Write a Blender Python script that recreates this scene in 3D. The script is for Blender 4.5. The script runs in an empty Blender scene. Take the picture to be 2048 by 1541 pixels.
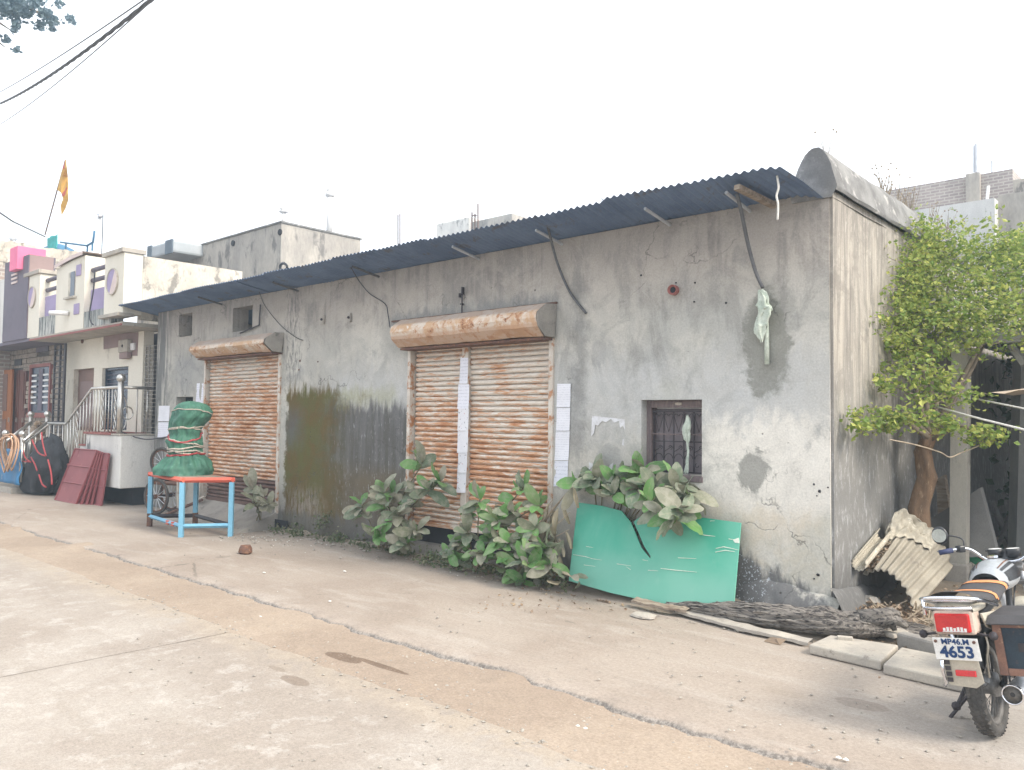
import bpy, math, random
from mathutils import Vector, Matrix, Euler, noise
random.seed(7)
SC = bpy.context.scene
COL = SC.collection
PI = math.pi
R_ = math.radians

# ------------------------------------------------------------------ camera
FPX, IW, IH = 1600.0, 2048.0, 1541.0
YAW, PITCH, ROLL = R_(47.9), math.atan(70 / FPX), 0.011
CAM = Vector((0.0, -6.718, 1.7))
FW = Vector((-math.cos(YAW) * math.cos(PITCH), math.sin(YAW) * math.cos(PITCH), math.sin(PITCH)))
_r0 = FW.cross(Vector((0, 0, 1))).normalized()
_u0 = _r0.cross(FW)
RT = math.cos(ROLL) * _r0 + math.sin(ROLL) * _u0
UP = -math.sin(ROLL) * _r0 + math.cos(ROLL) * _u0
cd = bpy.data.cameras.new('camera')
cam = bpy.data.objects.new('camera', cd)
COL.objects.link(cam)
cd.sensor_width = 36
cd.lens = 36 * FPX / IW
cd.clip_start = 0.05
cd.clip_end = 600
cam.matrix_world = Matrix.Translation(CAM) @ Matrix((RT, UP, -FW)).transposed().to_4x4()
SC.camera = cam

# ------------------------------------------------------------------ sky, sun, exposure
HAZE = 0.0045
SUN_EL, SUN_AZ = 42.0, 4.0          # azimuth measured from +X towards +Y
wd = bpy.data.worlds.new('World')
SC.world = wd
wd.use_nodes = True
wt = wd.node_tree
wt.nodes.clear()
wo = wt.nodes.new('ShaderNodeOutputWorld')
bg = wt.nodes.new('ShaderNodeBackground')
sk = wt.nodes.new('ShaderNodeTexSky')
sk.sky_type = 'NISHITA'
sk.sun_disc = False
sk.sun_elevation = R_(SUN_EL)
sk.sun_rotation = R_(90 - SUN_AZ)
sk.air_density = 1.0
sk.dust_density = 6.0
sk.ozone_density = 1.0
hs = wt.nodes.new('ShaderNodeHueSaturation')
hs.inputs['Saturation'].default_value = 0.42
hs.inputs['Value'].default_value = 1.0
mxw = wt.nodes.new('ShaderNodeMix')
mxw.data_type = 'RGBA'
mxw.inputs[0].default_value = 0.62
mxw.inputs[7].default_value = (10.4, 10.8, 11.4, 1)      # bright hazy overcast veil
wt.links.new(sk.outputs[0], hs.inputs['Color'])
wt.links.new(hs.outputs[0], mxw.inputs[6])
wt.links.new(mxw.outputs[2], bg.inputs[0])
bg.inputs[1].default_value = 0.12
wt.links.new(bg.outputs[0], wo.inputs[0])
sl = bpy.data.lights.new('sun', 'SUN')
sl.energy = 1.9
sl.angle = R_(15)
sl.color = (1.0, 0.9, 0.76)
so = bpy.data.objects.new('sun', sl)
COL.objects.link(so)
_sd = Vector((math.cos(R_(SUN_EL)) * math.cos(R_(SUN_AZ)), math.cos(R_(SUN_EL)) * math.sin(R_(SUN_AZ)), math.sin(R_(SUN_EL))))
so.rotation_euler = _sd.to_track_quat('Z', 'Y').to_euler()
so.location = (20, 2, 30)
SC.view_settings.view_transform = 'Standard'
SC.view_settings.look = 'None'
SC.view_settings.exposure = 0.95
SC.view_settings.gamma = 1
SC.view_settings.use_curve_mapping = False

# ------------------------------------------------------------------ measuring helpers: sight lines met with real planes
def ray(px, py):
    return FW * FPX + RT * (px - IW / 2) - UP * (py - IH / 2)
def on_y(px, py, y=0.0):
    d = ray(px, py); return CAM + d * ((y - CAM.y) / d.y)
def on_z(px, py, z=0.0):
    d = ray(px, py); return CAM + d * ((z - CAM.z) / d.z)
def on_x(px, py, x=0.0):
    d = ray(px, py); return CAM + d * ((x - CAM.x) / d.x)
def on_plane(px, py, p, n):
    d = ray(px, py); return CAM + d * ((p - CAM).dot(n) / d.dot(n))
def rect(px0, py0, px1, py1, y):
    ym, xm = (py0 + py1) / 2, (px0 + px1) / 2
    return on_y(px0, ym, y).x, on_y(px1, ym, y).x, on_y(xm, py1, y).z, on_y(xm, py0, y).z
def nz(x, y=0.0, z=0.0):
    return noise.noise(Vector((x, y, z)))

# ------------------------------------------------------------------ node helpers
class V:
    def __init__(s, t, k): s.t, s.k = t, k
    def _m(s, op, a, b=None, c=None):
        n = s.t.nodes.new('ShaderNodeMath'); n.operation = op
        for i, q in enumerate((a, b, c)):
            if q is None: continue
            if isinstance(q, V): s.t.links.new(q.k, n.inputs[i])
            else: n.inputs[i].default_value = q
        return V(s.t, n.outputs[0])
    def __add__(s, o): return s._m('ADD', s, o)
    def __sub__(s, o): return s._m('SUBTRACT', s, o)
    def __rsub__(s, o): return s._m('SUBTRACT', o, s)
    def __mul__(s, o): return s._m('MULTIPLY', s, o)
    __radd__ = __add__
    __rmul__ = __mul__
    def max(s, o): return s._m('MAXIMUM', s, o)
    def ss(s, a, b):
        n = s.t.nodes.new('ShaderNodeMapRange'); n.interpolation_type = 'SMOOTHSTEP'
        rev = a > b
        if rev: a, b = b, a
        n.inputs[1].default_value, n.inputs[2].default_value = a, b
        n.inputs[3].default_value, n.inputs[4].default_value = (1, 0) if rev else (0, 1)
        s.t.links.new(s.k, n.inputs[0])
        return V(s.t, n.outputs[0])

class Mat:
    def __init__(s, name):
        s.m = bpy.data.materials.new(name); s.m.use_nodes = True
        s.t = s.m.node_tree
        s.b = s.t.nodes['Principled BSDF']; s.o = s.t.nodes['Material Output']
    def pos(s, space='world'):
        if space == 'world':
            n = s.t.nodes.new('ShaderNodeNewGeometry'); return V(s.t, n.outputs['Position'])
        n = s.t.nodes.new('ShaderNodeTexCoord'); return V(s.t, n.outputs['Object'])
    def xyz(s, p):
        n = s.t.nodes.new('ShaderNodeSeparateXYZ'); s.t.links.new(p.k, n.inputs[0])
        return [V(s.t, n.outputs[i]) for i in range(3)]
    def sc(s, p, v):
        n = s.t.nodes.new('ShaderNodeVectorMath'); n.operation = 'MULTIPLY'
        s.t.links.new(p.k, n.inputs[0]); n.inputs[1].default_value = v
        return V(s.t, n.outputs[0])
    def noise(s, p, scale, detail=4, rough=0.6, dist=0.0, off=0):
        if off:
            a = s.t.nodes.new('ShaderNodeVectorMath'); a.operation = 'ADD'
            s.t.links.new(p.k, a.inputs[0]); a.inputs[1].default_value = (off, off * 1.7, off * .6); p = V(s.t, a.outputs[0])
        n = s.t.nodes.new('ShaderNodeTexNoise')
        n.inputs['Scale'].default_value = scale; n.inputs['Detail'].default_value = detail
        n.inputs['Roughness'].default_value = rough; n.inputs['Distortion'].default_value = dist
        s.t.links.new(p.k, n.inputs['Vector'])
        return V(s.t, n.outputs['Fac'])
    def vor(s, p, scale, feature='F1', out='Distance'):
        n = s.t.nodes.new('ShaderNodeTexVoronoi'); n.feature = feature
        n.inputs['Scale'].default_value = scale; s.t.links.new(p.k, n.inputs['Vector'])
        return V(s.t, n.outputs[out])
    def rnd(s, which='object'):
        if which == 'object':
            n = s.t.nodes.new('ShaderNodeObjectInfo'); return V(s.t, n.outputs['Random'])
        n = s.t.nodes.new('ShaderNodeNewGeometry'); return V(s.t, n.outputs['Random Per Island'])
    def mix(s, f, a, b, mode='MIX'):
        n = s.t.nodes.new('ShaderNodeMix'); n.data_type = 'RGBA'; n.blend_type = mode
        for i, q in ((0, f), (6, a), (7, b)):
            if isinstance(q, V): s.t.links.new(q.k, n.inputs[i])
            elif i == 0: n.inputs[0].default_value = q
            else: n.inputs[i].default_value = (*q, 1)
        return V(s.t, n.outputs[2])
    def gain(s, c, f):
        n = s.t.nodes.new('ShaderNodeVectorMath'); n.operation = 'SCALE'
        s.t.links.new(c.k, n.inputs[0]); s.t.links.new(f.k, n.inputs[3])
        return V(s.t, n.outputs[0])
    def fin(s, col, rough=.8, h=None, strength=.3, dist=.01, metal=0.0, spec=.3, transl=0.0):
        b = s.b
        if isinstance(col, V): s.t.links.new(col.k, b.inputs['Base Color'])
        else: b.inputs['Base Color'].default_value = (*col, 1)
        if isinstance(rough, V): s.t.links.new(rough.k, b.inputs['Roughness'])
        else: b.inputs['Roughness'].default_value = rough
        b.inputs['Metallic'].default_value = metal
        b.inputs['Specular IOR Level'].default_value = spec
        if h is not None:
            n = s.t.nodes.new('ShaderNodeBump'); n.inputs['Strength'].default_value = strength
            n.inputs['Distance'].default_value = dist
            s.t.links.new(h.k, n.inputs['Height']); s.t.links.new(n.outputs[0], b.inputs['Normal'])
        if transl:
            tr = s.t.nodes.new('ShaderNodeBsdfTranslucent')
            if isinstance(col, V): s.t.links.new(col.k, tr.inputs[0])
            else: tr.inputs[0].default_value = (*col, 1)
            mx = s.t.nodes.new('ShaderNodeMixShader'); mx.inputs[0].default_value = transl
            s.t.links.new(b.outputs[0], mx.inputs[1]); s.t.links.new(tr.outputs[0], mx.inputs[2])
            s.t.links.new(mx.outputs[0], s.o.inputs[0])
        return s.m

def pm(name, c1, c2=None, scale=5, rough=.8, bump=.2, bd=.006, stretch=(1, 1, 1), c3=None, c3t=.6, metal=0.0, space='obj', fine=90, spec=.3):
    """two tones with fine grain, optionally a third tone of dirt in patches"""
    m = Mat(name); p = m.sc(m.pos(space), stretch)
    c2 = c2 or tuple(x * .75 for x in c1)
    n1 = m.noise(p, scale, 5, .62); nf = m.noise(p, fine, 3, .6)
    c = m.mix(n1.ss(.36, .64), c1, c2)
    if c3:
        n3 = m.noise(p, scale * 1.9, 6, .68, .3, 7.3)
        c = m.mix(n3.ss(c3t - .05, c3t + .07), c, c3)
    c = m.gain(c, nf * .5 + .75)
    return m.fin(c, rough, n1 * .6 + nf * .4, bump, bd, metal, spec)

# ------------------------------------------------------------------ mesh helpers
class MB:
    def __init__(s): s.v, s.f = [], []
    def add(s, vs, fs):
        k = len(s.v); s.v += [Vector(v) for v in vs]; s.f += [tuple(i + k for i in f) for f in fs]; return s
    def box(s, c, d, rot=None):
        c = Vector(c); h = Vector(d) / 2
        m = rot.to_matrix() if isinstance(rot, Euler) else (rot or Matrix.Identity(3))
        vs = [c + m @ Vector((sx * h.x, sy * h.y, sz * h.z)) for sz in (-1, 1) for sy in (-1, 1) for sx in (-1, 1)]
        return s.add(vs, [(0, 2, 3, 1), (4, 5, 7, 6), (0, 1, 5, 4), (2, 6, 7, 3), (0, 4, 6, 2), (1, 3, 7, 5)])
    def bx(s, x0, x1, y0, y1, z0, z1):
        return s.box(((x0 + x1) / 2, (y0 + y1) / 2, (z0 + z1) / 2), (abs(x1 - x0), abs(y1 - y0), abs(z1 - z0)))
    def quad(s, a, b, c, d): return s.add([a, b, c, d], [(0, 1, 2, 3)])
    def tube(s, pts, r, n=8, caps=True):
        pts = [Vector(p) for p in pts]; rr = r if isinstance(r, (list, tuple)) else [r] * len(pts)
        up = Vector((0, 0, 1)); k = len(s.v); prev = None
        for i, p in enumerate(pts):
            t = (pts[min(i + 1, len(pts) - 1)] - pts[max(i - 1, 0)]).normalized()
            if prev is None:
                a = t.cross(up if abs(t.z) < .9 else Vector((1, 0, 0))).normalized()
            else:
                a = (prev - t * prev.dot(t)).normalized()
            prev = a; b = t.cross(a)
            for j in range(n):
                w = 2 * PI * j / n
                s.v.append(p + (a * math.cos(w) + b * math.sin(w)) * rr[i])
        for i in range(len(pts) - 1):
            for j in range(n):
                s.f.append((k + i * n + j, k + i * n + (j + 1) % n, k + (i + 1) * n + (j + 1) % n, k + (i + 1) * n + j))
        if caps:
            s.f.append(tuple(k + j for j in reversed(range(n))))
            e = k + (len(pts) - 1) * n; s.f.append(tuple(e + j for j in range(n)))
        return s
    def lathe(s, prof, c=(0, 0, 0), n=16, axis='z', cap=True, closed=False):
        c = Vector(c); k = len(s.v)
        for r, z in prof:
            for j in range(n):
                w = 2 * PI * j / n; a, b = r * math.cos(w), r * math.sin(w)
                s.v.append(c + (Vector((a, b, z)) if axis == 'z' else Vector((a, z, b)) if axis == 'y' else Vector((z, a, b))))
        m = len(prof)
        for i in range(m if closed else m - 1):
            i2 = (i + 1) % m
            for j in range(n):
                s.f.append((k + i * n + j, k + i * n + (j + 1) % n, k + i2 * n + (j + 1) % n, k + i2 * n + j))
        if cap and not closed:
            s.f.append(tuple(k + j for j in reversed(range(n)))); e = k + (m - 1) * n; s.f.append(tuple(e + j for j in range(n)))
        return s
    def ball(s, c, r, n=10):
        r = Vector(r) if not isinstance(r, (int, float)) else Vector((r, r, r)); c = Vector(c); k = len(s.v); q = n // 2 + 1
        for i in range(q):
            t = PI * (i + .02) / (q - 1 + .04)
            for j in range(n):
                w = 2 * PI * j / n
                s.v.append(c + Vector((r.x * math.sin(t) * math.cos(w), r.y * math.sin(t) * math.sin(w), r.z * math.cos(t))))
        for i in range(q - 1):
            for j in range(n):
                s.f.append((k + i * n + j, k + (i + 1) * n + j, k + (i + 1) * n + (j + 1) % n, k + i * n + (j + 1) % n))
        return s
    def grid(s, nu, nv, fn):
        k = len(s.v)
        for i in range(nu + 1):
            for j in range(nv + 1): s.v.append(Vector(fn(i / nu, j / nv)))
        for i in range(nu):
            for j in range(nv):
                a = k + i * (nv + 1) + j; s.f.append((a, a + nv + 1, a + nv + 2, a + 1))
        return s
    def slab(s, pts, off):
        """flat outline pts swept by the vector off"""
        pts = [Vector(p) for p in pts]; off = Vector(off); n = len(pts); k = len(s.v)
        s.v += pts + [p + off for p in pts]
        s.f.append(tuple(k + i for i in range(n))); s.f.append(tuple(k + n + i for i in reversed(range(n))))
        for i in range(n): s.f.append((k + i, k + n + i, k + n + (i + 1) % n, k + (i + 1) % n))
        return s
    def panel(s, mp, u0, u1, v0, v1, holes=(), step=.12, thick=.25, amp=.006, seed=0):
        def cuts(a, b, k):
            bs = sorted({a, b} | {h[k] for h in holes} | {h[k + 1] for h in holes}); out = []
            for p, q in zip(bs, bs[1:]):
                m = max(1, round((q - p) / step)); out += [p + (q - p) * i / m for i in range(m)]
            return out + [b]
        us, vs = cuts(u0, u1, 0), cuts(v0, v1, 2); idx = {}
        inside = lambda u, v: any(h[0] < u < h[1] and h[2] < v < h[3] for h in holes)
        def vert(i, j):
            if (i, j) not in idx:
                u, v = us[i], vs[j]
                e = amp * (nz(u * 1.3 + seed, v * 1.3, seed) + .5 * nz(u * 4, v * 4, seed))
                idx[i, j] = len(s.v); s.v.append(Vector(mp(u, v, e)))
            return idx[i, j]
        for i in range(len(us) - 1):
            for j in range(len(vs) - 1):
                if not inside((us[i] + us[i + 1]) / 2, (vs[j] + vs[j + 1]) / 2):
                    s.f.append((vert(i, j), vert(i + 1, j), vert(i + 1, j + 1), vert(i, j + 1)))
        for (a, b, c, d) in list(holes) + [(u0, u1, v0, v1)]:
            for p, q in (((a, c), (b, c)), ((b, c), (b, d)), ((b, d), (a, d)), ((a, d), (a, c))):
                e0 = amp * (nz(p[0] * 1.3 + seed, p[1] * 1.3, seed) + .5 * nz(p[0] * 4, p[1] * 4, seed))
                e1 = amp * (nz(q[0] * 1.3 + seed, q[1] * 1.3, seed) + .5 * nz(q[0] * 4, q[1] * 4, seed))
                s.quad(mp(*p, e0), mp(*q, e1), mp(*q, thick), mp(*p, thick))
        return s
    def build(s, name, mat, parent=None, smooth=False, kind=None, bevel=0, auto=None):
        me = bpy.data.meshes.new(name)
        off = wloc(parent)
        me.from_pydata([tuple(v - off) for v in s.v], [], s.f); me.update()
        if smooth: me.polygons.foreach_set('use_smooth', [True] * len(me.polygons))
        if auto: me.set_sharp_from_angle(angle=R_(auto)) if hasattr(me, 'set_sharp_from_angle') else None
        me.materials.append(mat)
        o = bpy.data.objects.new(name, me); COL.objects.link(o)
        if parent: o.parent = parent
        if kind: o['kind'] = kind
        if bevel:
            b = o.modifiers.new('bevel', 'BEVEL'); b.width = bevel; b.segments = 2; b.limit_method = 'ANGLE'
        return o

def wloc(o):
    v = Vector((0, 0, 0))
    while o: v += o.location; o = o.parent
    return v
def thing(name, label, cat, loc=(0, 0, 0), group=None):
    o = bpy.data.objects.new(name, None); COL.objects.link(o); o.location = loc; o.empty_display_size = .1
    return tag(o, label, cat, group)
def tag(o, label, cat, group=None):
    o['label'] = label; o['category'] = cat
    if group: o['group'] = group
    return o
def share(name, src, parent, mw=None, loc=None, rot=None, scale=None):
    """another object on the same mesh data"""
    o = bpy.data.objects.new(name, src.data if hasattr(src, 'data') else src); COL.objects.link(o); o.parent = parent
    if loc is not None: o.location = Vector(loc) - wloc(parent)
    if rot is not None: o.rotation_euler = rot
    if scale is not None: o.scale = scale
    return o
def text_mesh(body, size, thick=.001, bold=0.0, squash=1.0):
    cu = bpy.data.curves.new('txt', 'FONT'); cu.body = body; cu.size = size; cu.extrude = thick; cu.offset = bold
    cu.align_x = 'CENTER'; cu.align_y = 'CENTER'; cu.resolution_u = 3
    o = bpy.data.objects.new('txt', cu); COL.objects.link(o); bpy.context.view_layer.update()
    me = bpy.data.meshes.new_from_object(o.evaluated_get(bpy.context.evaluated_depsgraph_get()))
    vs = [Vector((v.co.x * squash, v.co.y, v.co.z)) for v in me.vertices]; fs = [tuple(p.vertices) for p in me.polygons]
    bpy.data.objects.remove(o); bpy.data.curves.remove(cu); bpy.data.meshes.remove(me)
    return vs, fs
def rope(pts, r, n=6, sub=6):
    """smooth curve through pts"""
    pts = [Vector(p) for p in pts]; P = [pts[0]] + pts + [pts[-1]]; out = []
    for i in range(1, len(P) - 2):
        for k in range(sub):
            t = k / sub; a, b, c, d = P[i - 1:i + 3]
            out.append(.5 * ((2 * b) + (c - a) * t + (2 * a - 5 * b + 4 * c - d) * t * t + (3 * b - a - 3 * c + d) * t ** 3))
    out.append(pts[-1])
    return MB().tube(out, r, n)


# ================================================================== materials
def wall_material():
    m = Mat('old_plaster'); P = m.pos()
    x, y, z = m.xyz(P)
    n1 = m.noise(P, .9, 5, .6, .4); n2 = m.noise(P, 3.2, 6, .68, .6, 3.1); nf = m.noise(P, 60, 4, .65)
    st = m.noise(m.sc(P, (6, 6, .55)), 1.4, 5, .62, .2)                 # rain streaks
    ed = m.noise(P, 5.0, 6, .7, .3, 11.0); ed2 = m.noise(m.sc(P, (3, 3, .8)), 4, 5, .7, 0, 21.0)
    X = x + (ed - .5) * .5; Z = z + (ed2 - .5) * .5
    def box(x0, x1, z0, z1, s=.08, zz=None, xx=None):
        a, b = xx or X, zz or Z
        return a.ss(x0 - s, x0 + s) * a.ss(x1 + s, x1 - s) * b.ss(z0 - s, z0 + s) * b.ss(z1 + s, z1 - s)
    c = m.mix(n1.ss(.35, .65), (.53, .51, .46), (.39, .38, .35))
    n5 = m.noise(P, 1.7, 7, .75, .8, 15.0)
    c = m.mix(n5.ss(.5, .62) * .6, c, (.29, .285, .265))
    c = m.mix(n5.ss(.44, .34) * .55, c, (.47, .45, .40))
    c = m.mix(n2.ss(.5, .72) * .6, c, (.245, .245, .24))
    # warmer brown grey band under the roof, drip streaks
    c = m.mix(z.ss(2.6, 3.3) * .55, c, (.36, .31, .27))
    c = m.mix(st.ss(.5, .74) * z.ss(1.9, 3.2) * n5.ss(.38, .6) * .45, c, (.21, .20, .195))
    # cooler washed band at mid height
    c = m.mix(box(-9.6, -2.5, 1.55, 2.35, .28) * (n2 * .6 + .35) , c, (.475, .485, .485))
    c = m.mix(box(-7.6, -3.2, 2.35, 2.75, .12) * n1.ss(.4, .6) * .5, c, (.42, .42, .40))
    # whitewash at the right end, with flakes gone
    fl = m.noise(m.sc(P, (9, 9, 2.2)), 2.6, 6, .75, .4, 5.0)
    wash = box(-3.66, -2.36, .36, 1.72, .17, zz=Z + (n5 - .5) * .9, xx=X + (n2 - .5) * .4) * fl.ss(.74, .54) * n5.ss(.74, .54)
    c = m.mix(wash * .95, c, (.70, .67, .61))
    c = m.mix(box(-3.6, -2.5, .35, .95, .14) * n2.ss(.38, .6) * .8, c, (.55, .49, .395))
    c = m.mix(box(-5.4, -4.40, .3, 1.3, .16) * n1.ss(.3, .6) * .7, c, (.50, .46, .40))
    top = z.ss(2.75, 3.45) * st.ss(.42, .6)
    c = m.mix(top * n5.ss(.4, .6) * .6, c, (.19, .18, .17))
    c = m.mix(m.noise(m.sc(P, (1.1, 1.1, .5)), 1.5, 6, .7, .6, 17.0).ss(.54, .64) * z.ss(1.4, 2.6) * .45, c, (.225, .22, .205))
    c = m.mix(m.noise(P, .8, 5, .65, .5, 41.0).ss(.5, .62) * z.ss(3.0, 1.6) * .45, c, (.42, .42, .36))
    # mended cement patches
    def ell(cx, cz, rx, rz, w=.25):
        q = (x - cx + (n5 - .5) * .32) * (1 / rx); r = (z - cz + (n5 - .5) * .4) * (1 / rz); d = q * q + r * r + (ed - .5) * 1.8 + (n2 - .5) * 1.6
        return d.ss(1 + w, 1 - w)
    c = m.mix(ell(-3.05, 2.42, .22, .46, .3) * .8, c, (.215, .215, .19))
    c = m.mix(ell(-3.16, 1.30, .14, .16) * .9, c, (.30, .295, .27))
    c = m.mix(ell(-4.86, 2.42, .12, .12, .4) * .4, c, (.25, .25, .25))
    c = m.mix(ell(-4.74, 1.28, .16, .18) * .6, c, (.29, .29, .28))
    # stain running down beside the big shutter
    c = m.mix(box(-5.22, -5.02, 1.3, 3.2, .1) * .55, c, (.17, .17, .165))
    c = m.mix(box(-8.3, -5.4, 2.9, 3.06, .06) * .5, c, (.2, .21, .21))
    # moss and damp between the shutters
    Zm = z + (ed2 - .5) * .55 + (m.noise(m.sc(P, (14, 14, 1)), 1.5, 3, .6) - .5) * .35
    damp = X.ss(-10.72, -10.6) * X.ss(-7.84, -7.9)
    h1 = Zm.ss(2.22, 2.02) * damp
    side = (X + (n1 - .5) * 1.6 + (n2 - .5) * .9).ss(-8.5, -9.6)
    c = m.mix(h1 * side.ss(.0, 1), c, m.mix(n2.ss(.38, .62), (.135, .098, .04), (.105, .10, .038)))
    h2 = Zm.ss(2.0, 1.76) * damp * (X + (n2 - .5) * .9 + (n1 - .5) * .8).ss(-10.0, -8.9)
    dk = m.mix(st.ss(.4, .62), (.075, .072, .066), (.12, .118, .12))
    dk = m.mix(z.ss(1.2, .8) * n1.ss(.3, .6), dk, (.11, .085, .05))
    c = m.mix(h2 * .9, c, dk)
    c = m.mix(box(-10.7, -10.3, 1.3, 1.8, .22) * .6, c, (.12, .125, .14))
    c = m.mix(h2 * m.noise(m.sc(P, (22, 22, 4)), 2.2, 3, .6, 0, 2.0).ss(.62, .68) * .55, c, (.36, .37, .38))
    c = m.mix(box(-9.3, -8.1, 1.9, 2.1, .1) * .35, c, (.33, .33, .16))
    c = m.mix(box(-10.6, -9.75, .05, .62, .2) * fl.ss(.42, .56) * .8, c, (.27, .235, .205))
    # damp foot of the wall
    c = m.mix(box(-12, -4.0, -.3, .3, .09) * .75, c, (.12, .117, .11))
    foot = (Z - (x + 3.05) * -.42).ss(.52, .36) * x.ss(-3.9, -3.6)
    c = m.mix(foot * .88, c, (.13, .13, .135))
    c = m.mix(foot * m.noise(P, 34, 3, .7).ss(.58, .62) * X.ss(-3.5, -3.35) * X.ss(-2.95, -3.15), c, (.55, .58, .62))
    # dark weathered left end
    c = m.mix(X.ss(-14.35, -14.9) * .8 * st.ss(.35, .5), c, (.10, .105, .11))
    c = m.mix(box(-10.75, -10.35, 2.2, 3.7, .1) * fl.ss(.45, .6) * .75, c, (.12, .12, .125))
    c = m.mix(box(-14.4, -12.8, 2.2, 2.8, .15) * .5, c, (.24, .245, .25))
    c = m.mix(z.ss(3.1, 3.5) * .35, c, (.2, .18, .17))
    # pits and hairline cracks
    pit = m.vor(m.sc(P, (1, 1, 1)), 5.2).ss(.075, .04) * n2.ss(.5, .58)
    c = m.mix(pit * .8, c, (.07, .06, .055))
    wp = m.sc(P, (1, 1, 1)); va = m.t.nodes.new('ShaderNodeVectorMath'); va.operation = 'ADD'
    nn = m.t.nodes.new('ShaderNodeTexNoise'); nn.inputs['Scale'].default_value = 2.2; nn.inputs['Detail'].default_value = 6; m.t.links.new(P.k, nn.inputs['Vector'])
    m.t.links.new(P.k, va.inputs[0]); m.t.links.new(nn.outputs['Color'], va.inputs[1])
    crk = m.vor(V(m.t, va.outputs[0]), .8, 'DISTANCE_TO_EDGE')
    cd_ = crk.ss(.008, .001) * n1.ss(.50, .6)
    c = m.mix(cd_ * .6, c, (.08, .075, .07))
    c = m.gain(c, nf * .6 + n2 * .55 + .43)
    return m.fin(c, .93, n2 * .5 + nf * .35 + wash * .25 - pit * 1.2 - cd_ * .4 + ed * .4, .45, .012, 0, .15)

def side_wall_material():
    m = Mat('streaked_plaster'); P = m.pos(); x, y, z = m.xyz(P)
    st = m.noise(m.sc(P, (7, 7, .45)), 1.5, 6, .66, .25); st2 = m.noise(m.sc(P, (16, 16, .7)), 1.3, 5, .6, .1, 9.0)
    n = m.noise(P, 2.6, 6, .7, .4); nf = m.noise(P, 70, 3, .6); fl = m.noise(m.sc(P, (5, 5, 2)), 3.2, 6, .74, .3, 4.0)
    c = m.mix(st.ss(.36, .62), (.42, .385, .335), (.27, .25, .225))
    c = m.mix(n.ss(.46, .6) * .65, c, (.20, .185, .165))
    c = m.mix(fl.ss(.54, .64) * .5, c, (.46, .43, .385))
    c = m.mix(st2.ss(.5, .7) * .75, c, (.15, .135, .125))
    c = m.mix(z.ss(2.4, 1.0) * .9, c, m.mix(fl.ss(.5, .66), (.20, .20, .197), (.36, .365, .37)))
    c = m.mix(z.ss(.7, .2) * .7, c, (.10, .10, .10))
    c = m.gain(c, nf * .4 + n * .4 + .6)
    return m.fin(c, .93, n * .4 + nf * .3 + fl * .6, .4, .012, 0, .15)

def slat_material(name, dark_foot=None, gain=0.0):
    m = Mat(name); P = m.pos(); x, y, z = m.xyz(P)
    n1 = m.noise(m.sc(P, (1, 1, 7)), 3.4, 6, .72, .3); n2 = m.noise(m.sc(P, (1.4, 1, 22)), 5.2, 5, .68, .2, 3.0)
    big = m.noise(P, 1.3, 3, .5, .2, 8.0)
    r = n1 * .55 + n2 * .45 + (big - .5) * .3 + z.ss(2.6, .6) * .05 + .035 + gain
    rust = r.ss(.53, .60)
    deep = r.ss(.6, .7)
    paint = m.mix(n2.ss(.35, .6), (.74, .68, .61), (.62, .55, .47))
    c = m.mix(rust * .9, paint, (.58, .31, .165))
    c = m.mix(deep, c, (.40, .165, .075))
    if dark_foot: c = m.mix(z.ss(dark_foot + .02, dark_foot - .02), c, m.mix(n1.ss(.4, .6), (.115, .072, .06), (.19, .12, .10)))
    c = m.gain(c, m.noise(P, 90, 3, .6) * .4 + .8)
    return m.fin(c, .75, rust * -.5 + n2 * .5, .35, .004, 0, .3)

def hood_material():
    m = Mat('hood_rust'); P = m.pos(); x, y, z = m.xyz(P)
    n1 = m.noise(P, 3.6, 7, .74, .5); n2 = m.noise(P, 9, 6, .7, .3, 5.0)
    c = m.mix(n1.ss(.42, .56), (.62, .54, .46), (.53, .35, .22))
    c = m.mix(n2.ss(.53, .62), c, (.42, .22, .12))
    c = m.mix(n2.ss(.63, .68), c, (.10, .06, .045))
    c = m.mix(n1.ss(.66, .7), c, (.70, .66, .6))
    c = m.mix(z.ss(2.86, 2.89) * .75, c, (.37, .30, .255))
    c = m.mix(z.ss(2.745, 2.715) * .6, c, (.42, .25, .155))
    return m.fin(c, .8, n1 + n2 * .5, .5, .008)

def leaf_material(name, c1, c2, c3, mid=(.34, .36, .2), island=True, transl=.22, dust=.3):
    m = Mat(name); P = m.pos(); O = m.pos('obj'); x, y, z = m.xyz(O)
    rn = m.rnd('island' if island else 'object')
    c = m.mix(rn.ss(.0, .6), c1, c2); c = m.mix(rn.ss(.62, 1.0), c, c3)
    if not island:
        ax = x._m('ABSOLUTE', x)
        c = m.mix(ax.ss(.006, .002) * .8, c, mid)
        vein = (ax * 1.1 - y)._m('SINE', (y - ax * .8) * 130)
        c = m.mix(vein.ss(.86, 1) * .25, c, mid)
        c = m.mix(m.noise(P, 14, 5, .65).ss(.4, .65) * dust, c, (.40, .38, .31))
    nf = m.noise(P, 9, 3, .6)
    c = m.gain(c, nf * .5 + .75)
    return m.fin(c, .55, None, spec=.3, transl=transl)

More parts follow.
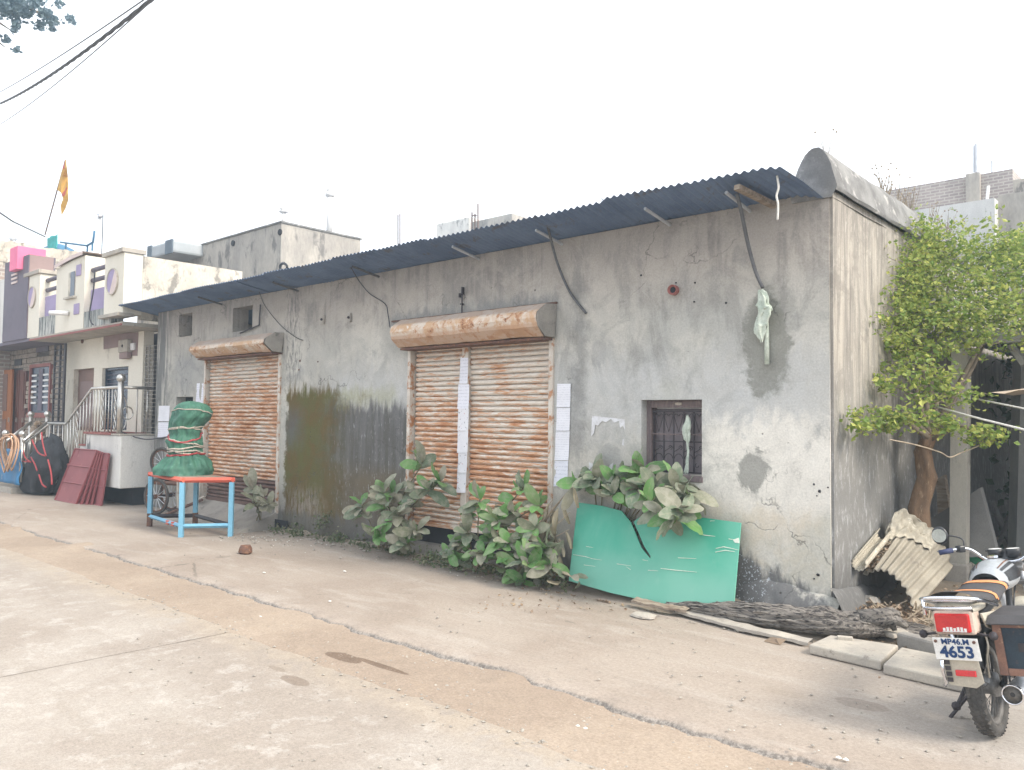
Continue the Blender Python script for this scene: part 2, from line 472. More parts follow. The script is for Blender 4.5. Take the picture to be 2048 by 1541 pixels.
M = {}
M['wall'] = wall_material(); M['side'] = side_wall_material()
M['slat'] = slat_material('rusty_slat'); M['slat2'] = slat_material('rusty_slat_small', .72, .015)
M['hood'] = hood_material()
M['rail_paint'] = pm('chipped_white_paint', (.62, .58, .52), (.52, .47, .41), 4, .6, .2, c3=(.40, .19, .09), c3t=.55, space='world')
M['zinc_under'] = pm('weathered_shade_blue_zinc', (.15, .205, .31), (.11, .155, .25), 2.2, .62, .1, stretch=(1, 1, 1), c3=(.13, .14, .17), c3t=.6, space='world', spec=.2)  # blue tint of the shaded eave underside is put into the zinc colour
M['coping'] = pm('lichened_cement', (.26, .258, .25), (.15, .148, .146), 2.6, .95, .5, .02, c3=(.40, .39, .37), c3t=.6, space='world')
M['cement'] = pm('grey_cement', (.36, .335, .30), (.25, .235, .215), 2.4, .93, .35, .01, c3=(.15, .145, .14), c3t=.62, space='world')
M['cement_lt'] = pm('pale_cement_flag', (.46, .42, .36), (.37, .34, .30), 4, .93, .35, .008, c3=(.25, .22, .19), c3t=.62)
M['conc_grey'] = pm('stained_concrete', (.43, .40, .355), (.32, .30, .275), 1.6, .95, .3, .02, (1, 1, .4), c3=(.19, .18, .17), c3t=.58, space='world', fine=22)
M['cream'] = pm('cream_paint', (.72, .68, .59), (.66, .62, .53), 1.2, .85, .12, .004, (1, 1, .5), c3=(.46, .42, .36), c3t=.66, space='world')
M['cream_old'] = pm('weathered_cream_render', (.60, .545, .46), (.50, .45, .38), 2, .92, .25, .01, (1, 1, .6), c3=(.26, .24, .21), c3t=.56, space='world', fine=30)
M['white_stain'] = pm('stained_whitewash', (.66, .65, .62), (.55, .54, .52), 1.6, .9, .2, .006, (1, 1, .4), c3=(.20, .20, .20), c3t=.6, space='world')
M['dripped'] = pm('dripped_planter_wall', (.55, .55, .52), (.30, .32, .31), 5, .92, .2, .006, (1.6, 1.6, .18), c3=(.13, .14, .14), c3t=.5, space='world')
M['lilac'] = pm('lilac_paint', (.36, .30, .47), (.32, .27, .42), 2, .8, .1)
M['pinkish'] = pm('pale_pink_paint', (.66, .55, .52), (.6, .5, .47), 2, .8, .1)
M['plum'] = pm('plum_grey_paint', (.165, .145, .18), (.14, .125, .155), 1.4, .85, .12, .004, c3=(.20, .18, .20), c3t=.62, space='world')
M['plum_side'] = pm('brown_grey_paint_and_lit_plum', (.30, .22, .21), (.26, .19, .18), 1.4, .85, .1)  # brown parts, and the sunlit tone of the plum pier's side
M['pink'] = pm('pink_paint', (.78, .20, .34), (.72, .17, .30), 2, .7, .05)
M['red_tread'] = pm('red_oxide_tread', (.30, .115, .10), (.24, .09, .08), 5, .7, .15)
M['steel'] = pm('stainless_steel', (.62, .60, .56), (.5, .48, .45), 8, .28, .05, metal=.85, spec=.5)
M['chrome'] = pm('chrome', (.75, .76, .8), (.68, .7, .75), 10, .12, .02, metal=1.0, spec=.5)
M['iron'] = pm('dark_iron', (.07, .065, .07), (.05, .045, .05), 20, .55, .1, metal=.3)
M['iron_rust'] = pm('rusty_iron', (.17, .085, .055), (.10, .06, .05), 14, .75, .25, c3=(.28, .14, .07), c3t=.6)
M['dark_in'] = pm('unlit_interior', (.035, .035, .04), (.025, .025, .03), 3, .9)
M['wood_win'] = pm('aged_purple_brown_wood', (.20, .155, .15), (.145, .115, .12), 5, .75, .3, .004, (8, 8, 1), c3=(.27, .22, .20), c3t=.6)
M['win_board'] = pm('closed_window_board', (.235, .205, .215), (.19, .165, .18), 4, .8, .2, .004, (6, 6, 1))
M['door_brown'] = pm('brown_door_paint', (.23, .145, .12), (.19, .12, .10), 3, .6, .15)
M['door_orange'] = pm('varnished_orange_wood', (.36, .14, .05), (.27, .10, .04), 3, .5, .2, .003, (7, 7, 1))
M['door_dark'] = pm('dark_red_wood', (.14, .05, .035), (.10, .04, .03), 3, .5, .2, .003, (7, 7, 1))
M['blue_glass'] = pm('dark_blue_window', (.03, .05, .085), (.022, .036, .065), 3, .25, .03, spec=.5)
M['stone'] = pm('split_face_stone', (.33, .275, .225), (.22, .19, .165), 9, .9, .6, .015, c3=(.42, .37, .31), c3t=.6, space='world')
M['mortar'] = pm('dark_mortar', (.13, .115, .105), (.10, .09, .085), 8, .95, .3)
M['paper'] = None
M['white'] = pm('white_enamel', (.75, .75, .75), (.68, .68, .68), 6, .5, .05)
M['rag'] = pm('pale_green_rag', (.55, .60, .53), (.40, .46, .39), 14, .9, .3, .006, c3=(.26, .12, .10), c3t=.66)
M['cable'] = pm('grey_cable', (.12, .12, .125), (.09, .09, .095), 14, .6, .1)
M['wire'] = pm('dark_wire', (.07, .07, .08), (.05, .05, .06), 14, .6, .1)
M['rope_white'] = pm('white_nylon_rope', (.68, .67, .63), (.55, .54, .5), 40, .8, .4, .003)
M['teal_board'] = None
M['chip'] = pm('bare_fibre_scratch', (.70, .74, .66), (.6, .64, .56), 20, .9, .1)
M['bark'] = pm('weathered_grey_log', (.34, .31, .275), (.22, .20, .18), 5, .95, .9, .03, (1.2, 6, 6), c3=(.065, .06, .06), c3t=.53, space='world', fine=40)
M['plank'] = pm('split_grey_plank', (.34, .285, .225), (.22, .17, .13), 3, .9, .4, .006, (1, 9, 9), c3=(.13, .085, .065), c3t=.6)
M['asbestos'] = pm('old_cement_roof_sheet', (.345, .315, .26), (.275, .25, .205), 3, .9, .25, .006, c3=(.24, .215, .18), c3t=.62)
M['sack'] = pm('dusty_plastic_sack', (.47, .435, .36), (.36, .33, .27), 6, .75, .4, .01, c3=(.58, .55, .47), c3t=.6)
M['grey_sheet'] = pm('dull_grey_sheet', (.20, .195, .185), (.165, .16, .155), 2, .85, .15)
M['post'] = pm('cement_post', (.48, .455, .40), (.40, .38, .335), 2, .92, .25, .006, (2, 2, .6), c3=(.30, .285, .26), c3t=.62)
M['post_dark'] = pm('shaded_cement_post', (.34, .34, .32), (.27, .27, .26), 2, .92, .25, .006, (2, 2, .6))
M['trunk'] = pm('peeling_brown_bark', (.27, .175, .11), (.18, .12, .08), 5, .9, .8, .02, (3, 3, .8), c3=(.38, .28, .19), c3t=.6)
M['twig'] = pm('twig_bark', (.24, .20, .15), (.17, .14, .11), 9, .9, .3)
M['leaf_tree'] = leaf_material('tree_leaf', (.16, .25, .06), (.29, .36, .09), (.52, .54, .15), transl=.42)
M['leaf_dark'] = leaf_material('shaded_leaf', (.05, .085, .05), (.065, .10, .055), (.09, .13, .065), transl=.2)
M['leaf_far'] = leaf_material('backlit_far_leaf', (.12, .18, .22), (.14, .20, .24), (.17, .24, .26), transl=.35)  # bluish backlit look is put into the leaf colours
M['leaf_weed'] = leaf_material('weed_leaf', (.09, .125, .06), (.14, .165, .09), (.21, .20, .13), transl=.2)
M['leaf_fresh'] = leaf_material('broad_green_leaf', (.10, .25, .07), (.14, .32, .09), (.20, .29, .13), island=False, dust=.35)
M['leaf_dust'] = leaf_material('broad_dusty_leaf', (.19, .225, .145), (.24, .25, .18), (.30, .285, .22), (.4, .38, .28), island=False, dust=.65)
M['leaf_bluish'] = leaf_material('broad_grey_green_leaf', (.135, .195, .125), (.175, .22, .15), (.235, .25, .18), (.36, .36, .24), island=False, dust=.5)
M['leaf_dead'] = leaf_material('withered_leaf', (.35, .30, .20), (.29, .25, .18), (.40, .34, .24), (.45, .4, .28), island=False, transl=.1)
M['stem'] = pm('green_brown_stem', (.22, .2, .12), (.17, .15, .10), 12, .8, .2)
M['stem_dry'] = pm('dry_stem', (.36, .30, .22), (.27, .22, .17), 12, .9, .3)
M['litter'] = leaf_material('dry_leaf_litter', (.30, .215, .15), (.23, .17, .12), (.38, .30, .21), transl=.0)
M['pebble'] = pm('pebble', (.42, .385, .33), (.25, .23, .205), 30, .9, .3, space='world')
M['chalk'] = pm('white_crumb', (.72, .7, .66), (.62, .6, .56), 30, .9, .2)
M['tarp_green'] = pm('green_woven_tarpaulin', (.06, .175, .12), (.04, .12, .085), 4, .6, .35, .01, c3=(.10, .22, .165), c3t=.6)
M['tarp_black'] = pm('black_cloth_cover', (.035, .036, .042), (.025, .026, .03), 4, .8, .3, .01, c3=(.065, .065, .07), c3t=.62)
M['strap_red'] = pm('red_strap', (.42, .07, .075), (.34, .06, .065), 12, .7, .2)
M['cord_pale'] = pm('pale_cord', (.50, .44, .38), (.4, .36, .31), 30, .85, .3)
M['table_blue'] = pm('sky_blue_paint', (.20, .44, .60), (.17, .39, .54), 4, .5, .15, c3=(.30, .46, .55), c3t=.64)
M['table_red'] = pm('vermilion_paint', (.66, .14, .09), (.58, .12, .08), 4, .5, .15, c3=(.6, .25, .17), c3t=.64)
M['panel_red'] = pm('red_oxide_sheet', (.27, .085, .09), (.23, .072, .08), 2, .55, .1, c3=(.33, .14, .13), c3t=.64)
M['blue_plastic'] = pm('blue_plastic_sheet', (.05, .21, .42), (.04, .17, .35), 3, .5, .2)
M['hose'] = pm('orange_hose', (.52, .33, .21), (.45, .28, .18), 14, .6, .1)
M['teal_cloth'] = pm('teal_cloth', (.05, .36, .36), (.04, .30, .30), 5, .8, .3)
M['teal_dark'] = pm('blue_net', (.07, .20, .32), (.06, .15, .26), 12, .8, .3)
M['flag'] = None
M['tank_band'] = pm('slate_band', (.13, .17, .21), (.11, .14, .17), 3, .7)
M['galv'] = pm('galvanised_pipe', (.55, .57, .60), (.45, .47, .5), 9, .45, .1, metal=.4)
M['tyre'] = pm('dusty_tyre_rubber', (.095, .09, .085), (.06, .058, .056), 10, .9, .3, .004, c3=(.15, .14, .125), c3t=.6)
M['bike_cream'] = pm('dusty_cream_plastic', (.50, .47, .39), (.43, .40, .34), 6, .5, .08)
M['bike_grey'] = pm('silver_tank_paint', (.36, .38, .40), (.29, .31, .33), 6, .3, .03, spec=.5)
M['bike_black'] = pm('black_plastic', (.03, .032, .036), (.022, .024, .028), 8, .4, .06, spec=.5)
M['seat_cover'] = pm('grey_seat_cover', (.075, .072, .076), (.06, .058, .06), 8, .7, .15)
M['orange'] = pm('orange_seat_stripe', (.70, .30, .13), (.62, .26, .11), 8, .7, .1)
M['lens_red'] = pm('red_lens', (.55, .03, .03), (.48, .025, .03), 14, .18, .05, spec=.6)
M['beige_plastic'] = pm('beige_lamp_housing', (.55, .44, .37), (.48, .385, .325), 8, .5, .08)
M['engine'] = pm('cast_aluminium', (.30, .30, .30), (.2, .2, .2), 12, .5, .2, metal=.6)
M['plate_white'] = pm('white_plate', (.78, .78, .76), (.72, .72, .70), 8, .4, .03)
M['plate_blue'] = pm('blue_lettering', (.02, .055, .16), (.018, .05, .14), 8, .5, .02)
M['box_rust'] = pm('rusted_box_frame', (.24, .135, .10), (.17, .10, .08), 9, .75, .3, c3=(.34, .21, .15), c3t=.6)
M['box_dark'] = pm('dark_painted_box_panel', (.035, .055, .075), (.028, .04, .055), 4, .5, .15, c3=(.16, .085, .06), c3t=.63)
M['grip_blue'] = pm('blue_black_rubber', (.045, .055, .12), (.035, .042, .085), 12, .6, .1)
M['glass_mirror'] = pm('mirror_glass', (.55, .62, .63), (.5, .57, .58), 4, .08, .0, metal=.8)
M['green_scrap'] = pm('green_scrap', (.05, .27, .14), (.045, .22, .12), 8, .6, .1)
M['tan_cloth'] = pm('tan_awning_cloth', (.58, .48, .38), (.5, .41, .33), 8, .85, .2)
M['black_tank'] = pm('grey_plastic_tank', (.42, .45, .47), (.36, .39, .41), 2, .7, .1)

M['rim_dusty'] = pm('dusty_rim', (.22, .21, .2), (.15, .145, .14), 12, .55, .1, metal=.5)

def brick_material(name, c1, c2, mortar, sc=1.0):
    m = Mat(name); P = m.pos('world'); x, y, z = m.xyz(P)
    cb = m.t.nodes.new('ShaderNodeCombineXYZ'); a = x + y
    m.t.links.new(a.k, cb.inputs[0]); m.t.links.new(z.k, cb.inputs[1])
    b = m.t.nodes.new('ShaderNodeTexBrick'); m.t.links.new(cb.outputs[0], b.inputs['Vector'])
    b.inputs['Color1'].default_value = (*c1, 1); b.inputs['Color2'].default_value = (*c2, 1); b.inputs['Mortar'].default_value = (*mortar, 1)
    b.inputs['Scale'].default_value = sc; b.inputs['Brick Width'].default_value = .24; b.inputs['Row Height'].default_value = .085
    b.inputs['Mortar Size'].default_value = .014
    c = m.gain(V(m.t, b.outputs['Color']), m.noise(P, 3, 5, .7) * .8 + .6)
    h = V(m.t, b.outputs['Fac']) * -1.0 + m.noise(P, 30, 3, .6) * .4
    return m.fin(c, .95, h, .6, .02)
M['brick'] = brick_material('rough_brick', (.38, .30, .26), (.29, .24, .215), (.46, .43, .39), .8)
M['brick_hazed'] = brick_material('hazed_brick', (.36, .315, .30), (.29, .255, .25), (.45, .42, .39), 1.35)  # brick tones paled to carry distance haze; the shed walls share them

def paper_material(name, lines=True, base=(.74, .75, .80), dens=95, ink=.2, blotch=False):
    m = Mat(name); P = m.pos('world'); x, y, z = m.xyz(P)
    n = m.noise(P, 3, 3, .5)
    c = m.mix(n.ss(.4, .7), base, tuple(b * .93 for b in base))
    if lines:
        ln = (z)._m('SINE', z * (2 * PI * dens / 2.4)).ss(.25, .7)
        gap = m.noise(m.sc(P, (60, 60, 95)), 1, 2, .5).ss(.42, .55)
        c = m.mix(ln * gap * ink, c, (.2, .22, .3))
    if blotch:
        c = m.mix(m.noise(m.sc(P, (22, 22, 26)), 1.2, 4, .7).ss(.6, .66) * .85, c, (.10, .10, .13))
        c = m.mix(m.noise(P, 26, 2, .5, 0, 5.0).ss(.72, .76) * .8, c, (.45, .08, .08))
    return m.fin(c, .85, n, .1, .003, 0, .2)
M['paper'] = paper_material('printed_notice'); M['paper_b'] = paper_material('printed_notice_grid', True, (.72, .73, .80), 60, .28)
M['poster'] = paper_material('blotched_poster', False, (.72, .72, .76), blotch=True)

def torn_material():
    m = Mat('torn_poster_paper'); P = m.pos('world')
    n = m.noise(P, 9, 6, .7, .4)
    c = m.mix(n.ss(.4, .6), (.68, .69, .72), (.56, .56, .57))
    c = m.mix(m.noise(P, 16, 3, .6, 0, 4.0).ss(.66, .7) * .7, c, (.12, .2, .42))
    return m.fin(c, .9, n, .2, .004)
M['torn'] = torn_material()

def teal_material():
    m = Mat('faded_teal_board'); P = m.pos('world'); x, y, z = m.xyz(P)
    n = m.noise(P, 1.9, 4, .55, .3); s = m.noise(m.sc(P, (1, 1, .3)), 6, 4, .6)
    c = m.mix(n.ss(.35, .65), (.055, .36, .25), (.12, .42, .31))
    c = m.mix(z.ss(.55, .2) * .55, c, (.20, .42, .34))
    c = m.mix(s.ss(.58, .75) * .3, c, (.24, .45, .37))
    return m.fin(c, .42, n, .08, .004, 0, .4)
M['teal_board'] = teal_material()

def flag_material():
    m = Mat('saffron_flag_cloth'); P = m.pos('world')
    n = m.noise(P, 4, 3, .6)
    c = m.mix(n.ss(.4, .6), (.72, .46, .10), (.62, .38, .09))
    c = m.mix(m.noise(P, 2.6, 2, .5, 0, 3.0).ss(.6, .66), c, (.55, .12, .09))
    return m.fin(c, .85, None, transl=.3)
M['flag'] = flag_material()

def apron_material():
    m = Mat('dusty_concrete_apron'); P = m.pos('world'); x, y, z = m.xyz(P)
    n1 = m.noise(P, .55, 5, .6, .3); n2 = m.noise(m.sc(P, (.6, 1.6, 1)), 2.2, 6, .68, .4, 2.0); nf = m.noise(P, 45, 5, .7); ng = m.noise(P, 220, 2, .5)
    c = m.mix(n1.ss(.36, .64), (.362, .31, .262), (.305, .253, .21))
    c = m.mix(n2.ss(.48, .7) * .6, c, (.415, .37, .325))
    c = m.mix(n2.ss(.42, .25) * .5, c, (.33, .285, .24))
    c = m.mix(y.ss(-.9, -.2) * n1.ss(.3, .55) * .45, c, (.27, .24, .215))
    c = m.mix(x.ss(-2.2, -.8) * y.ss(-2.4, -1.6) * .4, c, (.46, .46, .45))
    e = m.noise(P, 6, 4, .6, 0, 4.0)
    def blot(cx, cy, rx, ry):
        q = (x - cx) * (1 / rx); r = (y - cy) * (1 / ry); return (q * q + r * r + (e - .5) * 1.2).ss(1.15, .8)
    c = m.mix(blot(-1.72, -1.62, .16, .09) * .7, c, (.27, .225, .19))
    c = m.mix(blot(-2.15, -1.75, .15, .07) * .3, c, (.3, .25, .2))
    crk = (m.vor(P, .45, 'DISTANCE_TO_EDGE') + (e - .5) * .06).ss(.004, .0) * n1.ss(.5, .62)
    c = m.mix(crk * .6, c, (.15, .13, .11))
    spk = m.noise(P, 70, 2, .5, 0, 6.0).ss(.72, .75)
    c = m.mix(spk * .5, c, (.16, .14, .12))
    c = m.mix(z.ss(-.012, -.03) * .75, c, m.mix(nf.ss(.4, .6), (.11, .105, .10), (.27, .25, .23)))   # broken aggregate face
    n8 = m.noise(P, 14, 6, .75, .3, 31.0)
    c = m.mix(n8.ss(.56, .68) * .4, c, (.27, .23, .19))
    tk = m.noise(m.sc(P, (.25, 3.2, 1)), 1.6, 5, .6, .3, 51.0)
    c = m.mix(tk.ss(.54, .66) * .35, c, (.30, .26, .22))
    c = m.gain(c, nf * .8 + ng * .7 + n8 * .35 + .08)
    return m.fin(c, .95, n2 * .4 + nf * .35 + ng * .15 - crk * .4, .3, .008, 0, .15)
M['apron'] = apron_material()

def dirt_material():
    m = Mat('trodden_dirt'); P = m.pos('world'); x, y, z = m.xyz(P)
    n1 = m.noise(P, .8, 5, .6, .3); n2 = m.noise(P, 7, 6, .7, .2, 2.0); nf = m.noise(P, 60, 4, .7)
    c = m.mix(n1.ss(.36, .64), (.375, .305, .24), (.32, .255, .2))
    c = m.mix(n2.ss(.55, .7) * .5, c, (.31, .245, .18))
    e = m.noise(P, 5, 5, .65, 0, 4.0)
    def blot(cx, cy, rx, ry, k=1.3):
        q = (x - cx) * (1 / rx); r = (y - cy) * (1 / ry); return (q * q + r * r + (e - .5) * k).ss(1.1, .85)
    w = blot(-4.86, -3.14, .2, .07).max(blot(-4.5, -3.08, .3, .035, 1.0))
    c = m.mix(w * .85, c, (.16, .115, .085))
    spk = m.noise(P, 85, 2, .5, 0, 6.0)
    c = m.mix(spk.ss(.66, .7) * .6, c, (.19, .16, .13)); c = m.mix(spk.ss(.33, .29) * .4, c, (.6, .54, .46))
    c = m.gain(c, nf * .9 + n2 * .4 + .33)
    return m.fin(c, .97, n2 * .5 + nf * .5, .5, .012, 0, .1)
M['dirt'] = dirt_material()

def road_material():
    m = Mat('worn_concrete_road'); P = m.pos('world'); x, y, z = m.xyz(P)
    n1 = m.noise(P, .7, 5, .62, .4); n2 = m.noise(P, 4.5, 6, .72, .3, 2.0); nf = m.noise(P, 70, 4, .7); ng = m.noise(P, 240, 2, .6)
    c = m.mix(n1.ss(.36, .62), (.375, .335, .293), (.315, .272, .232))
    c = m.mix(n2.ss(.5, .66) * .6, c, (.455, .42, .38))
    c = m.mix(y.ss(-3.75, -3.35) * n2.ss(.35, .55) * .8, c, (.37, .31, .245))
    e = m.noise(P, 6, 5, .65, 0, 4.0)
    def blot(cx, cy, rx, ry, k=1.3):
        q = (x - cx) * (1 / rx); r = (y - cy) * (1 / ry); return (q * q + r * r + (e - .5) * k).ss(1.1, .85)
    w = blot(-4.68, -3.66, .15, .06).max(blot(-5.0, -3.6, .1, .03) * .6)
    c = m.mix(w * .75, c, (.21, .165, .13))
    spk = m.noise(P, 95, 2, .5, 0, 6.0)
    c = m.mix(spk.ss(.7, .73) * .55, c, (.2, .175, .15))
    n8 = m.noise(P, 13, 7, .78, .4, 31.0)
    c = m.mix(n8.ss(.56, .68) * .4, c, (.30, .26, .215))
    tk = m.noise(m.sc(P, (.22, 2.6, 1)), 1.6, 5, .6, .3, 51.0)
    c = m.mix(tk.ss(.54, .66) * .35, c, (.31, .27, .225))
    c = m.gain(c, nf * .85 + ng * .75 + n8 * .35 + .03)
    return m.fin(c, .95, n2 * .3 + nf * .5 + ng * .2, .4, .008, 0, .15)
M['road'] = road_material()
M['earth'] = pm('bare_earth', (.33, .28, .225), (.24, .205, .165), 1.2, .97, .5, .03, c3=(.17, .145, .115), c3t=.6, space='world')

# ================================================================== the ground
g = MB(); g.quad((-150, -150, -.12), (150, -150, -.12), (150, 150, -.12), (-150, 150, -.12))
o = g.build('ground', M['earth']); o['kind'] = 'structure'

def edge_y(x):                                    # broken front edge of the concrete apron
    return -2.63 + .05 * nz(x * .9, 3.1) + .05 * nz(x * 3.1, 1.7) + .03 * nz(x * 8.0, 5.2) + .014 * nz(x * 22, .3)
def apron(i, j):
    x = -42 + 50 * i
    t = j
    if t < .08:                                   # rough vertical face
        k = t / .08; yy = edge_y(x) - .045 * (1 - k) + .02 * nz(x * 30, k * 4); return (x, yy, -.075 + .07 * k)
    k = (t - .08) / .92; y0 = edge_y(x); yy = y0 + (1.5 - y0) * k ** 1.2
    return (x, yy, -.005 * max(0, 1 - k * 12) + .008 * nz(x * .7, yy * .7) + .003 * nz(x * 3, yy * 3))
o = MB().grid(1500, 22, apron).build('pavement', M['apron'], smooth=True, kind='structure')

def dirt(i, j):
    x = -42 + 50 * i; y = -3.75 + 1.25 * j
    e = .05 * nz(x * 1.1, 8.0) + .03 * nz(x * 4, 2.0)
    z = -.052 + .012 * min(1, max(-1.5, (y + 3.34 + e) / .12)) + .006 * nz(x * 2, y * 2) + .003 * nz(x * 9, y * 9)
    k = max(0, min(1, (y + 2.95) / .3)); z += k * .05 * max(0, nz(x * .75, 20.0) + .6 * nz(x * 2.6, 3.0) - .05)
    return (x, y, z)
MB().grid(900, 36, dirt).build('dirt_strip', M['dirt'], smooth=True, kind='structure')

road = MB().quad((-60, -40, -.064), (30, -40, -.064), (30, -3.2, -.064), (-60, -3.2, -.064)).build('road', M['earth'], kind='structure')
xs = [-42, -36.4, -30.4, -24.3, -18.2, -12.2, -6.16, -.2, 5.9, 12]
for a, b in zip(xs, xs[1:]):
    def slab(i, j, a=a, b=b):
        x = a + .004 + (b - a - .008) * i; y = -9.8 + 6.5 * j
        sk_ = .02 * (y + 6)
        return (x + sk_ + .006 * nz(y * 5, a), y + (.03 * nz(x * 2.3, 1) if j > .99 else 0), -.05 + .004 * nz(x, y))
    q = MB().grid(30, 30, slab)
    k = len(q.v)
    q.build('road_slab', M['road'], road, smooth=True)
# earth bank heaped along the foot of the wall, higher to the right
def bank(i, j):
    x = -11.5 + 9.2 * i; t = j
    hgt = .05 + .035 * nz(x * 1.7, 1) + .12 * max(0, min(1, (x + 5.8) / 2.2))
    w = .28 + .10 * nz(x * 1.3, 7) + .22 * max(0, min(1, (x + 6) / 2.5))
    y = .02 - w * t
    return (x, y, hgt * (1 - t) ** 1.2 + .02 * nz(x * 6, y * 6) * (1 - t) - .012 * t)
MB().grid(180, 8, bank).build('earth_bank', M['earth'], smooth=True, kind='structure')
def yard(i, j):                                   # rising bare soil beside the building
    x = -2.5 + 9 * i; y = -.55 + 16 * j
    r = max(0, min(1, (y + .5) / 1.6)); fade = max(0, min(1, (1.2 - x) / 2.0 + .4))
    return (x, y, -.02 + .17 * r * fade + .02 * nz(x * 3, y * 3) * r + .008 * nz(x * 11, y * 11) * r)
MB().grid(60, 110, yard).build('soil', M['earth'], smooth=True, kind='structure')

# ================================================================== the plastered warehouse
XR, XL, ZT = -2.48, -15.15, 3.66
WH = thing('warehouse', 'long grey plastered warehouse with two rusty roller shutters and a tin roof', 'building', (-8.8, 0, 0))
H1 = (-13.21, -10.87, .02, 2.68)                  # small shutter opening
H2 = (-7.82, -5.49, .06, 2.58)                    # big shutter opening
HW = rect(1283, 800, 1404, 961, 0)
HV1 = rect(358, 628, 385, 673, 0); HV2 = rect(466, 614, 505, 662, 0)
HB = rect(352, 794, 386, 812, 0)
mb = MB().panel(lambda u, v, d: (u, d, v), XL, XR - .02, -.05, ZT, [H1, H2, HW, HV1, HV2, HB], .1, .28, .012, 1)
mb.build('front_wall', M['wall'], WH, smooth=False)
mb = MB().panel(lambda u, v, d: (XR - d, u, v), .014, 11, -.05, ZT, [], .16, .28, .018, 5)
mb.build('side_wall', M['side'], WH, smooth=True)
MB().bx(XL, XR - .3, 10.7, 11, 0, 3.6).build('back_wall', M['conc_grey'], WH)
MB().bx(XL, XL + .28, .29, 10.6, 0, 3.6).build('end_wall', M['conc_grey'], WH)
MB().bx(XL + .3, XR - .3, .3, 10.6, .005, .02).build('floor', M['cement'], WH)
for h, d in ((HB, .18),):
    MB().bx(h[0] + .001, h[1] - .001, d, d + .02, h[2] + .001, h[3] - .001).build('dark_hole_back', M['dark_in'], WH)  # dark plate standing in for the unlit depth of the wall hole
# a broken grille frame left in the second vent
MB().tube([(HV2[1] + .28, -.03, HV2[3] - .02), (HV2[1] + .26, -.03, HV2[2] + .05), (HV2[0] + .3, -.03, HV2[2] - .04)], .012, 6).build('bent_rod', M['iron'], WH)

# right-hand foot: rough cement footing and lumps
def foot(i, j):
    x = -3.62 + 1.2 * i; t = j
    h = .10 + .30 * min(1, i * 2.2) * (1 - .45 * i) + .05 * nz(x * 4, 2)
    y = .01 - (.05 + .17 * i) * t - .03 * t * nz(x * 6, t * 3)
    return (x, y, h * (1 - t ** 1.5) + .03 * nz(x * 8, t * 4) * t)
MB().grid(40, 10, foot).build('rough_footing', M['wall'], WH, smooth=True)
def corner_foot(i, j):
    y = -.12 + 2.2 * i; t = j
    h = .34 * (1 - .75 * i) + .05 * nz(y * 4, 6)
    return (XR + .01 + .16 * t * (1 - .6 * i) + .03 * t * nz(y * 5, t), y, h * (1 - t ** 1.6) + .02)
MB().grid(30, 10, corner_foot).build('corner_footing', M['side'], WH, smooth=True)

# barrel-topped parapet running back along the right wall
prof = [(.005, 3.655), (.02, 3.68)]
for k in range(15):
    u = 1 - 2 * k / 14; prof.append((-.185 + .195 * u + .02 * (1 - u * u), 3.70 + .345 * (1 - abs(u) ** 2.3)))
prof += [(-.385, 3.66), (-.37, 3.60), (-.03, 3.60)]
def barrel(i, j):
    k = min(len(prof) - 1, int(round(j * (len(prof) - 1)))); px, pz = prof[k]; y = -.02 + 11.0 * i
    s = 1 + .05 * nz(y * .8, 2)
    return (XR + .04 + px * s + .012 * nz(y * 3, k * .7), y, pz + (.03 * nz(y * .6, 9) + .012 * nz(y * 3, k)) * (1 if pz > 3.7 else .2))
mb = MB().grid(70, len(prof) - 1, barrel)
e = [barrel(0, k / (len(prof) - 1)) for k in range(len(prof))]
mb.add(e, [tuple(range(len(e)))])
mb.build('barrel_coping', M['coping'], WH, smooth=True, auto=50)

# corrugated canopy sheets
NS = 15; x0s, x1s = -15.55, -2.70
for k in range(NS):
    a = x0s + (x1s - x0s) * k / NS; b = x0s + (x1s - x0s) * (k + 1) / NS + .05
    tilt = random.uniform(-.008, .008); ov = random.uniform(-.02, .03); lift = .006 * nz(k * 1.7, 4) + (.005 if k % 2 else 0)
    n = max(24, int((b - a) / .076 * 8))
    def sheet(i, j, a=a, b=b, tilt=tilt, ov=ov, lift=lift, n=n):
        x = a + (b - a) * i
        yy = -.60 - ov + (5.6 + ov) * j ** 1.6
        if b > -2.75: x = min(x + max(0, i - .3) / .7 * .20 * min(1, max(0, (yy + .6) / .6)), XR - .04)
        c = .011 * math.cos(2 * PI * x / .076)
        zz = 3.775 + lift - .125 * (yy + .6) / .6 if yy < 0 else 3.775 + lift - .125 - .03 * yy
        zz += tilt * (i - .5) + .012 * nz(x * .8, 3) + .02 * nz(x * 1.4, yy * 2 + 5) * max(0, -yy)
        if x > -2.9: zz -= .05 * ((x + 2.9) / .3) ** 2
        return (x, yy, zz + c)
    MB().grid(n, 7, sheet).build('roof_sheet', M['zinc_under'], WH, smooth=True)
for px, py in ((395, 628), (545, 588), (705, 540), (905, 472), (1072, 440), (1290, 402), (1452, 384)):
    p = on_y(px, py, -.42)
    q = Vector((p.x + .02, .02, 3.60))
    p.z = 3.685
    MB().tube([p, q], .016, 6).build('rafter', M['cable'] if px < 900 else M['galv'], WH)
MB().box((-3.02, -.27, 3.645), (.055, .52, .045), Euler((R_(-8), 0, R_(-12)))).build('rafter', M['plank'], WH)

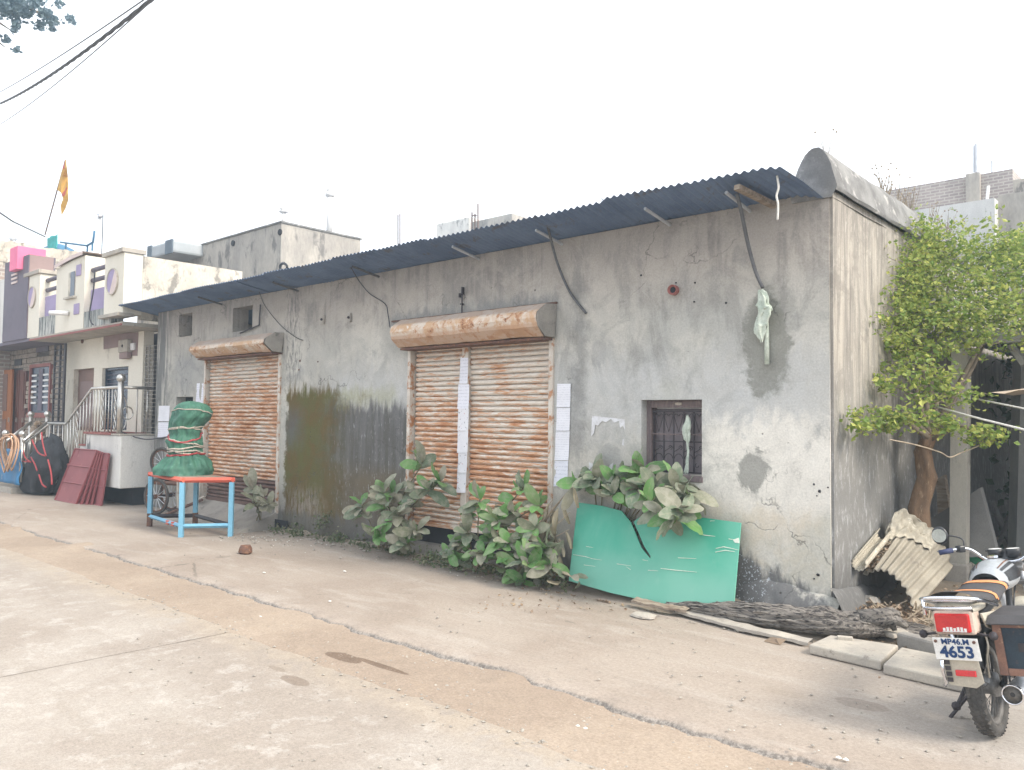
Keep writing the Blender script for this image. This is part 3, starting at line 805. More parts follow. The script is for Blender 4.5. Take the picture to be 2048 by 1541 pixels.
# rolling shutters
def slat_mesh(w, pitch):
    n = 8; vs = []; fs = []
    for i in range(n + 1):
        t = i / n; z = pitch * t - .002
        yy = -.017 * math.sin(PI * min(1, t * 1.28)) + (.02 if t > .8 else 0)
        vs += [(-w / 2, yy, z), (w / 2, yy, z)]
    for i in range(n): fs.append((2 * i, 2 * i + 1, 2 * i + 3, 2 * i + 2))
    me = bpy.data.meshes.new('slat'); me.from_pydata(vs, [], fs); me.update(); return me
def shutter(hole, zbot, mat, hood_z, hood_x, d=.06, split=None):
    bb = MB().bx(hole[0] + .03, hole[1] - .03, d - .02, d + .02, zbot - .06, zbot - .002)
    sh = bb.build('rolling_shutter', mat, WH)
    spans = [(hole[0] + .05, hole[1] - .05)] if not split else [(hole[0] + .05, split - .055), (split + .055, hole[1] - .05)]
    pitch = .0625
    for (a, b) in spans:
        me = slat_mesh(b - a, pitch); me.materials.append(mat)
        z = zbot
        while z < hole[3] - .005:
            s = share('slat', me, sh, loc=((a + b) / 2, d + random.uniform(-.003, .003), z), rot=(random.uniform(-.03, .03), random.uniform(-.0012, .0012), 0))
            z += pitch
    MB().bx(hole[0] + .02, hole[1] - .02, d + .09, d + .1, zbot - .04, hole[3]).build('backing_sheet', M['dark_in'], sh)
    for x, w in ((hole[0] - .005, .055), (hole[1] + .005, .06)):
        m_ = MB().bx(x - w / 2, x + w / 2, -.03, d + .03, zbot - .1, hole[3] + .01)
        m_.build('guide_rail', M['rail_paint'], sh, bevel=.006)
    if split:
        MB().bx(split - .05, split + .05, .0, d + .03, .1, hole[3] + .01).build('centre_post', M['rail_paint'], sh, bevel=.006)
    # eight-sided hood box
    z0, z1 = hood_z; hx0, hx1 = hood_x; dp = .34; h = z1 - z0
    pr = [(0, z1 + .01), (-.17, z1), (-dp + .02, z1 - .10), (-dp, z1 - .17), (-dp + .03, z0 + .09), (-.20, z0), (-.04, z0 - .005)]
    def hood(i, j):
        k = min(len(pr) - 1, int(round(j * (len(pr) - 1)))); yy, zz = pr[k]; x = hx0 + (hx1 - hx0) * i
        w = .012 * nz(x * 2.2, k * 3.1) + .006 * nz(x * 7, k)
        return (x, yy + w * (k > 0), zz + w)
    hb = MB().grid(46, len(pr) - 1, hood).build('hood', M['hood'], sh)
    for x in (hx0, hx1):
        sgn = 1 if x == hx1 else -1
        MB().slab([(x + sgn * .002, yy * .98, zz) for yy, zz in pr], (sgn * .012, 0, 0)).build('hood_end_plate', M['cement'] if sgn > 0 else M['hood'], sh)
    MB().bx(hx0 + .02, hx1 - .02, -.19, .1, z0 - .035, z0 - .012).build('hood_soffit', M['iron_rust'], sh)
    return sh
def at_x(px, py, y): return on_y(px, py, y).x
shutter(H1, .34, M['slat2'], (2.70, 2.99), (at_x(382, 700, -.3), -10.80))
shutter(H2, .43, M['slat'], (2.60, 2.95), (at_x(785, 665, -.3), -5.44), split=at_x(928, 850, .0))
# jagged torn edge of the big hood skin
MB().bx(-8.2, -5.42, -.02, .03, 2.965, 2.985).build('hood_flashing', M['iron_rust'], WH)

# sloping cement ramp in front of the small shutter, broken at its right end
def ramp(i, j):
    x = -13.4 + 2.55 * i; t = j
    return (x, .05 - .75 * t, .285 * (1 - t) ** 1.15 + .006 * nz(x * 4, t * 4) - .01 * t + .015 * nz(x * 2, 3) * (1 - t))
MB().grid(40, 10, ramp).build('ramp', M['cement'], WH, smooth=True)
MB().slab([(-10.845, .06, .29), (-10.845, -.7, -.01), (-10.845, .06, -.01)], (-.02, 0, 0)).build('ramp_end', M['cement'], WH)
MB().bx(-10.83, -10.5, -.06, -.045, .02, .16).build('drain_mouth', M['dark_in'], WH)
MB().bx(-7.80, -5.51, .10, .12, .0, .40).build('void_under_shutter', M['dark_in'], WH)
MB().bx(-7.8, -5.5, -.05, .25, .0, .16).build('threshold', M['cement'], WH)

# barred window
yb = .17
wf = MB()
x0, x1, z0, z1 = HW
wf.bx(x0 + .001, x0 + .055, .09, .20, z0 + .05, z1 - .001).bx(x1 - .03, x1 - .001, .09, .20, z0 + .05, z1 - .001)
wf.bx(x0 + .056, x1 - .031, .09, .20, z1 - .075, z1 - .001)
win = wf.build('window', M['wood_win'], WH, bevel=.004)
MB().bx(x0 + .057, x1 - .032, .18, .195, z0 + .055, z1 - .08).build('closed_board', M['win_board'], win)
MB().bx(x0 + .002, x1 + .012, -.012, .10, z0 - .004, z0 + .048).build('sill', M['wood_win'], win, bevel=.004)
MB().bx((x0 + x1) / 2 + .0, (x0 + x1) / 2 + .07, .075, .088, z1 - .05, z1 - .025).build('latch_plate', M['cord_pale'], win)
gx0, gx1, gz0, gz1 = x0 + .07, x1 - .04, z0 + .075, z1 - .11
nb = 6
for k in range(nb):
    x = gx0 + (gx1 - gx0) * k / (nb - 1)
    MB().bx(x - .005, x + .005, .115, .125, gz0, gz1).build('grille_bar', M['iron'], win)
for t in (0, .5, .62, 1):
    z = gz0 + (gz1 - gz0) * t
    MB().bx(gx0 - .02, gx1 + .02, .108, .114, z - .006, z + .006).build('grille_rail', M['iron'] if t != .62 else M['wood_win'], win)
def curl(cx, cz, r, a0, a1, n=10): return [(cx + r * math.cos(a0 + (a1 - a0) * i / n), .118, cz + r * math.sin(a0 + (a1 - a0) * i / n)) for i in range(n + 1)]
cw = (gx1 - gx0) / (nb - 1)
for k in range(nb - 1):
    cx = gx0 + cw * (k + .5)
    zt = gz0 + (gz1 - gz0) * .92
    sc = MB()
    sc.tube(curl(cx - cw * .25, zt, cw * .2, 0, PI), .004, 5).tube(curl(cx + cw * .25, zt, cw * .2, 0, PI), .004, 5)
    zv = gz0 + (gz1 - gz0) * .66
    sc.tube([(cx - cw * .44, .118, zt), (cx, .118, zv), (cx + cw * .44, .118, zt)], .004, 5)
    sc.tube(curl(cx, gz0 + (gz1 - gz0) * .22, cw * .4, 0, PI), .004, 5)
    sc.tube(curl(cx - cw * .2, gz0 + (gz1 - gz0) * .12, cw * .17, PI * .5, PI * 2), .004, 5)
    sc.tube(curl(cx + cw * .2, gz0 + (gz1 - gz0) * .40, cw * .17, -PI * .5, PI), .004, 5)
    sc.tube([(cx - cw * .42, .118, gz0 + (gz1 - gz0) * .33), (cx + cw * .36, .118, gz0 + (gz1 - gz0) * .42)], .004, 5)
    sc.build('grille_scroll', M['iron'], win)

# small fittings on the wall
p = on_y(1349, 581, 0)
MB().lathe([(.045, -.05), (.05, -.05), (.05, .03), (.03, .03), (.03, -.03)], (p.x, p.y, p.z), 14, 'y', closed=True).build('clay_spout', M['red_tread'], WH)
MB().lathe([(.0, .0), (.034, .0)], (p.x, -.03, p.z), 12, 'y', cap=False).build('spout_hollow', M['dark_in'], WH)
p = on_y(924, 600, -.03)
MB().tube([(p.x, -.03, p.z - .2), (p.x, -.03, p.z + .07)], .009, 6).bx(p.x - .018, p.x + .018, -.045, -.01, p.z - .06, p.z - .045).bx(p.x - .035, p.x + .03, -.045, -.02, p.z + .06, p.z + .07).bx(p.x - .04, p.x - .025, -.05, -.02, p.z + .03, p.z + .08).bx(p.x + .012, p.x + .03, -.06, -.02, p.z + .07, p.z + .15).build('bracket', M['iron'], WH)
for px, py in ((702, 636), (648, 640)):
    p = on_y(px, py, 0)
    MB().bx(p.x - .03, p.x + .03, -.035, .01, p.z - .06, p.z + .06).build('hook_plate', M['cement'], WH, bevel=.006)
    MB().lathe([(.012, -.06), (.018, -.05), (.018, -.03), (.012, -.02)], (p.x, 0, p.z), 8, 'y').build('hook_stud', M['iron'], WH)

for px, py, s in ((1628, 969, .016), (1639, 983, .02), (1634, 992, .012), (1656, 975, .012), (1282, 551, .016), (1352, 566, .012), (1390, 566, .014), (1388, 604, .013), (1452, 606, .014), (1636, 1150, .018), (1628, 1158, .012), (600, 722, .03), (598, 740, .026), (636, 724, .022)):
    s *= .65; p = on_y(px, py, 0); q = MB().ball((0, 0, 0), 1, 8)
    q.v = [Vector((p.x + v.x * s * 1.1, .002 + v.y * .014, p.z + v.z * s)) + Vector((nz(v.x * 2, px), 0, nz(v.z * 2, py))) * s * .5 for v in q.v]
    q.build('wall_chip', M['dark_in'] if px > 1000 else M['iron_rust'], WH)

# things hanging on or pasted to the front
CG = 'cables hanging from the tin roof'
def hang(name, pts, r, label, cat, mat, group=None, sub=6):
    o = rope(pts, r, 7, sub).build(name, mat, smooth=True); return tag(o, label, cat, group)
c1 = [on_y(1474, 385, -.35), on_y(1484, 430, -.25), on_y(1497, 492, -.12), on_y(1512, 545, -.06), on_y(1526, 576, -.05)]
c1[0].z = 3.68
hang('cable', c1, .017, 'thick dark cable hanging from the roof to the pale rag on the wall', 'cable', M['cable'], CG)
c2 = [on_y(1094, 446, -.35), on_y(1102, 480, -.2), on_y(1116, 530, -.06), on_y(1140, 585, -.03), on_y(1172, 627, -.02)]
hang('cable', c2, .014, 'curved dark cable hanging from the roof just right of the big shutter hood', 'cable', M['cable'], CG)
c3 = [on_y(702, 535, -.35), on_y(718, 562, -.12), on_y(740, 588, -.03), on_y(770, 608, -.03), on_y(776, 630, -.06), on_y(780, 655, -.2)]
hang('cable', c3, .007, 'thin black wire dropping from the roof to the left end of the big hood', 'cable', M['wire'], CG)
c4 = [on_y(519, 585, -.35), on_y(530, 612, -.06), on_y(560, 650, -.02), on_y(590, 674, -.02), on_y(606, 681, -.02)]
hang('cable', c4, .005, 'thin wire sagging across the wall above the small shutter', 'cable', M['wire'], CG)
c5 = [on_y(1554, 352, -.5), on_y(1557, 375, -.5), on_y(1553, 392, -.5), on_y(1556, 410, -.5), on_y(1555, 440, -.5)]
hang('rope', c5, .009, 'knotted white rope end hanging from the roof edge near the right corner', 'rope', M['rope_white'])
MB().add([], [])
# rag tied to the cable end
def rag(cx, y, pts, mat, name, label):
    """crumpled cloth: pts = (px, py, half width m)"""
    P = [(on_y(a, b, y), w * .78) for a, b, w in pts]
    def f(i, j):
        t = i * (len(P) - 1); k = min(len(P) - 2, int(t)); u = t - k
        c = P[k][0].lerp(P[k + 1][0], u); w = P[k][1] * (1 - u) + P[k + 1][1] * u
        a = 2 * PI * j
        r = w * (1 + .42 * math.sin(4 * a + i * 9 + cx) + .55 * nz(c.z * 14, a * 1.1, cx) + .3 * nz(c.z * 40, a * 2, cx))
        sw = .5 * w * nz(c.z * 11, 3.0, cx)
        return (c.x + sw + r * math.cos(a), c.y - abs(r) * .55 * math.sin(a) - .02, c.z + .035 * nz(a * 1.3, i * 6, 3))
    o = MB().grid(44, 30, f).build(name, mat, smooth=True); return o
o = rag(1.3, -.06, [(1524, 582, .02), (1530, 600, .05), (1528, 620, .075), (1524, 645, .055), (1522, 665, .05), (1524, 683, .008)], M['rag'], 'rag', '')
rg = tag(o, 'pale green rag knotted to the thick cable high on the wall', 'rag')
p0, p1 = on_y(1531, 625, -.04), on_y(1534, 729, -.03)
tag(MB().tube([p0, p0.lerp(p1, .4) + Vector((.005, 0, 0)), p1], .022, 8).build('rod', M['rag'], smooth=True), 'red and white flecked stick hanging down from the rag on the wall', 'stick')
o = rag(4.1, .09, [(1378, 832, .01), (1377, 842, .025), (1376, 852, .045), (1375, 866, .04), (1375, 878, .03), (1377, 884, .012), (1378, 905, .014), (1377, 930, .018), (1374, 946, .026)], M['rag'], 'rag', '')
tag(o, 'white and green rag tied to the bars of the small window', 'rag')

def sheet(px0, py0, px1, py1, y, label, mat, name='notice', cat='notice', group=None, lean=0.0):
    a, b, c, d = on_y(px0, py0, y), on_y(px1, py0, y), on_y(px1 + lean, py1, y), on_y(px0 + lean, py1, y)
    def f(i, j):
        p = a.lerp(b, i).lerp(d.lerp(c, i), j)
        return (p.x, y - .004 - .006 * abs(nz(i * 2 + px0, j * 2)) - .008 * (j ** 6), p.z)
    def fb(i, j):
        q = Vector(f(i, j)); q.y += .0012; return q
    o = MB().grid(6, 8, f).build(name, mat, smooth=True)
    return tag(o, label, cat, group)
NG = 'paper notices pasted beside the shutters'
sheet(1115, 768, 1142, 815, -.0, 'topmost printed sheet of the notice column right of the big shutter', M['paper'], group=NG, lean=-1)
sheet(1114, 816, 1141, 862, -.0, 'second printed sheet down in the notice column right of the big shutter', M['paper'], group=NG, lean=-1)
sheet(1112, 863, 1140, 921, -.0, 'third printed sheet down in the notice column right of the big shutter', M['paper'], group=NG, lean=-2)
sheet(1110, 922, 1137, 973, -.0, 'lowest sheet of the notice column right of the big shutter', M['paper_b'], group=NG, lean=-2)
sheet(318, 812, 340, 843, -.0, 'upper of two white sheets at the left end of the warehouse wall', M['paper'], group=NG, lean=-1)
sheet(317, 845, 339, 875, -.0, 'lower of two white sheets at the left end of the warehouse wall', M['paper_b'], group=NG, lean=-1)
sheet(394, 767, 408, 812, -.0, 'blank white sheet beside the left edge of the small shutter', M['paper_b'], group=NG, lean=-2)
sheet(393, 836, 406, 893, -.0, 'long white sheet behind the green bundle by the small shutter', M['paper_b'], group=NG, lean=-2)
PGp = 'posters pasted on the centre post of the big shutter'
for (a, b, c, d, lb) in ((921, 716, 937, 768, 'narrow plain poster at the top of the shutter centre post'), (917, 769, 939, 818, 'wide faint poster just below the top one on the shutter centre post'),
                         (917, 818, 938, 862, 'grey blotched poster halfway down the shutter centre post'), (916, 862, 937, 906, 'pale poster below the blotched one on the shutter centre post'),
                         (917, 906, 935, 946, 'poster with red specks low on the shutter centre post'), (915, 946, 933, 986, 'dark printed poster at the foot of the shutter centre post')):
    sheet(a, b, c, d, -.005, lb, M['poster'] if b > 810 else M['paper_b'], 'poster', 'poster', PGp, -1)
def torn(pxs, y, label):
    """ragged remnant of a poster: outline in the wall plane, 2 mm thick"""
    o = MB()
    for poly in pxs: o.slab([on_y(a, b, y - .003) for a, b in poly], (0, .002, 0))
    return tag(o.build('torn_poster', M['torn']), label, 'poster', 'torn posters')
torn([[(1184, 832), (1249, 839), (1250, 860), (1246, 852), (1240, 856), (1238, 842), (1228, 846), (1222, 838), (1212, 845), (1204, 842), (1196, 852), (1190, 850), (1188, 866), (1182, 874)],
      [(1245, 880), (1248, 878), (1247, 892), (1244, 890)], [(1178, 925), (1190, 930), (1186, 932), (1178, 940)], [(1220, 930), (1226, 926), (1224, 940), (1215, 940)]], 0, 'torn remains of a white poster between the notice column and the window')
torn([[(1407, 849), (1448, 851), (1447, 866), (1436, 861), (1428, 864), (1416, 860), (1408, 862)]], 0, 'torn strip of white paper just right of the barred window')

# ================================================================== the cream house and its stone-faced neighbour, left
YF, YW, XH = -.52, .15, -15.5
def fx(px, py=600, y=YF): return on_y(px, py, y).x
def fz(px, py, y=YF): return on_y(px, py, y).z
HO = thing('house', 'cream house with lilac panels and a curved parapet left of the warehouse', 'house', (-18, .5, 0))
xl = fx(132, 760, YW); xr = fx(285, 760, YW)
D1 = rect(146, 738, 186, 868, YW); W1 = rect(203, 735, 255, 862, YW)
D1 = (D1[0], D1[1], 1.36, D1[3]); W1 = (W1[0], W1[1], max(1.4, W1[2]), W1[3])
MB().panel(lambda u, v, d: (u, YW + d, v), xl, xr, 0, 3.40, [D1, W1], .3, .2, .006, 11).build('wall', M['cream'], HO)
d = MB().bx(D1[0] + .002, D1[1] - .002, YW + .1, YW + .14, D1[2], D1[3] - .002)
dr = d.build('door', M['door_brown'], HO)
w_ = D1[1] - D1[0]
for a, b in ((.06, .44), (.52, .80)):
    MB().bx(D1[0] + w_ * .14, D1[1] - w_ * .14, YW + .085, YW + .1, D1[2] + (D1[3] - D1[2]) * a, D1[2] + (D1[3] - D1[2]) * b).build('door_panel', M['plum_side'], dr, bevel=.004)
wn = MB().bx(W1[0] + .002, W1[1] - .002, YW + .12, YW + .14, W1[2], W1[3] - .002).build('window', M['blue_glass'], HO)
fr = MB()
fr.bx(W1[0], W1[0] + .04, YW + .06, YW + .115, W1[2], W1[3]).bx(W1[1] - .04, W1[1], YW + .06, YW + .115, W1[2], W1[3]).bx(W1[0] + .041, W1[1] - .041, YW + .06, YW + .115, W1[3] - .04, W1[3])
fr.build('frame', M['blue_glass'], wn)
for k in range(14):
    z = W1[2] + .05 + (W1[3] - W1[2] - .1) * k / 13
    MB().bx(W1[0] + .042, W1[1] - .042, YW + .09, YW + .10, z - .006, z + .006).build('bar', M['plum'], wn)
# upper strip panel behind the meter, meter and board
r_ = rect(208, 668, 285, 700, YW)
MB().slab([on_y(207, 674, YW - .012), on_y(242, 667, YW - .012), on_y(276, 665, YW - .012), on_y(274, 712, YW - .012), on_y(240, 712, YW - .012), on_y(240, 694, YW - .012), on_y(207, 699, YW - .012)], (0, .01, 0)).build('meter_board', M['plum_side'], HO)
m_ = rect(238, 680, 256, 705, YW - .1)
em = MB().bx(m_[0], m_[1], YW - .12, YW - .015, m_[2], m_[3]).build('meter_box', M['cement_lt'], HO, bevel=.015)
MB().lathe([(.03, -.0), (.03, .012)], ((m_[0] + m_[1]) / 2, YW - .135, (m_[2] + m_[3]) / 2), 12, 'y').build('dial', M['iron'], em)
MB().bx(m_[0] + .04, m_[1] - .02, YW - .11, YW - .02, m_[2] - .13, m_[2] - .002).build('terminal_cover', M['plum_side'], em, bevel=.01)
m2 = rect(258, 687, 268, 701, YW - .05)
MB().bx(m2[0], m2[1], YW - .06, YW - .015, m2[2], m2[3]).build('switch_box', M['white'], HO, bevel=.006)
p = on_y(166, 683, YW)
MB().lathe([(.05, -.03), (.05, .0)], (p.x, p.y, p.z), 10, 'y').build('wall_rosette', M['iron_rust'], HO)
# balcony slab with red-brown edge
MB().bx(fx(60, 660), XH, YF + .001, .45, 3.405, 3.475).build('balcony_slab', M['cement_lt'], HO)
MB().bx(fx(60, 660), XH - .001, YF - .014, YF, 3.40, 3.44).build('slab_edge', M['red_tread'], HO)
# parapet piers
xa, xb = fx(50, 620), fx(78, 620)
zl = fz(65, 552)
pA = MB().bx(xa, xb, YF, .1, 3.476, zl).build('parapet_pier', M['cream'], HO, bevel=.008)
MB().bx(xa - .04, xb + .05, YF - .05, .12, zl + .001, zl + .09).build('coping', M['cement_lt'], pA, bevel=.01)
xc, xd = fx(112, 600), fx(168, 600); z0c, z1c = fz(113, 540), fz(168, 512)
out = [(xc, YF, 3.476), (xd, YF, 3.476), (xd, YF, z1c)]
for k in range(9):
    t = 1 - k / 8
    out.append((xc + (xd - xc) * t, YF, z0c + (z1c - z0c) * math.sin(t * PI / 2) ** .9))
pB = MB().slab(out, (0, .45, 0)).build('curved_pier', M['cream'], HO)
cop = MB()
def cc(i, j):
    t = i; x = xc + (xd - xc) * t; z = z0c + (z1c - z0c) * math.sin(t * PI / 2) ** .9
    q = [(YF - .06, .002), (YF - .06, .08), (YF + .5, .08), (YF + .5, .002)][int(round(j * 3))]
    return (x, q[0], z + q[1])
cop.grid(12, 3, cc).build('coping', M['pinkish'], pB)
s_ = rect(142, 544, 151, 592, YF)
MB().bx(s_[0] - .14, s_[1], YF - .006, YF - .002, s_[2], s_[3]).build('slot_reveal', M['cream_old'], pB)
MB().bx(s_[0], s_[1] - .02, YF - .012, YF - .006, s_[2], s_[3]).build('slot_window', M['blue_glass'], pB)
MB().bx(s_[0] - .22, s_[1] + .1, YF - .07, YF, s_[2] - .06, s_[2] - .02).build('ledge', M['cement_lt'], pB)
for q in ((154, 530, 163, 552), (149, 608, 159, 629)):
    s_ = rect(*q, YF); MB().bx(s_[0], s_[1], YF - .02, YF - .001, s_[2], s_[3]).build('lilac_tile', M['lilac'], pB, bevel=.005)
xe, xf = fx(209, 560), XH; zr = fz(225, 512)
pC = MB().bx(xe, xf, YF, YF + .35, 3.62, zr).build('parapet_pier', M['cream'], HO, bevel=.008)
MB().bx(xe - .05, xf + .03, YF - .05, YF + .4, zr + .001, zr + .09).build('coping', M['cement_lt'], pC, bevel=.01)
MB().bx(XH - .16, XH + .001, YF + .351, 1.9, 3.55, zr - .02).build('side_parapet', M['cream_old'], HO)
for px, py, rr, par, mts in ((226, 564, .25, pC, ('lilac', 'pinkish')), (65, 595, .24, pA, ('lilac', 'pinkish'))):
    c = on_y(px, py, YF)
    for sgn, mk in ((1, mts[0]), (-1, mts[1])):
        pts = [(c.x + rr * math.cos(a) * .98, YF - .02, c.z + rr * math.sin(a)) for a in [R_(62) + (0 if sgn > 0 else PI) + PI * k / 14 for k in range(15)]]
        MB().slab(pts, (0, .019, 0)).build('half_disc', M[mk], par)
    MB().tube([(c.x + rr * math.cos(2 * PI * k / 24), YF - .02, c.z + rr * math.sin(2 * PI * k / 24)) for k in range(25)], .014, 6).build('disc_rim', M['cement_lt'], par)
for a, b, top in ((78, 112, (589, 632)), (169, 209, (574, 620))):
    x0, x1 = fx(a, 600), fx(b, 600); zt, zb = fz((a + b) / 2, top[0]), fz((a + b) / 2, top[1])
    MB().bx(x0, x1, YF + .12, YF + .2, zb, zt).build('lilac_panel', M['lilac'], HO)
    MB().bx(x0 - .02, x1 + (.3 if a > 100 else .02), YF + .01, YF + .25, 3.476, zb - .002).build('planter_wall', M['dripped'], HO)
    for py in ((555, 575) if a < 100 else (533, 554)):
        z = fz((a + b) / 2, py); MB().tube([(x0 - .03, YF + .16, z), (x1 + .03, YF + .16, z)], .05, 8).build('parapet_pipe', M['plum'], HO, smooth=True)
MB().tube([on_y(99, 626, YF - .3), on_y(137, 627, YF - .02)], .05, 8).build('lamp_tube', M['white'], HO, smooth=True)
MB().bx(fx(198, 608, -.6), XH + .02, YF - .1, YF + .2, 3.58, 3.64).build('ledge', M['cement_lt'], HO)
# far-side walls of the house body
MB().bx(fx(60, 660), XH - .17, 1.9, 2.05, 3.476, 4.3).build('rear_parapet', M['cream_old'], HO)
# grille strip between house and warehouse
gx0_, gx1_ = fx(287, 760, YW + .05), -15.151
MB().bx(-18.4, -15.0, YW + .36, YW + .40, .3, 3.39).build('passage_back', M['plum'], HO)
gm = MB()
for k in range(6):
    x = gx0_ + (gx1_ - gx0_) * (k + .5) / 6; gm.bx(x - .008, x + .008, YW + .04, YW + .056, 1.36, 3.1)
for k in range(22):
    z = 1.4 + k * .08; gm.bx(gx0_, gx1_, YW + .03, YW + .038, z - .006, z + .006)
gm.build('passage_grille', M['cement'], HO)
# raised platform with steps
px0 = fx(170, 920, -.5)
MB().bx(px0, XH + .05, -.5, YW - .002, .34, 1.33).build('platform', M['white_stain'], HO, bevel=.02)
MB().bx(px0 - .05, XH - .35, -.53, YW - .003, 1.332, 1.375).build('platform_tread', M['red_tread'], HO)
MB().bx(XH - .349, XH + .06, -.52, YW - .003, 1.332, 1.36).build('platform_tread', M['cement_lt'], HO)
MB().bx(px0 + .1, XH - .1, -.2, YW - .01, 0, .338).build('dark_underside', M['dark_in'], HO)
st_x = px0
for k in range(5):
    zt = 1.33 - .215 * (k + 1); x1 = st_x - .30 * k; x0 = x1 - .30
    MB().bx(x0, x1 - .001, -.5, YW - .004, max(0, zt - .45), zt - .03).build('step', M['white_stain'], HO)
    MB().bx(x0 - .02, x1 - .002, -.52, YW - .005, zt - .029, zt + .006).build('step_tread', M['red_tread'], HO)

# stainless rail
RL = thing('railing', 'stainless steel stair railing with scroll infill and a ball-topped post on the cream house platform', 'railing', (px0, -.47, 1.36))
yR = -.47
pt = [fx(185, 775, yR), fz(185, 775, yR)]; pb = [fx(133, 848, yR), fz(133, 848, yR)]; pe = [fx(97, 848, yR), fz(97, 848, yR)]
xp = fx(241, 800, yR); ztop = fz(215, 776, yR)
MB().tube([(xp, yR, ztop), (pt[0], yR, ztop), (pb[0], yR, pb[1]), (pe[0], yR, pb[1])], .03, 8).build('handrail', M['steel'], RL, smooth=True)
MB().tube([(xp, yR, ztop), (xp, YW - .02, ztop)], .03, 8).build('handrail', M['steel'], RL, smooth=True)
ps = MB().tube([(xp, yR, 1.37), (xp, yR, ztop + .1)], .055, 10).build('post', M['steel'], RL, smooth=True)
MB().ball((xp, yR, ztop + .17), .085, 12).build('post_ball', M['steel'], ps, smooth=True)
nb_ = 9
for k in range(nb_):
    x = pt[0] + (xp - pt[0]) * (k + .5) / nb_
    if k in (3, 7):
        zz = [1.42 + (ztop - 1.46) * q / 14 for q in range(15)]
        MB().tube([(x + .05 * math.sin(q * .9), yR, z) for q, z in enumerate(zz)], .012, 6).tube([(x - .05 * math.sin(q * .9), yR, z) for q, z in enumerate(zz)], .012, 6).build('scroll', M['steel'], RL, smooth=True)
    else:
        MB().tube([(x, yR, 1.38), (x, yR, ztop)], .014, 6).build('baluster', M['steel'], RL, smooth=True)
for k in range(8):
    t = (k + .5) / 8; x = pb[0] + (pt[0] - pb[0]) * t; zt_ = pb[1] + (ztop - pb[1]) * t; zb_ = zt_ - 1.0
    if k == 3:
        zz = [zb_ + .08 + (zt_ - zb_ - .12) * q / 14 for q in range(15)]
        MB().tube([(x + .06 * math.sin(q * .9), yR, z) for q, z in enumerate(zz)], .012, 6).tube([(x - .06 * math.sin(q * .9), yR, z) for q, z in enumerate(zz)], .012, 6).build('scroll', M['steel'], RL, smooth=True)
    else:
        MB().tube([(x, yR, zb_), (x, yR, zt_)], .014, 6).build('baluster', M['steel'], RL, smooth=True)
for k in range(4):
    x = pe[0] + (pb[0] - pe[0]) * (k + .3) / 4
    MB().tube([(x, yR, .05), (x, yR, pb[1])], .014, 6).build('baluster', M['steel'], RL, smooth=True)
for k in range(3):
    y = yR + (YW - yR) * (k + .6) / 3.2
    if k == 0:
        MB().tube([(xp, y - .06 + .07 * math.cos(a), 1.75 + .3 * math.sin(a)) for a in [2 * PI * q / 16 for q in range(17)]], .013, 6).tube([(xp, y + .02 + .1 * math.cos(a), 1.75 + .12 * math.sin(a)) for a in [2 * PI * q / 16 for q in range(17)]], .013, 6).build('ring', M['steel'], RL, smooth=True)
    else: MB().tube([(xp, y, 1.38), (xp, y, ztop)], .014, 6).build('baluster', M['steel'], RL, smooth=True)

# stone-faced house at the far left
H2_ = thing('house', 'stone-faced house with a plum parapet and orange doors at far left', 'house', (-24, .5, 0))
xs0, xs1 = fx(-70, 760, YW + .08), fx(131, 760, YW + .08)
yS = YW + .08
Wd = rect(66, 735, 104, 826, yS); Vt = rect(77, 673, 100, 704, yS)
MB().bx(xs0, xs1, yS, yS + .2, 0, 3.4).build('wall', M['mortar'], H2_)
rows = 0
sx0 = fx(4, 720, yS)
z = 1.0
stones = []
while z < 3.32:
    hgt = random.uniform(.085, .14); x = sx0 + random.uniform(0, .15)
    while x < xs1 - .1:
        w = random.uniform(.22, .55); xe_ = min(x + w, xs1)
        cx = (x + xe_) / 2
        blocked = any(a - .08 < cx < b + .08 and c - .06 < z + hgt / 2 < d_ + .06 for a, b, c, d_ in (Wd, Vt)) or (cx < fx(56, 800, yS) and z < fz(40, 742, yS))
        if not blocked: stones.append((cx, z + hgt / 2, xe_ - x - .02, hgt - .016))
        x = xe_
    z += hgt
unit = MB().box((0, 0, 0), (1, 1, 1)); 
me0 = None
for k, (cx, cz, w, h) in enumerate(stones[:290]):
    if me0 is None:
        o = MB().box((0, 0, 0), (1, 1, 1)).build('stone', M['stone'], None); o.parent = H2_; me0 = o.data
    else: o = share('stone', me0, H2_)
    o.location = Vector((cx, yS - .02, cz)) - wloc(H2_); o.scale = (w, random.uniform(.04, .085), h)
wn = MB().bx(Wd[0], Wd[1], yS - .03, yS - .002, Wd[2], Wd[3]).build('window', M['blue_glass'], H2_)
f_ = MB().bx(Wd[0] - .07, Wd[0], yS - .08, yS - .003, Wd[2], Wd[3]).bx(Wd[1], Wd[1] + .07, yS - .08, yS - .003, Wd[2], Wd[3]).bx(Wd[0] - .07, Wd[1] + .07, yS - .08, yS - .003, Wd[3] + .001, Wd[3] + .08).bx(Wd[0] - .1, Wd[1] + .1, yS - .1, yS - .003, Wd[2] - .12, Wd[2] - .001)
f_.build('frame', M['red_tread'], wn)
MB().bx((Wd[0] + Wd[1]) / 2 - .14, (Wd[0] + Wd[1]) / 2 + .14, yS - .05, yS - .031, Wd[2] + .05, Wd[3] - .05).build('shutter_leaf', M['plum'], wn)
for k in range(6):
    z = Wd[2] + .25 + (Wd[3] - Wd[2] - .45) * k / 5
    for a, b in ((.08, .34), (.68, .95)):
        MB().bx(Wd[0] + (Wd[1] - Wd[0]) * a, Wd[0] + (Wd[1] - Wd[0]) * b, yS - .075, yS - .06, z - .025, z + .02).build('bar', M['white'], wn)
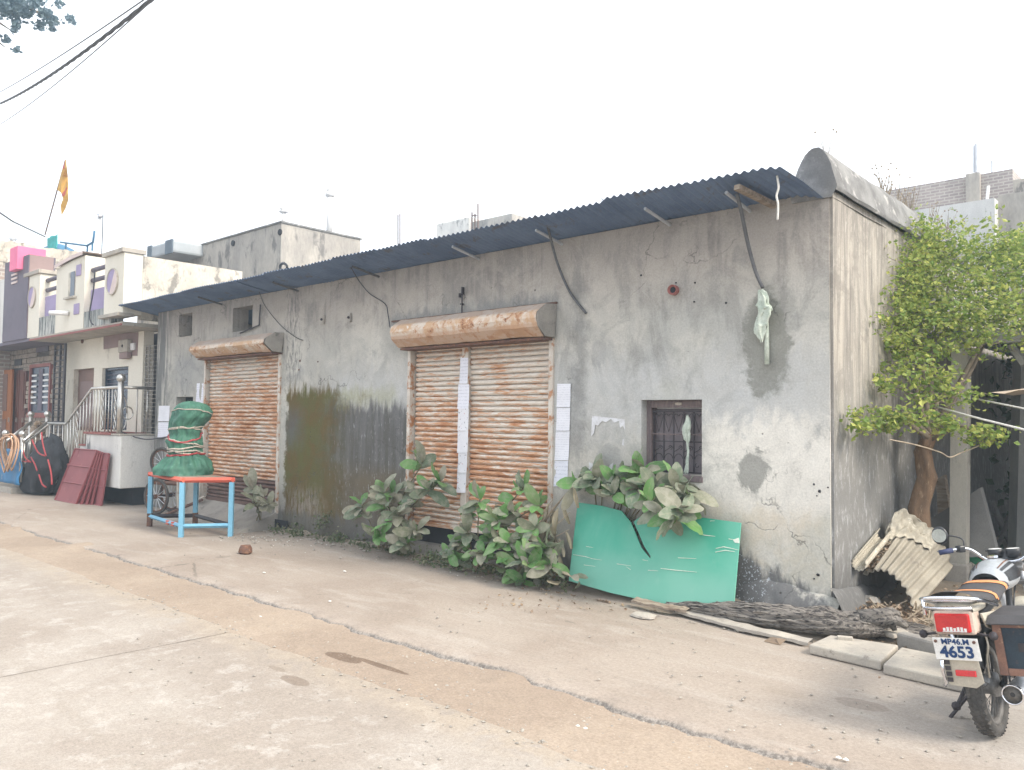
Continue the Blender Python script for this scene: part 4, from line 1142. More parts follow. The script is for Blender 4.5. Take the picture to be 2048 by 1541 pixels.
MB().bx(Vt[0], Vt[1], yS - .05, yS - .003, Vt[2], Vt[3]).build('ventilator', M['plum'], H2_)
MB().bx(fx(34, 725, yS), fx(48, 725, yS), yS - .06, yS - .003, fz(40, 732, yS), fz(40, 719, yS)).build('name_plate', M['iron'], H2_)
dz = fz(20, 742, yS)
for a, b, mk, yy in ((-14, 27, 'door_orange', -.12), (29, 42, 'door_dark', 0), (43, 55, 'door_dark', 0)):
    d_ = MB().bx(fx(a, 800, yS + yy), fx(b, 800, yS + yy), yS + yy - .06, yS + yy - .004, .7, dz - (.0 if yy else .02)).build('door', M[mk], H2_, bevel=.004)
    x0, x1 = fx(a, 800, yS + yy), fx(b, 800, yS + yy)
    for c, e in ((.08, .4), (.5, .95)):
        MB().bx(x0 + (x1 - x0) * .18, x1 - (x1 - x0) * .18, yS + yy - .075, yS + yy - .061, .7 + (dz - .7) * c, .7 + (dz - .7) * e).build('door_panel', M['door_brown' if yy else 'door_dark'], d_, bevel=.003)
    MB().bx(x1 - .09, x1 - .05, yS + yy - .09, yS + yy - .062, 1.5, 1.62).build('handle', M['steel'], d_)
xq0, xq1 = fx(-70, 600), fx(56, 600)
MB().bx(xq0, fx(60, 660) - .01, YF + .002, 2.0, 3.40, 3.47).build('balcony_slab', M['plum'], H2_)
MB().bx(fx(10, 600), fx(57, 600), YF - .03, YF + .55, 3.471, fz(35, 519)).build('plum_pier', M['plum'], H2_, bevel=.008)
MB().bx(fx(57, 600) + .001, fx(57, 600) + .02, YF - .01, YF + .5, 3.6, fz(35, 519) - .01).build('pier_lit_side', M['plum_side'], H2_)  # sunlit right face of the pier, painted as a lighter brown skin
pk = MB().bx(fx(25, 520, YF - .1), fx(40, 520, YF - .1), YF - .16, YF + .45, fz(30, 542, YF - .1), fz(30, 497, YF - .1)).build('pink_box', M['pink'], H2_, bevel=.01)
for py in (551, 559, 567):
    s_ = rect(27, py - 3, 38, py + 1, YF)
    MB().bx(s_[0], s_[1], YF - .05, YF - .032, s_[2], s_[3]).build('louvre', M['pinkish'], H2_)
MB().bx(xq0, fx(10, 600) - .002, YF + .02, YF + .3, 3.471, fz(3, 560)).build('pale_parapet', M['white_stain'], H2_)
MB().bx(xq0, fx(60, 660) - .02, .5, .55, 0, 3.39).build('inner_wall', M['mortar'], H2_)

# open ladder-like iron gate between the two houses
GT = thing('gate', 'narrow black iron gate standing open between the stone-faced and cream houses', 'gate', (fx(118, 850, -.1), -.1, .6))
gx = (fx(108, 770, -.1), fx(119, 770, -.1), fx(129, 770, -.1))
zg0, zg1 = fz(118, 866, -.1), fz(118, 690, -.1)
for k, x in enumerate(gx): MB().bx(x - (.02 if k < 2 else .05), x + .02, -.12, -.08, zg0, zg1).build('upright', M['iron'], GT)
for k in range(17):
    z = zg0 + (zg1 - zg0) * k / 16
    MB().bx(gx[0], gx[2], -.11, -.09, z - .012, z + .012).build('rung', M['iron'], GT)

# front steps rail of the stone house
R2 = thing('railing', 'short stainless handrails with ball-topped posts at the far left steps', 'railing', (fx(50, 950, -.9), -.9, .05))
for (a, b, c, d_, yy) in ((95, 834, 96, 958, -.35), (62, 834, 62, 950, -.35), (45, 874, 44, 965, -1.0), (11, 872, 10, 965, -1.0)):
    t, b_ = on_y(a, b, yy), on_y(a, d_, yy)
    q = MB().tube([(t.x, yy, max(.0, b_.z)), (t.x, yy, t.z)], .045, 8).build('post', M['steel'], R2, smooth=True)
    MB().ball((t.x, yy, t.z + .06), .075, 10).build('post_ball', M['steel'], q, smooth=True)
for a, b in (((95, 845), (47, 882)), ((62, 845), (14, 882))):
    MB().tube([on_y(*a, -.35), on_y(*b, -1.0)], .035, 8).build('handrail', M['steel'], R2, smooth=True)
for k in range(5):
    t = k / 4
    p = on_y(95, 848, -.35).lerp(on_y(47, 885, -1.0), t * .9 + .05)
    MB().tube([p, (p.x, p.y, p.z - .55)], .014, 6).build('baluster', M['steel'], R2, smooth=True)
MB().bx(fx(-70, 960, -1.0), fx(34, 960, -1.0), -1.1, YW, .0, .12).build('doorstep', M['cement_lt'], H2_)
MB().bx(fx(-70, 950, -.5), fx(100, 950, -.3), -.3, YW, .121, .5).build('upper_step', M['cement_lt'], H2_)
o = MB().grid(14, 10, lambda i, j: (fx(-30, 920, -1.1) + (fx(36, 920, -1.1) - fx(-30, 920, -1.1)) * i + .05 * nz(i * 4, j * 4), -1.05 + .06 * nz(i * 6, j * 3, 4), .2 + .75 * j + .05 * nz(i * 5, 2) * j)).build('plastic_sheet', M['blue_plastic'], smooth=True)
so_ = o.modifiers.new('thick', 'SOLIDIFY'); so_.thickness = .01
tag(o, 'blue plastic sheet draped over the low rail at far left', 'plastic sheet')
hs_ = MB()
c = on_y(22, 905, -1.12)
pts = []
for k in range(90):
    a = 2 * PI * k / 18; e = 1 + .12 * math.sin(k * .31)
    pts.append((c.x + .34 * e * math.sin(a) + .10 * math.sin(k * .21), c.y - .10 * (k / 90) + .04 * math.sin(k * .7), c.z - .02 + .38 * (1 + .10 * math.sin(k * .4)) * math.cos(a)))
tag(hs_.tube(pts, .018, 6).build('hose_coil', M['hose'], smooth=True), 'coil of orange hose hung on the rail post at far left', 'hose')
o = rag(7.7, -.5, [(78, 842, .05), (78, 850, .2), (77, 862, .22), (76, 878, .2), (76, 892, .1)], M['litter'], 'sack', '')
tag(o, 'brown sack resting between the two ball-topped handrail posts', 'sack')

# black-covered motorcycle
b0 = on_z(78, 990, 0)
def cover(i, j):
    t = i * 2 * PI; h = j
    prof = [(0.0, .55, .26), (.1, .72, .32), (.3, .88, .36), (.5, .86, .33), (.68, .70, .28), (.82, .52, .22), (.93, .36, .18), (1, .02, .02)]
    k = min(len(prof) - 2, next((q for q in range(len(prof) - 1) if prof[q + 1][0] >= h), len(prof) - 2)); u = (h - prof[k][0]) / (prof[k + 1][0] - prof[k][0]); u = max(0, min(1, u))
    rx = prof[k][1] * (1 - u) + prof[k + 1][1] * u; ry = prof[k][2] * (1 - u) + prof[k + 1][2] * u
    f = 1 + .07 * abs(math.sin(t * 4.5 + h * 4)) + .05 * math.sin(t * 9 - h * 7) * (1 - h) + .22 * nz(math.cos(t) * 1.6, math.sin(t) * 1.6, h * 2.4) + .08 * nz(math.cos(t) * 5, math.sin(t) * 5, h * 6)
    shear = .30 * h - .05
    z = .04 + (1.14 + .16 * abs(nz(t * 1.2, 4.0))) * h * (1 + .10 * math.cos(t - .3)) + .05 * nz(t, h * 3)
    return (b0.x - .12 + shear + rx * f * math.cos(t), b0.y + .12 + ry * f * math.sin(t), z)
CV = MB().grid(56, 26, cover).build('covered_motorcycle', M['tarp_black'], smooth=True)
tag(CV, 'motorcycle wrapped in a black cloth cover with red straps at left', 'covered motorcycle')
for pts in (((44, 890), (50, 915), (62, 925)), ((64, 880), (76, 905), (90, 912)), ((83, 865), (86, 890), (92, 912)), ((28, 912), (42, 922), (58, 924)), ((62, 915), (70, 930), (74, 942)),
            ((96, 920), (102, 945), (104, 970)), ((78, 950), (84, 968), (92, 975))):
    rope([on_y(a, b, b0.y - .24) for a, b in pts], .016, 6, 4).build('red_strap', M['strap_red'], CV, smooth=True)
rope([on_y(40, 895, -.75), on_y(70, 872, -.75), on_y(97, 850, -.7)], .022, 6).build('handle_bar', M['steel'], CV, smooth=True)

# stack of red steel panels leaning on the platform
SG = 'red sheet-metal panels leaning on the platform'
lab = ['front panel of the red metal stack, showing three pressed fields', 'second red panel edge behind the front panel of the leaning stack', 'third red panel edge in the middle of the leaning stack', 'fourth red panel edge in the leaning stack', 'rearmost right panel of the leaning red metal stack']
bx_ = [113, 130, 143, 155, 163]; tx_ = [152, 168, 178, 187, 174]
y_b = on_z(113, 1001, 0).y
for k in range(5):
    yb_, yt_ = y_b + .03 + .055 * k, -.60 + .012 * k
    bl, br = on_y((113, 124, 134, 144, 150)[k], 1003, yb_), on_y((155, 166, 176, 186, 205)[k], 1007, yb_)
    bl.z = br.z = .0
    tl, tr_ = on_y((153, 163, 173, 183, 190)[k], 906, yt_), on_y((197, 201, 205, 209, 221)[k], 908, yt_)
    tl.z = tr_.z = 1.02 - .01 * k
    n = (br - bl).cross(tl - bl).normalized()
    if n.y > 0: n = -n
    pn = MB().slab([bl, br, tr_, tl], n * .022).build('metal_panel', M['panel_red']); pn['label'] = lab[k]; pn['category'] = 'panel'; pn['group'] = SG
    for a, b in (((0, 0), (1, 0)), ((0, .36), (1, .36)), ((0, .68), (1, .68)), ((0, 1), (1, 1)), ((0, 0), (0, 1)), ((1, 0), (1, 1))):
        pa = bl.lerp(br, a[0]).lerp(tl.lerp(tr_, a[0]), a[1]); pb_ = bl.lerp(br, b[0]).lerp(tl.lerp(tr_, b[0]), b[1])
        MB().tube([pa + n * .03, pb_ + n * .03], .014, 4).build('pressed_rib', M['panel_red'], pn)

# black service wire slung from the platform to the wall, and one down the parapet
o = rope([on_x(243, 864, XH), on_y(262, 872, -.3), on_y(290, 879, -.15), on_y(318, 877, -.02), on_y(345, 872, -.02)], .012, 6).build('cable', M['wire'], smooth=True)
tag(o, 'black cable sagging from the house platform to the white sheets', 'cable')
o = rope([on_y(190, 540, YF - .04), on_y(187, 580, YF - .04), on_y(180, 620, YF - .06), on_y(180, 640, YF - .06), on_y(186, 650, YF - .05)], .014, 6).build('cable', M['wire'], smooth=True)
tag(o, 'black cable dangling over the lilac panel of the cream house', 'cable')

# ================================================================== behind: brick house, gabled concrete block, tank, right-hand houses
BH = thing('house', 'rough brick house with crumbling render rising behind the cream parapet', 'house', (-26, 3, 0))
xB = -24.5
zt = on_x(100, 493, xB).z
yB0, yB1 = on_x(-25, 480, xB).y, on_x(203, 512, xB).y
MB().bx(-32, xB, yB0, yB1, 0, zt - .72).build('brick_wall', M['brick'], BH)
def render_(i, j):
    y = yB0 + (yB1 - yB0) * i
    z0 = zt - .62 - .12 * nz(y * 2.2, 3); z1 = zt - .05 + .05 * nz(y * 1.6, 1) + .05 * nz(y * 6, 1)
    return (xB + .03 + .02 * nz(y * 4, j * 3), y, z0 + (z1 - z0) * j)
MB().grid(80, 6, render_).build('render_band', M['cream_old'], BH)
MB().bx(-32, xB, yB0, yB1, zt - .719, zt - .12).build('roof_edge', M['cream_old'], BH)
# roof clutter on it
yC = 1.6
p = on_y(97, 480, yC); pe_ = on_y(112, 486, yC)
o = MB().lathe([(.62, 0), (.6, .2), (.42, .48), (.12, .62)], (p.x, yC + .3, zt - .17), 16).build('net_dome', M['teal_dark'], smooth=True)
tag(o, 'dark blue net dome heaped on the brick house roof under the flag', 'net cover')
FP = thing('flag', 'saffron pennant on a thin leaning pole above the brick house roof', 'flag', (p.x, yC, zt))
fp0, fp1 = on_y(90, 470, yC), on_y(131, 320, yC)
MB().tube([fp0, fp1], .02, 6).build('pole', M['iron_rust'], FP)
fl_out = [(131, 320), (133, 335), (135, 355), (136, 375), (134, 388), (136, 400), (130, 418), (123, 430), (121, 412), (126, 398), (122, 386), (114, 380), (118, 362), (124, 340)]
def flagm():
    o = MB(); n = len(fl_out); o.slab([on_y(a, b, yC + .12 * math.sin(b * .11) * ((a - 114) / 20)) for a, b in fl_out], (0, .012, 0)); return o
flagm().build('cloth', M['flag'], FP)
q0, q1 = on_y(102, 478, yC), on_y(121, 492, yC)
o = MB().grid(8, 8, lambda i, j: (q0.x + (q1.x - q0.x) * i, yC - .1 + .05 * nz(i * 4, j * 4), q1.z - .1 + (q0.z - q1.z + .1) * j + .05 * nz(i * 3, 2))).build('cloth', M['teal_cloth'], smooth=True)
o.modifiers.new('t', 'SOLIDIFY').thickness = .02
tag(o, 'teal cloth hung over the thin blue rail on the brick house roof', 'cloth')
RR = thing('railing', 'thin blue pipe rail along the edge of the brick house roof', 'railing', (on_y(150, 500, yC).x, yC, zt - .2))
P = [on_y(121, 485, yC), on_y(174, 492, yC), on_y(186, 485, yC), on_y(189, 462, yC)]
MB().tube(P, .03, 6).build('rail_pipe', M['teal_dark'], RR, smooth=True)
for px, py in ((132, 487), (175, 492), (185, 486)):
    a = on_y(px, py, yC); MB().tube([a, (a.x, a.y, zt - .25)], .025, 6).build('rail_post', M['teal_dark'], RR)
a = on_y(26, 478, yC); o = MB().tube([(a.x, yC, zt - .2), (a.x, yC, a.z)], .04, 6).ball((a.x, yC, a.z), .12, 8).ball((a.x + .1, yC, a.z - .15), .08, 8).build('roof_tap', M['galv'], smooth=True)
tag(o, 'small grey tap fitting on the roof edge at far left', 'tap')
a = on_y(198, 432, 1.2); PV = thing('vent_pipe', 'tall white vent pipe with a small antenna behind the cream parapet', 'pipe', (a.x, 1.2, 3.5))
MB().tube([(a.x, 1.2, 3.4), (a.x, 1.2, a.z)], .06, 8).build('pipe', M['white'], PV, smooth=True)
MB().tube([(a.x - .12, 1.2, a.z + .03), (a.x + .12, 1.2, a.z + .03)], .03, 6).ball((a.x + .08, 1.2, a.z - .02), .06, 8).build('cap', M['galv'], PV, smooth=True)
a2 = on_y(206, 432, 1.2); MB().tube([(a2.x, 1.2, a.z), (a2.x, 1.2, 4.6)], .012, 5).build('cord', M['wire'], PV)

GB = thing('building', 'bare grey concrete block standing behind the left half of the tin roof', 'building', (-17, 6, 0))
c = on_y(563, 446, 3.4)
e1 = on_x(721, 482, c.x); x_l = on_y(338, 490, 3.4).x
MB().bx(x_l, c.x, 3.4, e1.y, 0, c.z).build('block', M['conc_grey'], GB)
MB().bx(x_l - .03, c.x + .03, 3.37, e1.y + .03, c.z + .001, c.z + .04).build('roof_edge', M['coping'], GB)
for px, py in ((386, 505), (467, 487), (561, 465)):
    a = on_y(px, py, 3.4)
    MB().lathe([(.075, -.03), (.075, .0)], (a.x, 3.4, a.z), 10, 'y').build('drain_hole', M['dark_in'], GB)
a = on_y(563, 430, 3.55); MB().tube([(c.x - .08, 3.5, c.z), (c.x - .08, 3.5, a.z)], .05, 8).lathe([(.06, 0), (.12, .03), (.06, .07), (.1, .1), (.03, .13)], (c.x - .08, 3.5, a.z), 10).build('vent_stub', M['white'], GB, smooth=True)
yv = 3.4 + (e1.y - 3.4) * .6; a = on_x(660, 395, c.x - .15)
MB().tube([(a.x, a.y, c.z - .02), (a.x, a.y, a.z)], .075, 8).lathe([(.075, 0), (.12, .03), (.12, .1), (.06, .14), (.1, .18), (.03, .22)], (a.x, a.y, a.z), 10).build('vent_pipe', M['white'], GB, smooth=True)
w0 = rect(296, 494, 346, 512, 2.6)
wt_ = MB().bx(w0[0], w0[1], 2.6, 4.4, w0[2], w0[3] + .1).build('water_tank', M['black_tank'], bevel=.06)
tag(wt_, 'low grey plastic tank with dark bands on the roof beside the concrete block', 'water tank')
for a, b in ((.0, .16), (.72, .98)):
    MB().bx(w0[0] + (w0[1] - w0[0]) * a - .01, w0[0] + (w0[1] - w0[0]) * b, 2.58, 2.62, w0[2] - .01, w0[3] + .11).build('dark_band', M['tank_band'], wt_)
a, b = on_y(405, 545, 1.6), on_y(425, 565, 1.6)
tag(MB().tube([a, b], .035, 5).build('stick', M['plank']), 'short brown stick lying on the tin roof before the concrete block', 'stick')
# dry creepers on the tin roof edge
tag(MB().tube([on_y(567 + 7 * math.cos(t), 535 + 8 * math.sin(t), .9) for t in [2 * PI * k / 14 for k in range(15)]], .025, 5).build('tyre_ring', M['bike_black']), 'dark hoop lying on the tin roof in front of the concrete block', 'hoop')

TK = thing('building', 'pale rooftop block with bare reinforcing rods far behind the tin roof', 'building', (-24, 26, 0))
t0 = on_y(872, 450, 24); t1 = on_y(938, 440, 24)
MB().bx(t0.x, t1.x, 24, 28, 0, on_y(905, 440, 24).z).build('block', M['white_stain'], TK, bevel=.1)
for px, y0 in ((944, 425), (950, 428), (956, 408)):
    a, b = on_y(px, 470, 24), on_y(px, y0, 24); MB().tube([a, b], .045, 5).build('rebar', M['iron_rust'], TK)
MB().tube([on_y(943, 432, 24), on_y(953, 432, 24)], .04, 5).build('rebar', M['iron_rust'], TK)
MB().bx(t1.x, t1.x + 3, 24.2, 27, 0, on_y(945, 442, 24).z).build('wing', M['conc_grey'], TK)
RB = thing('rebar', 'two thin reinforcing rods sticking up beyond the middle of the tin roof', 'rebar', on_y(798, 480, 24))
for px, y0 in ((796, 430), (800, 428)): MB().tube([on_y(px, 510, 24), on_y(px, y0, 24)], .04, 5).build('rod', M['iron_rust'], RB)

KB = thing('building', 'unfinished brick upper storey above a blue-grey wall behind the right parapet', 'building', (0, 13, 0))
yK = 11.5
k1 = on_y(2025, 336, yK); k0 = on_y(1650, 390, yK)
zs = on_y(1890, 415, yK).z
MB().bx(k0.x, k1.x, yK, yK + 6, zs, k1.z - .02).build('brick_wall', M['brick_hazed'], KB)
MB().bx(k0.x - .05, k1.x + .05, yK - .05, yK + 6.05, zs - .22, zs - .001).build('floor_slab', M['conc_grey'], KB)
cl = rect(1932, 340, 1960, 405, yK - .1)
MB().bx(cl[0], cl[1], yK - .12, yK - .001, zs, k1.z).build('column', M['conc_grey'], KB)
MB().bx(k1.x + .001, k1.x + .3, yK + .0, yK + 6, zs, k1.z - .25).build('side_wall', M['conc_grey'], KB)
x5 = on_y(1990, 450, yK - 1.5).x
MB().bx(on_y(1700, 450, yK - 1.5).x, x5, yK - 1.5, yK - .06, 0, on_y(1920, 407, yK - 1.5).z).build('lower_wall', M['white_stain'], KB)
MB().bx(x5 + .001, x5 + 3.2, yK - 1.2, yK + 5.9, 0, zs - .23).build('lower_side', M['conc_grey'], KB)
a, b = on_y(1974, 403, yK - .3), on_y(1977, 372, yK - .3); MB().tube([a, b], .03, 6).build('white_pipe', M['white'], KB)
for px, y0, r in ((1952, 288, .03), (1948, 292, .02), (1984, 322, .02)):
    MB().tube([on_y(px, 345, yK + .5), on_y(px, y0, yK + .5)], r, 5).build('rod', M['galv'], KB)

# dry grass tufts on the parapet and wall tops
gr = MB()
for px, py, y in [(1606, 300, .3), (1732, 345, 2.0)] + [(random.uniform(1770, 1890), 0, 0) for _ in range(22)]:
    if py == 0:
        y = 1.5 + (px - 1770) / 120 * 3.2; b = Vector((XR - .1, y, 3.98))
    else:
        b = on_y(px, py + 22, y); b = Vector((XR - .15, max(.1, y), 4.02))
    for k in range(5 if py == 0 else 4):
        t = b + Vector((random.uniform(-.12, .12), random.uniform(-.12, .12), random.uniform(.12, .34)))
        gr.tube([b, b.lerp(t, .6) + Vector((.01, 0, .02)), t], [.004, .003, .001], 3, False)
        if random.random() < .6: gr.ball(t, .012, 4)
o = gr.build('dry_grass', M['stem_dry'], kind='stuff')

# ---- overhead lines
WG = 'overhead wires crossing the sky at top left'
def line(a, da, b, db, sag, r, label, twist=False):
    A = CAM + ray(*a).normalized() * da; B = CAM + ray(*b).normalized() * db
    P = []
    for k in range(41):
        t = k / 40; P.append(A.lerp(B, t) + Vector((0, 0, -sag * 4 * t * (1 - t))))
    m = MB()
    if twist:
        L = (B - A).length; d = (B - A).normalized(); s = d.cross(Vector((0, 0, 1))).normalized(); u = s.cross(d)
        for ph in (0, 2.1, 4.2):
            q = []
            for k in range(161):
                t = k / 160; w = t * L * 5 + ph
                q.append(A.lerp(B, t) + Vector((0, 0, -sag * 4 * t * (1 - t))) + (s * math.cos(w) + u * math.sin(w)) * r * .75)
            m.tube(q, r * .62, 5)
    else: m.tube(P, r, 5)
    o = m.build('overhead_wire', M['cable'], smooth=True); tag(o, label, 'wire', WG)
line((-60, 226), 26, (345, -35), 9, .25, .017, 'thick twisted black service cable crossing the top left sky', True)
line((-60, 214), 26, (345, -40), 9.2, .1, .008, 'thin wire just above the thick twisted cable at top left')
line((-60, 280), 26, (360, -50), 8.6, .2, .007, 'lowest thin wire under the twisted cable at top left')
A = on_y(90, 474, yC)
m_ = MB().tube([CAM + ray(-60, 385).normalized() * 22, A.lerp(CAM + ray(-60, 385).normalized() * 22, .5) + Vector((0, 0, -.1)), A], .022, 5)
tag(m_.build('overhead_wire', M['cable'], smooth=True), 'short dark line running down to the net dome on the brick house', 'wire', WG)

# ---- overhanging tree, top left
def leaf_quad(mb, c, s, rng=random, flat=.0):
    a = Vector((rng.gauss(0, 1), rng.gauss(0, 1), rng.gauss(0, 1) * (1 - flat))).normalized()
    b = a.cross(Vector((rng.gauss(0, 1), rng.gauss(0, 1), rng.gauss(0, 1)))).normalized()
    l, w = s * rng.uniform(.75, 1.25), s * rng.uniform(.28, .42)
    n = a.cross(b) * (w * .35)
    mb.add([c - a * l * .5, c + b * w - n, c + a * l * .5, c - b * w - n], [(0, 1, 2), (0, 2, 3)])
TL = thing('tree', 'dark leafy branch of a tree hanging into the top left corner', 'tree', (-17.5, -8.2, 0))
d0 = 13.0
def tp(px, py, d=d0): return CAM + ray(px, py).normalized() * d
base = Vector((-17.5, -8.2, 0)); crownc = tp(-260, -40)
MB().tube([base, base.lerp(crownc, .5) + Vector((-.4, .2, .3)), crownc], [.26, .2, .12], 10).build('trunk', M['twig'], TL, smooth=True)
for tgt in ((-40, 20), (70, 20), (20, 60), (120, 45), (10, 95)):
    MB().tube([crownc, crownc.lerp(tp(*tgt), .5) + Vector((0, 0, .25)), tp(*tgt)], [.08, .045, .006], 6).build('limb', M['twig'], TL, smooth=True)
fo = MB()
for (px, py, s, n) in ((-120, -20, 60, 420), (-30, 10, 36, 260), (15, 12, 26, 190), (45, 22, 22, 170), (70, 6, 18, 90), (90, 28, 13, 80), (105, 42, 12, 60), (118, 8, 9, 20), (138, 38, 9, 28), (32, 50, 9, 40), (28, 62, 6, 16), (12, 80, 8, 34), (33, 100, 8, 30), (80, 52, 12, 55), (105, 58, 6, 20), (150, 46, 5, 7), (50, -20, 40, 160)):
    for _ in range(int(n * 1.5)):
        leaf_quad(fo, tp(random.gauss(px, s * .5), random.gauss(py, s * .42), d0 + random.uniform(-.8, .8)), .062)
fo.build('foliage', M['leaf_far'], TL, kind='stuff')

# ================================================================== street things
# blue table with a red rim
TB = thing('table', 'sky-blue metal table frame with a vermilion rim carrying the green bundle', 'table', (-11.75, -1.0, 0))
tc = [on_z(299, 1053), on_z(362, 1075), on_z(461, 1073), on_z(386, 1050)]
tc[3] = tc[0] + tc[2] - tc[1]
HT = .80
for k, c in enumerate(tc):
    lg = MB().tube([(c.x, c.y, .0), (c.x, c.y, HT - .03)], .044, 4).build('leg', M['table_blue'], TB)
    if k in (0, 3): MB().tube([(c.x, c.y, .0), (c.x, c.y, .2)], .046, 4).build('bare_foot', M['iron_rust'], lg)
for k in range(4):
    a, b = tc[k], tc[(k + 1) % 4]; z = .155
    MB().tube([(a.x, a.y, z), (b.x, b.y, z)], .032, 4).build('stretcher', M['table_blue' if k in (0, 1) else 'iron'], TB)
    dirv = (b - a).normalized() * .04
    MB().tube([Vector((a.x, a.y, HT)) - dirv, Vector((b.x, b.y, HT)) + dirv], .036, 4).build('rim', M['table_red'], TB)
for t in (.62, .78):
    a = tc[0].lerp(tc[1], t); MB().box((a.x, a.y, .155), (.09, .056, .056), Euler((0, 0, math.atan2((tc[1] - tc[0]).y, (tc[1] - tc[0]).x)))).build('red_patch', M['table_red'], TB)
ctr = (tc[0] + tc[2]) / 2
pts = [Vector((c.x, c.y, HT + .012)).lerp(Vector((ctr.x, ctr.y, HT + .012)), .04) for c in tc]
MB().slab(pts, (0, 0, .022)).build('table_top', M['plank'], TB)

# tied green bundle
yb_ = ctr.y
bc = on_y(372, 940, yb_)
SIL = [(0, 313, 427), (.1, 317, 424), (.2, 327, 415), (.27, 339, 402), (.33, 336, 403), (.45, 333, 403), (.55, 342, 399), (.62, 340, 401), (.7, 339, 409), (.78, 341, 418), (.86, 344, 420), (.92, 348, 416), (.96, 353, 408), (.985, 361, 396), (1, 374, 380)]
def rad(t):
    for a, b in zip(SIL, SIL[1:]):
        if a[0] <= t <= b[0]:
            u = (t - a[0]) / (b[0] - a[0]); l, r = a[1] * (1 - u) + b[1] * u, a[2] * (1 - u) + b[2] * u
            return (r - l) / 2 / 132, ((l + r) / 2 - 372) / 132
    return .02, .05
BZ0, BH_ = HT + .03, 1.10
RH = Vector((RT.x, RT.y, 0)).normalized()
def bundle_pt(t, a, k=1.0):
    r, off = rad(t)
    g1 = max(0, 1 - abs(t - .27) / .3); g2 = max(0, 1 - abs(t - .56) / .2)
    pl = .17 * g1 * (abs(math.sin(8.5 * a + 2 * nz(a, 1) + t * 2)) - .6) +   .13 * g2 * (abs(math.sin(9 * a + 1 + 5 * (t - .55))) - .5)
    f = (1 + pl + .13 * nz(math.cos(a) * 1.8, math.sin(a) * 1.8, t * 4.4) + .16 * (abs(nz(math.cos(a) * 3.2, math.sin(a) * 3.2, t * 6)) - .2) + .05 * nz(math.cos(a) * 8, math.sin(a) * 8, t * 14)) * k
    z = BZ0 + BH_ * t + .02 * nz(a * 2, t * 4) * (t > .02)
    return Vector((bc.x, yb_, 0)) + RH * off + Vector((r * f * math.cos(a), r * f * .92 * math.sin(a), z))
BD = MB().grid(96, 72, lambda i, j: bundle_pt(j, 2 * PI * i)).build('bundle', M['tarp_green'], smooth=True)
tag(BD, 'tall green tarpaulin bundle tied with cords standing on the blue table', 'bundle')
def wrap(t0, amp, ph, r, mat, nm):
    MB().tube([bundle_pt(min(.99, max(.01, t0 + amp * math.sin(a + ph))), a, 1.03) for a in [2 * PI * k / 44 for k in range(45)]], r, 5).build(nm, mat, BD, smooth=True)
wrap(.275, .015, .5, .016, M['strap_red'], 'red_cord'); wrap(.30, .03, 2.2, .012, M['cord_pale'], 'cord'); wrap(.36, .02, 1.0, .013, M['cord_pale'], 'cord')
wrap(.44, .05, 3.6, .011, M['cord_pale'], 'cord'); wrap(.54, .09, 5.4, .014, M['strap_red'], 'red_cord'); wrap(.60, .04, 2.5, .009, M['cord_pale'], 'cord')
wrap(.64, .02, .0, .009, M['cord_pale'], 'cord'); wrap(.84, .05, 2.6, .008, M['cord_pale'], 'cord'); wrap(.33, .05, 4.4, .01, M['cord_pale'], 'cord')

# handcart with spoked wheels behind the table
HC = thing('handcart', 'old handcart with spoked wheels parked behind the blue table', 'handcart', (on_z(318, 1040).x, -.45, 0))
def spoked(c, r, yaw, parent, nsp=12, lean=0.0):
    a = Vector((math.cos(yaw), math.sin(yaw), 0)); u = Vector((-math.sin(yaw) * math.sin(lean), math.cos(yaw) * math.sin(lean), math.cos(lean)))
    ax = a.cross(u); c = Vector(c); ring = lambda rr, n=28: [c + (a * math.cos(2 * PI * k / n) + u * math.sin(2 * PI * k / n)) * rr for k in range(n + 1)]
    w = MB().tube(ring(r - .02), .024, 6, False).build('wheel', M['tyre'], parent, smooth=True)
    MB().tube(ring(r - .055), .012, 5, False).build('rim', M['iron_rust'], w, smooth=True)
    MB().tube([c - ax * .06, c + ax * .06], .04, 8).build('hub', M['iron_rust'], w)
    for k in range(nsp):
        t = 2 * PI * k / nsp; MB().tube([c + (a * math.cos(t) + u * math.sin(t)) * .03, c + (a * math.cos(t) + u * math.sin(t)) * (r - .05)], .006, 4).build('spoke', M['galv'], w)
cw0 = on_y(318, 1007, -.45)
spoked((cw0.x, -.50, .31), .31, .25, HC); spoked((cw0.x - .25, -.12, .30), .30, .25, HC)
uw = on_y(324, 928, -.22)
spoked((uw.x, -.2, uw.z), .30, .35, HC, 12, -.15)
MB().tube([(cw0.x + .02, -.58, .31), (cw0.x - .27, -.05, .30)], .022, 6).build('axle', M['iron'], HC)
a = on_y(357, 965, -.4); b = on_y(357, 1016, -.4)
MB().tube([a, b], .035, 6).build('frame_post', M['cement_lt'], HC)
MB().tube([on_y(322, 1034, -.55), on_y(404, 1000, -.3)], .026, 6).build('frame_bar', M['iron_rust'], HC)
MB().tube([on_y(300, 965, -.3), on_y(360, 968, -.3)], .04, 6).build('frame_bar', M['iron_rust'], HC)
MB().box(on_y(340, 950, -.15), (.5, .3, .05), Euler((.1, 0, .2))).build('deck', M['plank'], HC)
o = MB().tube([on_y(401, 963, -.1), on_y(400, 1000, -.1)], .025, 6).tube([on_y(396, 1002, -.12), on_y(408, 995, -.12)], .035, 6).build('pipe_stub', M['cement_lt'], smooth=True)
tag(o, 'pale upright pipe stub at the left foot of the small shutter', 'pipe')

